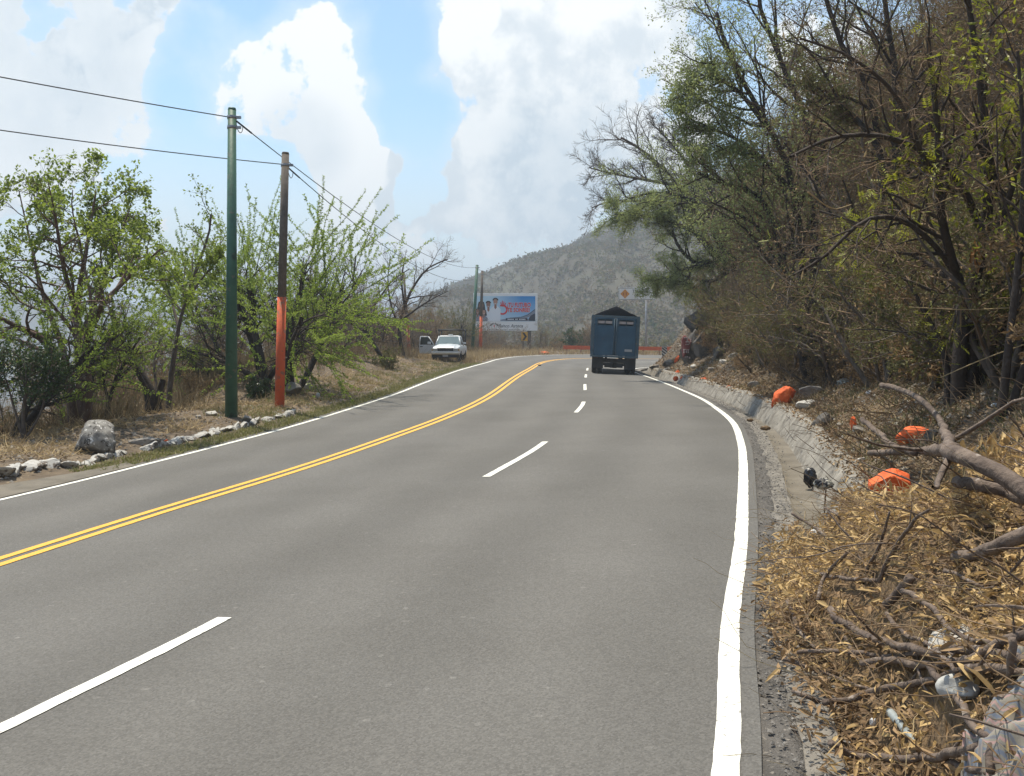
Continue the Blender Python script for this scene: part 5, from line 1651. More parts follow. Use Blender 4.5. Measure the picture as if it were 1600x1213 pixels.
# ------------------------------------------------------------------ pickup with its door open
def pickup():
    Y = 62.0
    b = zb(696, 566.5, Y)
    e = empty('pickup_truck', (b.x, b.y, b.z + .01), R_(-3.0))
    body = mat('silver_white_paint', (.50, .53, .55), (.44, .47, .50), scale=1.2, rough=.32, spec=.6)
    chrome = mat('bumper_chrome', (.62, .62, .60), rough=.2, metal=.7)
    blk = mat('truck_black', (.015, .015, .016), (.03, .028, .028), scale=4, rough=.8)
    rub = mat('pickup_tyre', (.016, .016, .016), (.03, .028, .026), scale=6, rough=.9)
    gl = mat('windscreen_glass', (.10, .14, .145), rough=.04, spec=.9)
    lamp = mat('headlamp_glass', (.34, .34, .31), rough=.12, spec=.8)
    # x lateral, y towards the tail (positive away from the camera), nose at y = 0
    st = [(0.02, .78, .50, .86, .0), (.12, .85, .44, .93, .02), (.5, .88, .42, .98, .05), (1.0, .89, .42, 1.02, .07), (1.42, .89, .42, 1.05, .08), (1.55, .89, .42, 1.06, .03), (3.1, .89, .42, 1.04, .0), (4.75, .88, .48, 1.04, .0)]
    bm = bmesh.new()
    rings = []
    for y, w, zb_, zt, cr in st:
        pts = [(-w + .06, zb_), (-w, zb_ + .12), (-w, zt - .22), (-w + .05, zt - .05), (-w * .6, zt + cr * .7), (0, zt + cr), (w * .6, zt + cr * .7), (w - .05, zt - .05), (w, zt - .22), (w, zb_ + .12), (w - .06, zb_)]
        rings.append([bm.verts.new((x, y, z)) for x, z in pts])
    n = len(rings[0])
    for i in range(len(rings) - 1):
        for k in range(n): bm.faces.new((rings[i][k], rings[i + 1][k], rings[i + 1][(k + 1) % n], rings[i][(k + 1) % n]))
    bm.faces.new(rings[0]); bm.faces.new(rings[-1][::-1])
    bmesh.ops.recalc_face_normals(bm, faces=bm.faces)
    bm_obj('body', bm, body, e)
    # cab: roof on pillars over dark seats, glass between
    cab = empty('cab'); cab.parent = e
    wb, wt, zb_, zt = .80, .64, 1.05, 1.60
    yb0, yt0, yt1, yb1 = 1.45, 2.02, 2.80, 3.02
    bm = bmesh.new()
    v = [bm.verts.new(c) for c in ((-wt, yt0, zt), (wt, yt0, zt), (wt, yt1, zt), (-wt, yt1, zt), (-wt + .08, yt0 + .1, zt + .055), (wt - .08, yt0 + .1, zt + .055), (wt - .08, yt1 - .05, zt + .055), (-wt + .08, yt1 - .05, zt + .055))]
    for q in ((0, 1, 5, 4), (1, 2, 6, 5), (2, 3, 7, 6), (3, 0, 4, 7), (4, 5, 6, 7), (3, 2, 1, 0)): bm.faces.new([v[i] for i in q])
    bm_obj('roof', bm, body, cab)
    def bar(p, q, r, m, par, name): bm = bmesh.new(); add_cyl(bm, p, q, r, r, 8); return bm_obj(name, bm, m, par)
    for s in (-1, 1):
        bar((s * wb, yb0, zb_), (s * wt, yt0, zt), .045, body, cab, 'pillar')
        bar((s * wb, yb1, zb_), (s * wt, yt1, zt), .06, body, cab, 'pillar')
    bm = bmesh.new(); q = [bm.verts.new(c) for c in ((-wb + .03, yb0 + .02, zb_ + .02), (wb - .03, yb0 + .02, zb_ + .02), (wt - .03, yt0 + .01, zt - .01), (-wt + .03, yt0 + .01, zt - .01))]
    f = bm.faces.new(q); r_ = bmesh.ops.extrude_face_region(bm, geom=[f]); bmesh.ops.translate(bm, verts=[x for x in r_['geom'] if isinstance(x, bmesh.types.BMVert)], vec=(0, .012, .004)); bmesh.ops.recalc_face_normals(bm, faces=bm.faces)
    bm_obj('windscreen', bm, gl, cab)
    bm = bmesh.new(); q = [bm.verts.new(c) for c in ((wb - .01, yb0 + .12, zb_ + .03), (wb - .01, yb1 - .1, zb_ + .03), (wt + .0, yt1 - .05, zt - .03), (wt + .0, yt0 + .08, zt - .03))]
    f = bm.faces.new(q); r_ = bmesh.ops.extrude_face_region(bm, geom=[f]); bmesh.ops.translate(bm, verts=[x for x in r_['geom'] if isinstance(x, bmesh.types.BMVert)], vec=(-.012, 0, 0)); bmesh.ops.recalc_face_normals(bm, faces=bm.faces)
    bm_obj('side_window', bm, gl, cab)
    box('seat_back', blk, cab, -.68, .68, 2.62, 2.78, .9, 1.38, .04)
    box('dashboard', blk, cab, -.74, .74, 1.62, 1.85, .95, 1.12, .03)
    box('roof_beacon', mat('beacon_white', (.75, .75, .72), rough=.4), cab, -.05, .22, 2.1, 2.25, zt + .058, zt + .14, .015)
    for x in (-.3, .28): bar((x, 1.44, 1.075), (x + .34, 1.72, 1.27), .010, blk, cab, 'wiper')
    # nose
    gr = empty('grille'); gr.parent = e
    box('grille_recess', blk, gr, -.50, .50, -.012, .06, .68, .86)
    for z in (.725, .765, .805): box('grille_bar', mat('grille_grey', (.06, .06, .062), rough=.5), gr, -.47, .47, -.026, -.013, z - .007, z + .007)
    box('grille_trim', chrome, gr, -.52, .52, -.03, -.013, .865, .895, .006)
    box('grille_trim', chrome, gr, -.52, .52, -.03, -.013, .645, .672, .006)
    for s in (-1, 1):
        box('headlight', lamp, e, s * .67 - .14, s * .67 + .14, -.015, .10, .67, .845, .02)
        box('corner_lamp', mat('corner_amber', (.35, .22, .08), rough=.3), e, s * .845 - .028, s * .845 + .028, .02, .16, .67, .82, .008)
    box('bumper', chrome, e, -.90, .90, -.14, .03, .47, .63, .03)
    box('valance', blk, e, -.86, .86, -.06, .08, .27, .465, .02)
    box('number_plate', mat('front_plate', (.33, .34, .35), rough=.5), e, -.17, .17, -.085, -.063, .33, .45)
    # mirrors
    for s in (-1, 1):
        if s > 0: bar((.86, 1.62, 1.12), (1.02, 1.58, 1.16), .018, blk, e, 'mirror_arm'); box('mirror', body, e, .96, 1.14, 1.55, 1.62, 1.10, 1.22, .02)
    # open passenger door, hinged at the cowl on the camera's left, swung right out
    d = empty('door', (-.885, 1.50, 0)); d.parent = e
    d.rotation_euler = (0, 0, R_(-8))
    bm = bmesh.new(); add_box(bm, -1.02, -.03, 0, .11, .50, 1.06, .03); bm_obj('door_panel', bm, body, d)
    bm = bmesh.new()
    for p_, q_ in (((-1.0, .05, 1.05), (-.93, .05, 1.57)), ((-.93, .05, 1.575), (-.40, .05, 1.575)), ((-.40, .05, 1.575), (-.04, .05, 1.06))): add_cyl(bm, p_, q_, .036, .036, 8)
    bm_obj('window_frame', bm, body, d)
    pane = mat('door_glass', (.05, .06, .055), rough=.05, spec=.8)
    bm = bmesh.new(); add_prism(bm, [(-.97, 1.07), (-.90, 1.54), (-.42, 1.54), (-.09, 1.07)], 'y', .045, .052); bm_obj('window_pane', bm, pane, d)
    box('door_handle', blk, d, -.96, -.78, -.022, .0, .92, .97, .006)
    box('mirror', body, d, -.42, -.22, -.16, -.03, 1.10, 1.25, .02)
    # load bed rack
    rk = empty('ladder_rack'); rk.parent = e
    dk = mat('rack_black', (.02, .02, .02), (.04, .036, .033), scale=5, rough=.7)
    for s in (-1, 1):
        for y in (3.15, 4.6): bar((s * .80, y, 1.0), (s * .80, y, 2.0), .05, dk, rk, 'upright')
        bar((s * .80, 3.10, 2.0), (s * .80, 4.65, 2.0), .045, dk, rk, 'side_bar')
    for y in (3.15, 4.6): bar((-.86, y, 2.035), (.86, y, 2.035), .055, mat('rack_bar', (.05, .045, .04), rough=.6), rk, 'cross_bar')
    for s in (-1, 1): bar((s * .80, 3.15, 2.03), (s * .80, 3.15, 2.14), .02, dk, rk, 'end_pin')

    def wheel(x, y, r=.355, w=.24):
        wo = empty('wheel'); wo.parent = e
        bm = bmesh.new()
        prof = [(-.5, .62), (-.5, .9), (-.38, 1), (.38, 1), (.5, .9), (.5, .62)]
        seg = 22
        rings = [[bm.verts.new((x + a * w, y + math.cos(t) * b_ * r, r + math.sin(t) * b_ * r)) for t in [2 * math.pi * k / seg for k in range(seg)]] for a, b_ in prof]
        for i in range(len(prof) - 1):
            for k in range(seg): bm.faces.new((rings[i][k], rings[i][(k + 1) % seg], rings[i + 1][(k + 1) % seg], rings[i + 1][k]))
        bm_obj('tyre', bm, rub, wo, True)
        bm = bmesh.new(); add_cyl(bm, (x - w * .35, y, r), (x + w * .35, y, r), .62 * r, .62 * r, 18); bm_obj('rim', bm, chrome, wo)
    for y in (.95, 3.85):
        for s in (-1, 1): wheel(s * .78, y)
    bar((-.7, .95, .35), (.7, .95, .35), .05, blk, e, 'axle'); bar((-.7, 3.85, .35), (.7, 3.85, .35), .06, blk, e, 'axle')
    tag(e, 'silver white pickup parked on the verge with one door open and a black rack', 'pickup')


pickup()

# ------------------------------------------------------------------ stones
def rock_mesh(name, m, seed, sx=1.0, sy=1.0, sz=1.0, cuts=11, sub=3, rough=.07, sm=False):
    rg = np.random.RandomState(seed)
    bm = bmesh.new(); bmesh.ops.create_icosphere(bm, subdivisions=sub, radius=1.0)
    V = np.array([v.co[:] for v in bm.verts])
    for _ in range(cuts):
        n = rvec(rg, 1)[0]; d = rg.uniform(.50, .82)
        o = V @ n - d
        V = V - np.where(o > 0, o, 0)[:, None] * n[None]
    k = rg.rand(3) * 20
    V = V * (1 + rough * 2.2 * (fbm(V[:, 0] * 1.7 + k[0], V[:, 1] * 1.7 + V[:, 2] + k[1], 3))[:, None])
    V = V + rg.randn(*V.shape) * rough * (.18 if sub < 4 else .07)
    sm = sm or sub >= 4
    V = V * np.array([sx, sy, sz])
    for v, c in zip(bm.verts, V): v.co = c
    me = bpy.data.meshes.new(name); bm.to_mesh(me); bm.free(); me.materials.append(m)
    if sm: me.polygons.foreach_set('use_smooth', np.full(len(me.polygons), True))
    return me


M_ROCK = mat('grey_rock', (.15, .135, .12), (.28, .26, .235), scale=3, detail=8, rough=.95, bump=.8, bscale=14, spots=[((.09, .08, .07), 5, .60, .1), ((.36, .34, .30), 9, .66, .06)])
M_ROCKD = mat('dark_rock', (.055, .05, .046), (.13, .118, .105), scale=2.2, detail=9, rough=.95, bump=1, bscale=8, spots=[((.20, .18, .155), 6, .64, .06)])
M_ROCKP = mat('pale_rock', (.36, .34, .31), (.52, .50, .46), scale=4, detail=8, rough=.95, bump=.7, bscale=18, spots=[((.2, .18, .16), 6, .64, .06)])
M_KERB = mat('whitewashed_stone', (.34, .325, .30), (.52, .51, .48), scale=4, detail=8, rough=.95, bump=.8, bscale=16, spots=[((.13, .105, .085), 5, .54, .08), ((.22, .19, .16), 14, .60, .05)])
M_ORK = mat('orange_painted_rock', (.72, .125, .025), (.62, .10, .02), scale=5, detail=6, rough=.8, bump=1, bscale=12, spots=[((.75, .24, .03), 3, .62, .15), ((.16, .12, .09), 9, .66, .04)])
M_RRK = mat('red_painted_rock', (.19, .045, .04), (.14, .04, .036), scale=3, detail=8, rough=.85, bump=1, bscale=8, spots=[((.09, .07, .065), 5, .60, .06)])
M_ASH = mat('ashen_stone', (.12, .11, .10), (.26, .25, .23), scale=6, detail=9, rough=1, bump=1.0, bscale=12, spots=[((.05, .045, .04), 9, .56, .05), ((.55, .54, .52), 14, .60, .04)])


def stone(name, u, v, wpx, hpx, m, label, seed, cat='rock', group=None, rz=None, roll=0.0, dep=.8, cuts=11, sink=.25, sub=3, rough=.07):
    p = hit(u, v)
    k = p.y / FPX * 1.04
    w, h = wpx * k / 2, hpx * k / 2
    e = link(name, rock_mesh(name, m, seed, w, w * dep, h, cuts, sub, rough), None, (p.x, p.y + w * dep * .4, p.z + h * (1 - sink)))
    e.rotation_euler = (0, roll, 0 if rz is None else rz)
    return tag(e, label, cat, group)


GO = 'rocks painted bright orange'
stone('painted_rock', 1226, 636, 66, 34, M_ORK, 'large orange painted rock standing on the bank above the gutter wall', 201, group=GO, roll=-.72, dep=.6, cuts=18, sub=4, rough=.12)
stone('painted_rock', 1426, 694, 58, 34, M_ORK, 'orange painted rock partly hidden behind the forked cut branch', 202, group=GO, roll=-.3, dep=.7, cuts=16, sub=4, rough=.13)
stone('painted_rock', 1404, 806, 78, 84, M_ORK, 'orange painted rock nearest the camera beside the dry leaf pile', 203, group=GO, roll=-.22, dep=.8, cuts=18, sub=4, rough=.13, sink=0)
stone('painted_rock', 1334, 674, 11, 26, M_ORK, 'small upright orange rock behind the sawn branch end', 204, group=GO, cuts=8)
stone('painted_rock', 1141, 615, 11, 14, M_ORK, 'small orange rock low on the bank left of the large orange one', 205, group=GO, roll=-.5)
stone('painted_rock', 1099, 600, 16, 9, M_ORK, 'flat orange rock between the small rocks along the bank', 206, group=GO, roll=-.2)
stone('painted_rock', 1070, 597, 17, 12, M_ORK, 'rounded orange rock right of the two reddish ones', 207, group=GO, roll=-.3)
stone('painted_rock', 1056, 596, 9, 9, M_ORK, 'lower of two small reddish orange rocks near the far gutter end', 208, group=GO)
stone('painted_rock', 1059, 587, 8, 8, M_ORK, 'upper of two small reddish orange rocks near the far gutter end', 209, group=GO)
stone('painted_rock', 1058, 567, 6, 14, M_ORK, 'thin orange sliver of rock below the red painted rock', 210, group=GO, roll=.5, cuts=6)
stone('painted_rock', 851, 554, 16, 5, M_ORK, 'low orange rock at the left road edge right of the billboard', 211, group=GO)
stone('painted_rock', 259, 693, 9, 6, M_ORK, 'tiny orange stone right of the flat slab on the left verge', 212, group=GO)


def red_rock():
    p = hit(1073, 572)
    k = p.y / FPX
    e = empty('red_painted_rock', (p.x, p.y + .5, p.z))
    a = link('rock', rock_mesh('rock', M_ROCKD, 220, 34 * k / 2, .7, 62 * k / 2, 16, 4, .14), e, (.3, .25, 26 * k)); a.rotation_euler = (0, .12, 0)
    b = link('painted_face', rock_mesh('painted_face', M_RRK, 221, 18 * k / 2, .42, 46 * k / 2, 20, 4, rough=.12), e, (-.02, -.22, 29 * k)); b.rotation_euler = (0, .16, 0)
    wm = mat('white_brush_paint', (.50, .44, .43), (.24, .14, .13), scale=9, rough=.8)
    rg = np.random.RandomState(9)
    # hand painted strokes, no longer readable
    for (x, z, w, h) in ((.02, 43, 6, 1.6), (-.02, 39.5, 1.6, 5), (.17, 39, 1.5, 5), (.06, 36.6, 6, 1.6), (.14, 34, 1.6, 3), (.03, 32.5, 5, 1.4), (-.16, 21.5, 1.5, 5), (-.03, 21.5, 1.5, 5), (.08, 21.5, 1.5, 5), (-.05, 24.5, 9, 1.3), (-.02, 13, 5, 1.2), (.1, 12, 1.4, 3)):
        s = box('paint_stroke', wm, e, x - w * k / 2, x + w * k / 2, -.64, -.5, z * k - h * k / 2, z * k + h * k / 2, .008)
        s.rotation_euler = (0, rg.uniform(-.05, .1), 0)
    tag(e, 'dark rock face with a red painted patch and worn white lettering strokes', 'rock')


red_rock()
GROCK = 'dark outcrop rocks at the far bend'
for k, (u, v, w, h, lb) in enumerate(((1100, 560, 36, 58, 'dark tall outcrop right of the red painted rock'), (1125, 560, 24, 24, 'dark broken rock at the right end of the outcrop'), (1090, 524, 46, 44, 'dark overhanging rock above the red painted one'),
                                      (1046, 572, 24, 13, 'pale brown rubble block at the tip of the bank'), (1026, 578, 22, 10, 'low dusty rock at the road corner of the bank'), (1040, 582, 16, 8, 'small dusty stone by the white line at the bend'))):
    stone('outcrop_rock', u, v, w, h, M_ROCKD if k < 3 else M_ROCK, lb, 230 + k, group=GROCK, dep=.9, sink=.4, cuts=16, rough=.16, sub=4, roll=random.uniform(-.4, .4))

GB = 'loose rocks on the right bank'
for k, (u, v, w, h, mm, lb) in enumerate(((1288, 670, 40, 30, M_ROCKD, 'dark grey blocky rock standing behind the gutter wall'), (1268, 622, 46, 26, M_ROCK, 'grey slab right of the large orange rock'), (1262, 640, 34, 17, M_ROCKP, 'pale flat stone just below the large orange rock'),
                                          (1345, 680, 34, 14, M_ROCK, 'flat grey stone below the sawn branch end'), (1456, 690, 26, 24, M_ROCKD, 'dark stone right of the half hidden orange rock'), (1510, 565, 34, 24, M_ROCK, 'grey stone beside the foot of the forked tree'),
                                          (1345, 725, 20, 12, M_ROCKP, 'small pale stone below the cut limb'), (1180, 605, 22, 12, M_ROCK, 'grey stone up the bank left of the large orange rock'), (1130, 570, 16, 9, M_ROCKP, 'pale rubble stone high on the far bank'),
                                          (1150, 560, 20, 10, M_ROCKP, 'pale rubble stone right of the far outcrop'), (1112, 580, 18, 8, M_ROCK, 'grey rubble stone in the middle of the far bank'), (1085, 577, 14, 8, M_ROCKP, 'pale stone below the red painted rock'),
                                          (1580, 640, 30, 16, M_ROCKP, 'pale stone at the right edge below the trees'))):
    stone('bank_rock', u, v, w, h, mm, lb, 250 + k, group=GB, roll=random.uniform(-.3, .3))

stone('ash_mound', 142, 706, 84, 66, M_ASH, 'ash grey speckled boulder at the foot of the big broadleaf tree', 270, roll=.05, dep=.8, cuts=4, rough=.20, sink=.62, sub=4)
stone('flat_rock', 224, 697, 50, 15, M_ROCK, 'flat grey slab lying between the ash grey boulder and the kerb', 271, dep=.7, cuts=14)
GV = 'pale stones on the left verge'
for k, (u, v, w, h, lb) in enumerate(((402, 610, 24, 12, 'pale stone between the two near poles'), (455, 618, 30, 22, 'grey stone right of the orange pole foot'), (328, 650, 22, 9, 'pale flat stone left of the tall green pole foot'),
                                      (385, 660, 20, 11, 'dark flat stone right of the tall green pole foot'), (478, 610, 18, 12, 'small grey stone further right of the orange pole foot'), (310, 655, 14, 8, 'small pale stone in the straw left of the green pole'))):
    stone('verge_stone', u, v, w, h, M_ROCKP if k % 2 == 0 else M_ROCK, lb, 280 + k, group=GV)


def kerb():
    e = empty('stone_kerb', (EDGE_L[100][0], EDGE_L[100][1], 0))
    o = Vector(e.location)
    prot = [rock_mesh('kerb_stone', M_KERB, 300 + k, .25, .17, .13, 15, 3, .13) for k in range(7)]
    C = by_y(EDGE_L, 10.5, 26.6); C = resample(C, .23); nn = normals2(C)
    rg = random.Random(6)
    for k in range(len(C)):
        if C[k, 1] > 18 and rg.random() < .12: continue
        d = 1.02 + rg.uniform(-.05, .05) if C[k, 1] > 16.5 else 1.25 + rg.uniform(-.08, .08)
        x, y = C[k] - nn[k] * d
        s = link('kerb_stone', prot[rg.randrange(7)], e, (x - o.x, y - o.y, ground(x, y) + .015))
        s.rotation_euler = (rg.uniform(-.4, .4), rg.uniform(-.4, .4), rg.uniform(-.6, .6) + math.atan2(*(C[k] - C[k - 1])[::-1]) if k else 1.8)
        q = rg.uniform(.75, 1.15) * (1.25 if C[k, 1] < 16.5 else 1.0)
        s.scale = (q * rg.uniform(.45, 1.05), q * rg.uniform(.6, 1.2), q * rg.uniform(.45, 1.0))
    tag(e, 'kerb of rough whitewashed stones along the left road edge', 'kerb')


kerb()
# concrete run-off between the left line and the stones, nearest the camera
def apron():
    C = resample(by_y(EDGE_L, 5, 17.2), .2); nn = normals2(C)
    t = np.linspace(0, 1, len(C)); w = .95 - .75 * smooth((t - .72) / .28)
    V = []
    for f in (0, .33, .66, 1):
        q = C - nn * (.10 + f * w)[:, None]; V.append(np.stack([q[:, 0], q[:, 1], road_z(q[:, 0], q[:, 1]) + .012 + .05 * f], 1))
    V = np.stack(V, 1); i = np.arange(len(C) * 4).reshape(-1, 4)
    Q = np.concatenate([np.stack([i[:-1, k], i[:-1, k + 1], i[1:, k + 1], i[1:, k]], -1) for k in range(3)]).reshape(-1, 4)
    tag(link('concrete_apron', np_mesh('concrete_apron', V.reshape(-1, 3), Q, mats=[M_CONC], smooth=True)), kind='structure')


apron()

# ------------------------------------------------------------------ the heap of cut branches and dry leaves
_edge = np.array([hit(u, v)[:2] for u, v in ((1345, 1300), (1330, 1213), (1296, 1130), (1258, 1062), (1204, 1005), (1188, 955), (1196, 905), (1215, 860), (1240, 830), (1300, 832), (1350, 840))])
_edge = np.vstack([[_edge[0] + np.array([.05, -1.2])], _edge, [hit(u, v)[:2] for u, v in ((1400, 850), (1450, 850), (1500, 826), (1560, 800), (1660, 760))], [[6.5, 4]], [[5, 0.5]]])


_rc = np.array(hit(1404, 802)[:2]) + np.array([0, .22])


def inside(P, poly):
    x, y = P[:, 0], P[:, 1]; r = np.zeros(len(P), bool)
    for a, b in zip(poly, np.roll(poly, -1, 0)):
        c = ((a[1] > y) != (b[1] > y)) & (x < (b[0] - a[0]) * (y - a[1]) / (b[1] - a[1] + 1e-12) + a[0]); r ^= c
    return r


def edge_dist(P, poly):
    best = np.full(len(P), 9e9)
    for a, b in zip(poly, np.roll(poly, -1, 0)):
        d = b - a; t = np.clip(((P - a) @ d) / (d @ d), 0, 1)
        best = np.minimum(best, np.linalg.norm(P - a - t[:, None] * d, axis=1))
    return best


def base_z(x, y):
    x = np.atleast_1d(np.asarray(x, float)); y = np.atleast_1d(np.asarray(y, float))
    dR, _ = near_edge(x, y, _ERc)
    zr = road_z(x, y)
    g = np.where(dR < .5, zr - .02, np.where(dR < .86, zr - .14, np.where(dR < 1.3, zr + .22, 0)))
    return np.where(dR < 1.3, g, terrain(x, y))


def pile_z(x, y):
    x = np.atleast_1d(np.asarray(x, float)); y = np.atleast_1d(np.asarray(y, float))
    P = np.stack([x, y], 1); b = base_z(x, y)
    dR, _ = near_edge(x, y, _ERc)
    s = np.where(inside(P, _edge), smooth(edge_dist(P, _edge) / .75), 0)
    s = s * smooth((np.hypot(x - _rc[0], y - _rc[1]) - .30) / .35)
    lump = (.86 + .7 * fbm(x * 1.5, y * 1.5, 4)) * np.interp(y, [5.8, 7.6], [1, .42])
    floor_ = np.maximum(b, road_z(x, y) + .04)
    flat_ = np.where(dR < 1.4, np.maximum(floor_, road_z(x, y) + .24 * smooth(dR / 1.3)), b)
    return np.where(s > 0, b * (1 - s) + (flat_ + lump * .62) * s, b)


def hit2(u, v, lift=0.0):
    d = pix_dir(u, v)
    y = np.arange(2.2, 16, .03); t = y / d.y
    x = d.x * t; z = CAM_H + d.z * t
    g = pile_z(x, y) + lift
    i = np.where(z < g)[0]; i = i[0] if len(i) else len(y) - 1
    return np.array([x[i], y[i], z[i]])


L_PILE = mat('golden_dry_leaves', (.31, .20, .08), (.62, .44, .20), scale=2, island=.85, rough=.75, transl=.25)
L_PILE2 = mat('brown_dry_leaves', (.115, .07, .036), (.34, .22, .11), scale=2, island=.85, rough=.85, transl=.15)
K_BRANCH = mat('cut_branch_bark', (.065, .045, .036), (.17, .128, .10), scale=9, detail=8, rough=.92, bump=.9, bscale=30, spots=[((.25, .21, .18), 13, .62, .06)])
K_CUT = mat('sawn_wood', (.52, .33, .12), (.62, .42, .18), scale=8, rough=.8)


def curled(g, P, D, Nn, l, w, mi, rg):
    """dry leaves with a curled blade: three stations along a midrib"""
    D = norm(D); Sd = norm(np.cross(D, Nn)); U = np.cross(Sd, D)
    l = np.broadcast_to(l, (len(P),))[:, None]; w = np.broadcast_to(w, (len(P),))[:, None]
    c = rg.uniform(-.05, .5, (len(P), 1)); f = rg.uniform(.0, .45, (len(P), 1))
    m1 = P + D * l * .33 + U * l * c * .25; m2 = P + D * l * .72 + U * l * c * .28; tip = P + D * l + U * l * c * .05
    V = np.stack([P, m1 + Sd * w * .5 + U * w * f, m1, m1 - Sd * w * .5 + U * w * f, m2 + Sd * w * .42 + U * w * f, m2, m2 - Sd * w * .42 + U * w * f, tip], 1)
    n = np.arange(len(P))[:, None] * 8
    Q = np.concatenate([n + np.array([[2, 5, 4, 1]]), n + np.array([[3, 6, 5, 2]])])
    T = np.concatenate([n + np.array([[0, 2, 1]]), n + np.array([[0, 3, 2]]), n + np.array([[4, 5, 7]]), n + np.array([[5, 6, 7]])])
    V = V.reshape(-1, 3)
    g.V.append(V); g.Q.append(Q + g.n); g.T.append(T + g.n); g.mq.append(np.full(len(Q), mi)); g.mt.append(np.full(len(T), mi)); g.n += len(V)


def leaf_pile():
    rg = np.random.RandomState(12)
    g = Geo()
    # the heap itself
    xs = np.arange(.6, 7.2, .07); ys = np.arange(1.2, 10.6, .07)
    X, Y = np.meshgrid(xs, ys); Z = pile_z(X.ravel(), Y.ravel()).reshape(X.shape) - .03
    ins = inside(np.stack([X.ravel(), Y.ravel()], 1), _edge).reshape(X.shape)
    dR = near_edge(X, Y, _ERc)[0].reshape(X.shape)
    Z = Z + fbm(X * 6, Y * 6, 3) * .10
    i = np.arange(X.size).reshape(X.shape)
    Q = np.stack([i[:-1, :-1], i[:-1, 1:], i[1:, 1:], i[1:, :-1]], -1)
    k = (ins[:-1, :-1] & ins[1:, 1:] & ins[:-1, 1:] & ins[1:, :-1])
    g.quads(np.stack([X, Y, Z], -1).reshape(-1, 3), Q[k].reshape(-1, 4), 2)
    n = 56000
    P = np.stack([rg.uniform(.7, 6.0, n), 2.4 + rg.rand(n) ** 1.6 * 7.6], 1)
    e = edge_dist(P, _edge); ins = inside(P, _edge)
    spill = (~ins) & (e < .16) & (rg.rand(n) < .22)
    P = P[ins | spill]
    near_edge_d, _ = near_edge(P[:, 0], P[:, 1], _ERc)
    P = P[(near_edge_d > .16) & (np.hypot(P[:, 0] - _rc[0], P[:, 1] - _rc[1]) > .36)]
    n = len(P)
    z = pile_z(P[:, 0], P[:, 1]) + rg.rand(n) ** 2 * .16 + .004
    p = np.stack([P[:, 0], P[:, 1], z], 1)
    d = rvec(rg, n) * np.array([1, 1, .55]); nn = norm(rvec(rg, n) * .9 + np.array([0, 0, 1]))
    gold = vnoise(P[:, 0] * 1.9, P[:, 1] * 1.9) + rg.rand(n) * .7 > .68
    for a, mi in ((gold, 0), (~gold, 1)):
        curled(g, p[a], d[a], nn[a], rg.uniform(.03, .11, a.sum()) * (1 + .5 * (rg.rand(a.sum()) > .93)), rg.uniform(.004, .026, a.sum()), mi, rg)
    # stalks and fine twigs
    m = 9000
    P = np.stack([rg.uniform(.8, 6.2, m), 2.4 + rg.rand(m) ** 1.1 * 7.4], 1)
    P = P[inside(P, _edge)]; m = len(P)
    a = rg.uniform(0, 6.28, m); ln = rg.uniform(.08, .42, m)
    d = np.stack([np.cos(a), np.sin(a), rg.uniform(-.15, .45, m)], 1)
    q = np.stack([P[:, 0], P[:, 1], pile_z(P[:, 0], P[:, 1]) + rg.rand(m) * .08], 1)
    pts = [q]
    for s in range(4): q = q + d * (ln / 4)[:, None]; d = norm(d + rg.randn(m, 3) * .22); pts.append(q)
    tubes(g, np.stack(pts, 1), rg.uniform(.0012, .0042, (m, 1)) * np.linspace(1, .6, 5)[None], 4, 3)
    # springy dead sticks standing off the heap
    m = 520
    P = np.stack([rg.uniform(.8, 6.0, m), 2.4 + rg.rand(m) ** 1.1 * 7.2], 1); P = P[inside(P, _edge)]; P = P[edge_dist(P, _edge) > .45]; m = len(P)
    a = rg.uniform(0, 6.28, m); ln = rg.uniform(.25, .9, m); d = np.stack([np.cos(a), np.sin(a), rg.uniform(-.05, .9, m) * (rg.rand(m) > .4)], 1)
    q = np.stack([P[:, 0], P[:, 1], pile_z(P[:, 0], P[:, 1]) + rg.rand(m) * .10], 1); pts = [q]
    for s in range(8): q = q + d * (ln / 8)[:, None]; d = norm(d + rg.randn(m, 3) * .16); pts.append(q)
    tubes(g, np.stack(pts, 1), rg.uniform(.003, .009, (m, 1)) * np.linspace(1, .5, 9)[None], 5, 5)
    # long pale stalks and vines tangled through it
    m = 2600
    P = np.stack([rg.uniform(.8, 6.0, m), 2.4 + rg.rand(m) ** 1.1 * 7.2], 1); P = P[inside(P, _edge)]; m = len(P)
    a = rg.uniform(0, 6.28, m); ln = rg.uniform(.2, .8, m); d = np.stack([np.cos(a), np.sin(a), rg.uniform(.0, .5, m)], 1)
    q = np.stack([P[:, 0], P[:, 1], pile_z(P[:, 0], P[:, 1]) + rg.rand(m) * .06], 1); pts = [q]
    for s in range(6): q = q + d * (ln / 6)[:, None]; d = norm(d + rg.randn(m, 3) * .3 + np.array([0, 0, -.06])); pts.append(q)
    tubes(g, np.stack(pts, 1), rg.uniform(.001, .003, (m, 1)) * np.linspace(1, .6, 7)[None], 3, 4)
    # dry leaf curtains hanging under the cut limb
    m = 420
    t = rg.rand(m); x = np.interp(t, [0, 1], [3.55, 4.55]); y = 8.0 - .6 * t + rg.randn(m) * .12
    z = pile_z(x, y) + rg.uniform(.05, .62, m) * (1 - .3 * t)
    curled(g, np.stack([x, y, z], 1), norm(np.array([0, 0, -1.0]) + rg.randn(m, 3) * .35), rvec(rg, m), rg.uniform(.07, .15, m), rg.uniform(.03, .06, m), 0, rg)
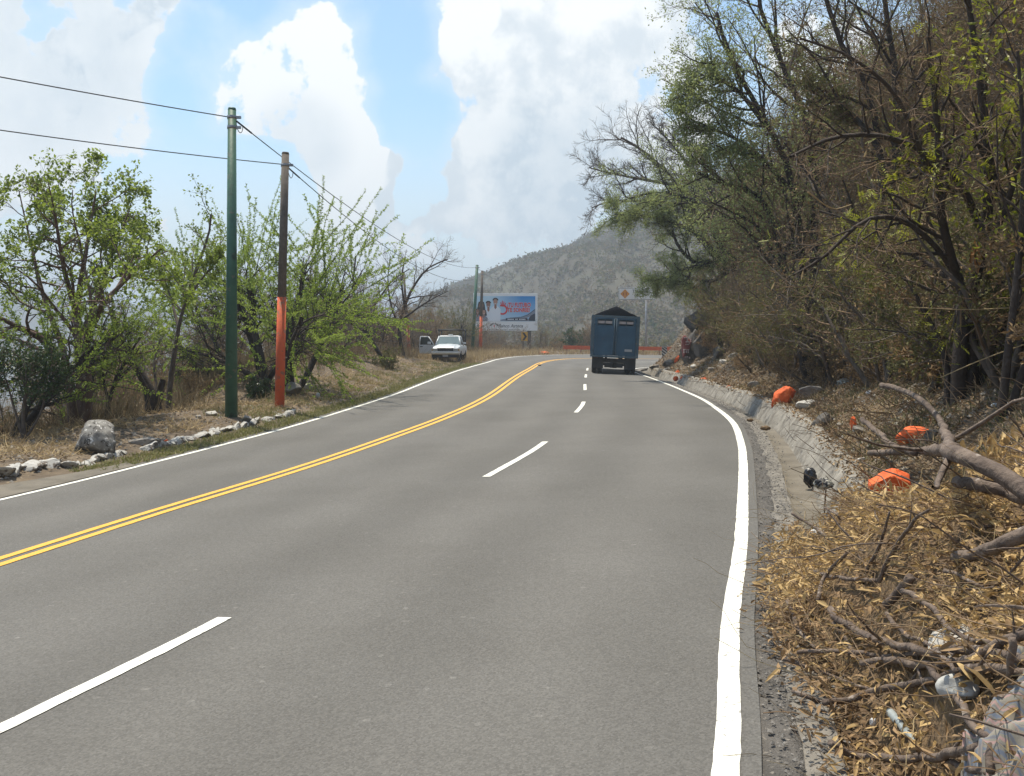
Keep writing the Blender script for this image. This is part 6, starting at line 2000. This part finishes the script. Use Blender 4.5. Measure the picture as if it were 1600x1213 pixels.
    tag(link('leaf_pile', g.mesh('leaf_pile', [L_PILE, L_PILE2, mat('leaf_mould', (.07, .045, .024), (.20, .13, .065), scale=22, detail=9, rough=1, bump=1, bscale=40), K_TWIG, L_STRAW, K_BRANCH])), label='heap of golden dry leaves and twigs spilling over the gutter', kind='stuff')


leaf_pile()


def branch(px, r, label, lift=.05, tip=.45, twigs=0, seed=0, cut=False, sides=8, lifts=None, name='dead_branch', group='dead branches thrown on the leaf pile'):
    rg = np.random.RandomState(seed + 500)
    P = np.array([hit2(u, v, lifts[k] if lifts else lift) for k, (u, v) in enumerate(px)])
    # even out the depth so that a limb does not jump with every dip of the heap
    C = catmull(P, .04) if len(P) > 2 else resample(P, .04)
    n = max(8, min(40, len(C)))
    C = resample(C, n=n)
    ker = np.ones(5) / 5
    Cy = np.convolve(np.pad(C[:, 1], 2, 'edge'), ker, 'valid'); s = Cy / C[:, 1]
    C = np.array([0, 0, CAM_H]) + (C - np.array([0, 0, CAM_H])) * s[:, None]
    C = C + np.stack([fbm(np.arange(n) * .35 + seed, np.full(n, k * 9.0), 2) for k in range(3)], 1) * r * 1.6
    o = C[0].copy()
    R = np.linspace(r, r * tip, n) * (1 + .12 * fbm(np.arange(n) * .8 + seed * 3, np.zeros(n), 3) * 2)
    e = empty(name, o)
    g = Geo()
    Ce = np.vstack([C[:1] - (C[1] - C[0]) * .04, C, C[-1:] + (C[-1] - C[-2]) * .04]); Re = np.concatenate([[R[0] * .03], R, [R[-1] * .03]])
    tubes(g, (Ce - o)[None], Re[None], sides, 0, .03, rg)
    link('limb', g.mesh('limb', [K_BRANCH], True), e)
    if cut:
        T = C[0] - C[1]; T /= np.linalg.norm(T)
        bm = bmesh.new(); add_cyl(bm, (0, 0, 0), Vector(T) * .012, r * .98, r * .9, 12); bm_obj('sawn_end', bm, K_CUT, e)
    if twigs:
        P1, R1, L1 = sprout(rg, (C - o)[None], R[None], np.array([np.linalg.norm(C[-1] - C[0])]), twigs, .25, .95, (25, 60), (.12, .3), 6, .12, (0, 0, .05), rr=.5, rmin=.003)
        for k in range(len(P1)):
            gg = Geo(); tubes(gg, P1[k:k + 1], R1[k:k + 1], 5)
            link('twig', gg.mesh('twig', [K_BRANCH], True), e)
    return tag(e, label, 'branch', group)


def C7(pts): return [(1150 + x / 2.678, 760 + y / 2.678) for x, y in pts]


branch([(1346, 656), (1372, 676), (1398, 697), (1432, 706)], .033, 'sawn stub with a yellow cut end reaching up left from the forked limb', lifts=[.42, .36, .33, .35], tip=1.0, cut=True, seed=1)
branch([(1378, 602), (1420, 614), (1450, 634), (1472, 664), (1490, 702)], .031, 'curved sawn limb standing highest above the leaf pile', lifts=[.8, .72, .6, .45, .36], tip=1.2, cut=True, seed=2)
branch([(1357, 709), (1395, 706), (1440, 704), (1490, 704), (1530, 722), (1570, 748), (1640, 800)], .034, 'thick forked cut limb lying across the bank above the leaf pile', lifts=[.26, .30, .35, .36, .38, .36, .3], tip=1.35, cut=True, seed=3, twigs=3)
branch([(1492, 752), (1530, 758), (1570, 768), (1650, 785)], .034, 'thick dark log end beneath the forked cut limb', lifts=[.18, .2, .2, .2], tip=1.0, cut=True, seed=4)
branch([(1490, 872), (1535, 862), (1570, 848), (1640, 820)], .029, 'thick dark limb poking in from the right edge halfway down', lifts=[.12, .18, .25, .3], tip=1.1, seed=5)
branch(C7([(390, 510), (430, 560), (600, 640), (790, 685), (1000, 685), (1205, 730), (1300, 750)]), .021, 'long branch running right across the middle of the leaf pile', lift=.12, tip=.9, twigs=3, seed=6)
branch(C7([(370, 905), (480, 890), (600, 850), (800, 815), (950, 770), (1100, 765), (1300, 790)]), .016, 'long smooth branch rising rightwards above the pale lump', lift=.10, tip=1.1, twigs=2, seed=7)
branch(C7([(235, 855), (310, 880), (390, 920)]), .015, 'short stick lying on the bare apron below the leaf pile', lift=.03, tip=.6, seed=8)
branch(C7([(260, 690), (450, 690), (650, 710), (800, 690)]), .013, 'thin straight branch just under the long middle one', lift=.09, tip=.8, seed=9)
branch(C7([(530, 740), (640, 725), (830, 750), (1000, 710), (1170, 630), (1300, 600)]), .017, 'dark branch curving up to the right edge', lift=.12, tip=1.1, twigs=2, seed=10)
branch(C7([(630, 530), (700, 610), (820, 670), (920, 775)]), .012, 'thin branch slanting down right over the long ones', lift=.16, tip=.7, seed=11)
branch(C7([(700, 435), (800, 490), (900, 600), (1070, 665)]), .014, 'bent thin branch in the upper middle of the pile', lift=.11, tip=.7, seed=12)
branch(C7([(300, 350), (420, 380), (590, 395)]), .014, 'straight stick low in the upper left of the leaf pile', lift=.09, tip=.8, seed=13)
branch(C7([(740, 375), (680, 440), (620, 500)]), .026, 'short thick broken stick pointing down left in the pile', lift=.15, tip=.9, seed=14)
branch(C7([(790, 735), (850, 810), (930, 890), (980, 990), (1080, 1070)]), .016, 'curved branch arching down past the pale lump', lift=.14, tip=.8, seed=15)
branch(C7([(390, 1075), (500, 1130), (640, 1135), (800, 1135), (960, 1105), (1100, 1060), (1300, 1000)]), .016, 'long sagging branch lowest in the heap', lift=.10, tip=1.2, twigs=3, seed=16)
branch(C7([(540, 365), (600, 250), (640, 110)]), .012, 'upright stick at the upper edge of the pile, left one of the pair', lifts=[.05, .22, .42], tip=.5, seed=17)
branch(C7([(600, 400), (650, 280), (740, 150), (800, 100)]), .014, 'upright stick leaning right at the upper edge of the pile', lifts=[.05, .2, .4, .5], tip=.5, twigs=3, seed=18)
branch(C7([(215, 480), (240, 540), (260, 600), (330, 680)]), .013, 'pale stick at the left rim of the leaf pile', lift=.06, tip=.9, seed=19)
branch(C7([(410, 570), (470, 660), (520, 740)]), .012, 'thin dark stick under the left end of the long middle branch', lift=.07, tip=.7, seed=20)
branch(C7([(1110, 860), (1115, 950), (1120, 1000), (1060, 1100), (1060, 1190)]), .016, 'pale forked branch running down over the striped cloth', lift=.13, tip=.8, twigs=2, seed=21)
branch(C7([(230, 115), (310, 160), (400, 225)]), .012, 'thin stick sticking out over the gutter channel', lifts=[.25, .2, .1], tip=1.2, seed=22)
branch(C7([(340, 480), (370, 380), (470, 270)]), .014, 'slanting stick left of the broken stub', lift=.12, tip=.8, seed=23)
branch(C7([(870, 350), (940, 380), (1030, 425)]), .012, 'pale splinter in the upper right of the pile', lift=.10, tip=.6, seed=24)
branch(C7([(376, 15), (370, 110)]) , .006, 'thin upright wire-like twig in the gutter', lifts=[.42, .10], tip=1.2, seed=25)
branch(C7([(370, 90), (415, 112), (432, 140), (432, 185)]), .009, 'hooked dark twig in the gutter beside the white bag', lifts=[.3, .3, .22, .06], tip=.9, seed=26)
branch(C7([(880, 1150), (1000, 1190), (1150, 1215)]), .013, 'thin branch at the bottom edge by the striped cloth', lift=.10, tip=.8, seed=27)
branch(C7([(1150, 640), (1160, 700), (1140, 790)]), .014, 'short pale upright stick at the right edge over the lump', lifts=[.3, .25, .12], tip=.8, seed=28)
branch(C7([(200, 720), (420, 800), (560, 850)]), .009, 'slender twig bridging the lower left of the pile', lift=.07, tip=.8, seed=29)


# ------------------------------------------------------------------ rubbish
def crumple(name, u, v, wpx, hpx, m, label, seed, dep=.8, cat='litter', lift=0.0, mats=None):
    p = hit2(u, v) if hit2(u, v)[1] < 14 else np.array(hit(u, v))
    k = p[1] / FPX; w, h = wpx * k / 2, hpx * k / 2
    bm = bmesh.new(); bmesh.ops.create_icosphere(bm, subdivisions=4, radius=1.0)
    V = np.array([q.co[:] for q in bm.verts]); rg = np.random.RandomState(seed); s = rg.rand(3) * 30
    r = 1 - .55 * np.abs(fbm(V[:, 0] * 2.3 + s[0], V[:, 1] * 2.3 + V[:, 2] * 1.7 + s[1], 4)) * 3 + .25 * fbm(V[:, 2] * 3 + s[2], V[:, 0] * 3, 3)
    V = V * np.clip(r, .35, 1.2)[:, None] * np.array([w, w * dep, h])
    for q, c in zip(bm.verts, V): q.co = c
    o = bm_obj(name, bm, m, None, True, (p[0], p[1], p[2] + h * .6 + lift))
    o.rotation_euler = (0, 0, rg.uniform(0, .6))
    return tag(o, label, cat)


M_BAGB = mat('black_plastic', (.012, .012, .014), (.03, .03, .034), scale=5, rough=.3, spots=[((.30, .30, .26), 4, .66, .04)])
M_BAGW = mat('white_plastic', (.62, .64, .66), (.74, .75, .76), scale=5, rough=.35, transl=.2)
M_CLEAR = mat('cloudy_plastic', (.30, .34, .34), (.46, .50, .50), scale=8, rough=.18, transl=.25)
crumple('rubbish_bag', 1266, 757, 24, 36, M_BAGB, 'black plastic bag slumped against the gutter wall', 61)
crumple('rubbish_bag', 1287, 762, 34, 20, mat('patterned_rag', (.03, .03, .035), (.38, .36, .30), scale=9, rough=.7, lo=.5, hi=.55), 'black and white rag lying beside the black bag in the gutter', 62)
crumple('plastic_bag', 1278, 842, 28, 24, M_BAGW, 'white plastic bag in the gutter at the edge of the leaf pile', 63)
crumple('plastic_sheet', 1320, 604, 30, 16, M_CLEAR, 'pale crumpled plastic sheet high on the bank right of the orange rock', 64)
crumple('plastic_scrap', 1358, 617, 12, 8, M_BAGW, 'small white scrap right of the pale plastic sheet', 65)
crumple('plastic_scrap', 1555, 636, 16, 8, M_BAGW, 'white scrap on the bank near the right edge', 66)
crumple('plastic_scrap', 1364, 1140, 13, 16, M_BAGW, 'white and blue wrapper in the lower leaf pile', 67, lift=.02)
crumple('plastic_scrap', 497, 622, 8, 10, M_BAGW, 'white scrap of litter right of the orange footed pole', 68)
crumple('plastic_scrap', 653, 808, 12, 3, M_BAGW, 'tiny white scrap lying on the near lane', 69, dep=.5)
crumple('dropped_clod', 843, 572, 6, 3, M_ROCKD, 'small dark clod on the road by the yellow lines', 70)
crumple('leaf_clump', 1196, 672, 18, 8, L_PILE2, 'clump of dead leaves in the gutter channel', 71)
crumple('leaf_clump', 1172, 659, 12, 6, L_PILE2, 'smaller clump of dead leaves further up the gutter', 72)


def crushed_bottle():
    a = hit2(1390, 1112, .07); b = hit2(1430, 1160, .05)
    bm = bmesh.new()
    d = b - a; L = np.linalg.norm(d)
    st = [(0, .016), (.03, .020), (.3, .021), (.45, .015), (.6, .020), (.72, .018), (.86, .010), (1, .009)]
    for (t0, r0), (t1, r1) in zip(st[:-1], st[1:]): add_cyl(bm, a + d * t0 - a, a + d * t1 - a, r0, r1, 12, False)
    tag(bm_obj('plastic_bottle', bm, M_CLEAR, None, False, tuple(a)), 'crushed clear plastic bottle in the lower leaf pile', 'bottle')


crushed_bottle()


def pale_lump():
    p = hit2(1515, 1098)
    k = p[1] / FPX
    o = link('pale_lump', rock_mesh('pale_lump', mat('plaster_lump', (.34, .34, .32), (.50, .50, .48), scale=5, rough=.9, bump=.5, spots=[((.3, .28, .25), 8, .66, .06)]), 77, 34 * k, 26 * k, 22 * k, 8, 4, .08), None, (p[0], p[1] + .1, p[2] + 8 * k))
    tag(o, 'pale rounded plaster lump showing through the branches', 'rubble')


pale_lump()


def slab():
    p = hit2(1505, 1010)
    k = p[1] / FPX
    o = link('concrete_slab', rock_mesh('concrete_slab', M_ROCKP, 78, 62 * k, 40 * k, 9 * k, 14, 3, .04), None, (p[0], p[1] + .1, p[2]))
    o.rotation_euler = (.25, -.35, .4)
    tag(o, 'tilted grey slab under the crossing branches above the plaster lump', 'rubble')


slab()


def striped_cloth():
    P0 = hit2(1585, 1190)
    m = bpy.data.materials.new('striped_cloth'); m.use_nodes = True
    nt = m.node_tree; bs = nt.nodes['Principled BSDF']; bs.inputs['Roughness'].default_value = .9
    tc = nt.nodes.new('ShaderNodeTexCoord')
    cols = None
    for sc, ph, th, c in ((70, 0.0, .90, (.14, .16, .20)), (70, 2.2, .92, (.34, .22, .20)), (110, 1.0, .95, (.16, .15, .15))):
        wv = nt.nodes.new('ShaderNodeTexWave'); wv.bands_direction = 'X'; nt.links.new(tc.outputs['UV'], wv.inputs['Vector'])
        wv.inputs['Scale'].default_value = sc / 10; wv.inputs['Phase Offset'].default_value = ph
        mr = nt.nodes.new('ShaderNodeMapRange'); nt.links.new(wv.outputs['Fac'], mr.inputs[0]); mr.inputs[1].default_value = th - .04; mr.inputs[2].default_value = th + .04
        mx = nt.nodes.new('ShaderNodeMix'); mx.data_type = 'RGBA'; nt.links.new(mr.outputs[0], mx.inputs['Factor'])
        if cols is None: mx.inputs['A'].default_value = (.22, .20, .165, 1)
        else: nt.links.new(cols, mx.inputs['A'])
        mx.inputs['B'].default_value = (*c, 1); cols = mx.outputs['Result']
    nt.links.new(cols, bs.inputs['Base Color'])
    n = 44
    U, Vv = np.meshgrid(np.linspace(-.5, .5, n), np.linspace(-.5, .5, n))
    a = .5
    X = P0[0] + .05 + (U * math.cos(a) - Vv * math.sin(a)) * .48; Y = P0[1] + (U * math.sin(a) + Vv * math.cos(a)) * .4
    Z = pile_z(X.ravel(), Y.ravel()).reshape(n, n) + .06 + .16 * np.exp(-((U) ** 2 + Vv ** 2) * 6) * .5 + fbm(U * 6, Vv * 5, 4) * .22 + .03 * np.sin(U * 22 + Vv * 7)
    i = np.arange(n * n).reshape(n, n)
    Q = np.stack([i[:-1, :-1], i[:-1, 1:], i[1:, 1:], i[1:, :-1]], -1).reshape(-1, 4)
    me = np_mesh('striped_cloth', np.stack([X - P0[0], Y - P0[1], Z - P0[2]], -1).reshape(-1, 3), Q, mats=[m], smooth=True)
    uv = me.uv_layers.new(name='uv'); li = np.zeros(len(me.loops), np.int32); me.loops.foreach_get('vertex_index', li)
    uv.data.foreach_set('uv', np.stack([U.ravel()[li], Vv.ravel()[li]], 1).astype(np.float32).ravel())
    o = link('striped_cloth', me, None, tuple(P0))
    md = o.modifiers.new('thickness', 'SOLIDIFY'); md.thickness = .004
    tag(o, 'crumpled white cloth with blue and pink stripes, bottom right corner', 'cloth')


striped_cloth()


# ------------------------------------------------------------------ ground cover
def bands(rg, n, C, N_, side, y0, y1, d0, d1, pw=1.0, near=1.0):
    k = np.where((C[:, 1] > y0) & (C[:, 1] < y1))[0]
    w = 1.0 / np.maximum(C[k, 1], 8) ** near; w /= w.sum()
    i = rg.choice(k, n, p=w)
    d = d0 + (d1 - d0) * rg.rand(n) ** pw
    P = C[i] + side * N_[i] * d[:, None] + rg.uniform(-.13, .13, (n, 2))
    return P[:, 0], P[:, 1], d


def ground_litter():
    rg = np.random.RandomState(21)
    g = Geo()
    # fallen leaves and sticks on the right bank
    x, y, d = bands(rg, 42000, EDGE_R, nR, 1, 7.5, 66, 1.15, 9, 1.5, 1.0)
    z = np.where(d < 1.3, road_z(x, y) + .2, terrain(x, y)) + rg.rand(len(x)) ** 2 * .06 + .006
    n = len(x)
    dark = vnoise(x * .9 + 3, y * .9) + rg.rand(n) * .5 > .72
    p = np.stack([x, y, z], 1); dd = rvec(rg, n) * np.array([1, 1, .5]); nn = norm(rvec(rg, n) * .8 + np.array([0, 0, 1]))
    s = rg.uniform(.035, .085, n) * np.clip(y / 18, .9, 1.8)
    leaf_quads(p[dark], dd[dark], nn[dark], s[dark], s[dark] * .5, g, 1); leaf_quads(p[~dark], dd[~dark], nn[~dark], s[~dark], s[~dark] * .5, g, 0)
    x, y, d = bands(rg, 5200, EDGE_R, nR, 1, 7.5, 60, 1.2, 8, 1.4, 1.0)
    n = len(x); q = np.stack([x, y, terrain(x, y) + .02], 1); a = rg.uniform(0, 6.28, n)
    dv = np.stack([np.cos(a), np.sin(a), rg.uniform(-.1, .7, n)], 1); pts = [q]; ln = rg.uniform(.15, .8, n)
    for k in range(4): q = q + dv * (ln / 4)[:, None]; dv = norm(dv + rg.randn(n, 3) * .2); pts.append(q)
    tubes(g, np.stack(pts, 1), rg.uniform(.003, .009, (n, 1)) * np.linspace(1, .5, 5)[None], 3, 2)
    # left verge litter
    x, y, d = bands(rg, 15000, EDGE_L, nL, -1, 11, 62, 1.1, 6.5, 1.0, .8)
    n = len(x); p = np.stack([x, y, terrain(x, y) + .01 + rg.rand(n) * .03], 1)
    s = rg.uniform(.04, .09, n)
    leaf_quads(p, rvec(rg, n) * np.array([1, 1, .4]), norm(rvec(rg, n) * .7 + np.array([0, 0, 1])), s, s * .45, g, 1)
    tag(link('leaf_litter', g.mesh('leaf_litter', [L_PILE2, mat('tan_litter', (.15, .10, .055), (.34, .25, .145), scale=2, island=.8, rough=.9), K_TWIG])), label='dry leaf litter and sticks strewn over the banks', kind='stuff')


ground_litter()


def blades(g, rg, x, y, z, h, w, mi, lean=.5, flat_=0.0):
    n = len(x); p = np.stack([x, y, z], 1)
    d = norm(np.stack([rg.randn(n) * lean, rg.randn(n) * lean, np.full(n, 1.0 - flat_)], 1))
    s = norm(np.cross(d, rvec(rg, n)))
    h = h[:, None]; w = w[:, None]
    b = d + np.stack([rg.randn(n), rg.randn(n), -np.abs(rg.randn(n))], 1) * .35
    V = np.stack([p - s * w, p + s * w, p + d * h * .55 + s * w * .7, p + d * h * .55 - s * w * .7, p + d * h * .55 + norm(b) * h * .45], 1).reshape(-1, 3)
    i = np.arange(n)[:, None] * 5
    g.V.append(V); g.Q.append(i + np.array([[0, 1, 2, 3]]) + g.n); g.T.append(i + np.array([[3, 2, 4]]) + g.n)
    g.mq.append(np.full(n, mi)); g.mt.append(np.full(n, mi)); g.n += len(V)


def tufts(rg, x, y, k, spread):
    x = np.repeat(x, k) + rg.randn(len(x) * k) * spread; y = np.repeat(y, k) + rg.randn(len(y) * k) * spread
    return x, y


def grasses():
    rg = np.random.RandomState(31)
    L_GR = mat('verge_grass', (.14, .15, .04), (.30, .28, .11), scale=1, island=.75, rough=.7, transl=.3)
    L_DG = mat('dull_grass', (.075, .082, .03), (.17, .16, .075), scale=1, island=.75, rough=.8, transl=.25)
    g = Geo()
    x, y, d = bands(rg, 15000, EDGE_L, nL, -1, 16.3, 64, .14, .85, 1.0, .7)
    blades(g, rg, x, y, terrain(x, y) - .01 + np.where(d < .24, .03, 0), rg.uniform(.04, .13, len(x)), rg.uniform(.006, .012, len(x)), 0, .6)
    x, y, d = bands(rg, 300, EDGE_L, nL, -1, 24, 62, .8, 3.2, 1.2, .6); x, y = tufts(rg, x, y, 22, .10)
    blades(g, rg, x, y, terrain(x, y) - .01, rg.uniform(.06, .2, len(x)), rg.uniform(.006, .012, len(x)), 0, .5)
    tag(link('verge_grass', g.mesh('verge_grass', [L_GR])), label='short yellow green grass strip along the left white line', kind='stuff')
    g = Geo()
    # straw beds on the left verge
    x, y, d = bands(rg, 1000, EDGE_L, nL, -1, 12, 62, 1.4, 5.5, 1.0, .8)
    kk = vnoise(x * .5, y * .5) > .42; x, y = x[kk], y[kk]; x, y = tufts(rg, x, y, 16, .16)
    blades(g, rg, x, y, terrain(x, y), rg.uniform(.10, .5, len(x)), rg.uniform(.004, .009, len(x)), 0, 1.2, .4)
    # tall dry grass and stalks behind it
    x, y, d = bands(rg, 2600, EDGE_L, nL, -1, 11, 100, 4.2, 12, 1.0, .5)
    x, y = tufts(rg, x, y, 14, .16)
    blades(g, rg, x, y, terrain(x, y), rg.uniform(.35, 1.25, len(x)), rg.uniform(.005, .012, len(x)), 1, .32)
    # foot of the billboard and the far bend
    x, y, d = bands(rg, 900, EDGE_L, nL, -1, 62, 106, .6, 9, 1.0, .3); x, y = tufts(rg, x, y, 14, .2)
    blades(g, rg, x, y, terrain(x, y), rg.uniform(.2, .8, len(x)), rg.uniform(.010, .022, len(x)), 0, .4)
    tag(link('dry_grass', g.mesh('dry_grass', [L_STRAW, mat('brown_dry_grass', (.13, .095, .05), (.30, .23, .13), scale=1, island=.8, rough=.9, transl=.2)])), label='straw coloured dry grass on the left verge and beyond', kind='stuff')
    g = Geo()
    x, y, d = bands(rg, 900, EDGE_R, nR, 1, 7.5, 60, 1.25, 5.5, 1.2, .9); kk = vnoise(x * .7 + 9, y * .7) > .45; x, y = x[kk], y[kk]
    x, y = tufts(rg, x, y, 30, .11)
    blades(g, rg, x, y, terrain(x, y) - .01, rg.uniform(.05, .20, len(x)), rg.uniform(.004, .009, len(x)), 0, .8)
    x, y, d = bands(rg, 400, EDGE_R, nR, 1, 8, 60, 1.3, 7, 1.2, .9); x, y = tufts(rg, x, y, 16, .10)
    blades(g, rg, x, y, terrain(x, y), rg.uniform(.10, .34, len(x)), rg.uniform(.003, .007, len(x)), 1, .7)
    tag(link('bank_grass', g.mesh('bank_grass', [L_DG, L_STRAW])), label='dull sparse grass tufts on the right bank above the gutter', kind='stuff')


grasses()


def gravel():
    rg = np.random.RandomState(41)
    V0 = np.array([(1, 0, 0), (-1, 0, 0), (0, 1, 0), (0, -1, 0), (0, 0, 1), (0, 0, -1.0)]); T0 = np.array([(0, 2, 4), (2, 1, 4), (1, 3, 4), (3, 0, 4), (2, 0, 5), (1, 2, 5), (3, 1, 5), (0, 3, 5)])
    g = Geo()
    for (n, C, N_, sd, y0, y1, d0, d1, s0, s1, mi) in ((6500, EDGE_R, nR, 1, 2.5, 60, .18, .52, .004, .018, 0), (3800, EDGE_R, nR, 1, 7.5, 66, 1.2, 7, .02, .09, 1), (2600, EDGE_L, nL, -1, 11, 62, 1.0, 6, .015, .07, 1), (1500, EDGE_R, nR, 1, 44, 72, 1.2, 5, .03, .12, 1)):
        x, y, d = bands(rg, n, C, N_, sd, y0, y1, d0, d1, 1.2, 1.0)
        z = np.where(d < .6, road_z(x, y) - .01, terrain(x, y))
        s = rg.uniform(s0, s1, n)[:, None, None] * (rg.rand(n)[:, None, None] ** 1.5 + .3) * rg.uniform(.6, 1.2, (n, 6, 3))
        V = V0[None] * s * np.array([1, 1, .7]); a = rg.uniform(0, 6.28, n)[:, None]
        R = np.stack([V[..., 0] * np.cos(a) - V[..., 1] * np.sin(a), V[..., 0] * np.sin(a) + V[..., 1] * np.cos(a), V[..., 2]], -1) + np.stack([x, y, z], 1)[:, None]
        g.tris(R.reshape(-1, 3), (np.arange(n)[:, None, None] * 6 + T0[None]).reshape(-1, 3), mi)
    tag(link('gravel', g.mesh('gravel', [mat('dark_grit', (.07, .065, .06), (.26, .24, .215), scale=3, island=.8, rough=.95), mat('bank_stones', (.12, .105, .09), (.34, .31, .27), scale=3, island=.8, rough=.95)])), label='grit and small stones along the gutter and on both banks', kind='stuff')


gravel()


# ------------------------------------------------------------------ tell look-alike plants apart by their order in the view
def order_labels():
    bpy.context.view_layer.update()
    same = {}
    for o in COL.objects:
        if o.parent is None and 'group' in o.keys() and o.get('category') in ('tree', 'bush', 'shrub'):
            y = o.location.y
            u = 800 + FPX * o.location.x / y if y > 1 else 9e9
            if -60 < u < 1660: same.setdefault(o['label'], []).append((u, o))
    names = ['leftmost', 'second from left', 'third from left', 'fourth from left', 'fifth from left', 'sixth from left', 'seventh from left', 'eighth from left', 'ninth from left', 'tenth from left', 'eleventh from left', 'twelfth from left']
    for lb, l in same.items():
        if 1 < len(l) <= 12:
            l.sort(key=lambda t: t[0])
            for k, (u, o) in enumerate(l): o['label'] = lb + ', ' + (names[k] if k < len(l) - 1 else 'rightmost')


order_labels()
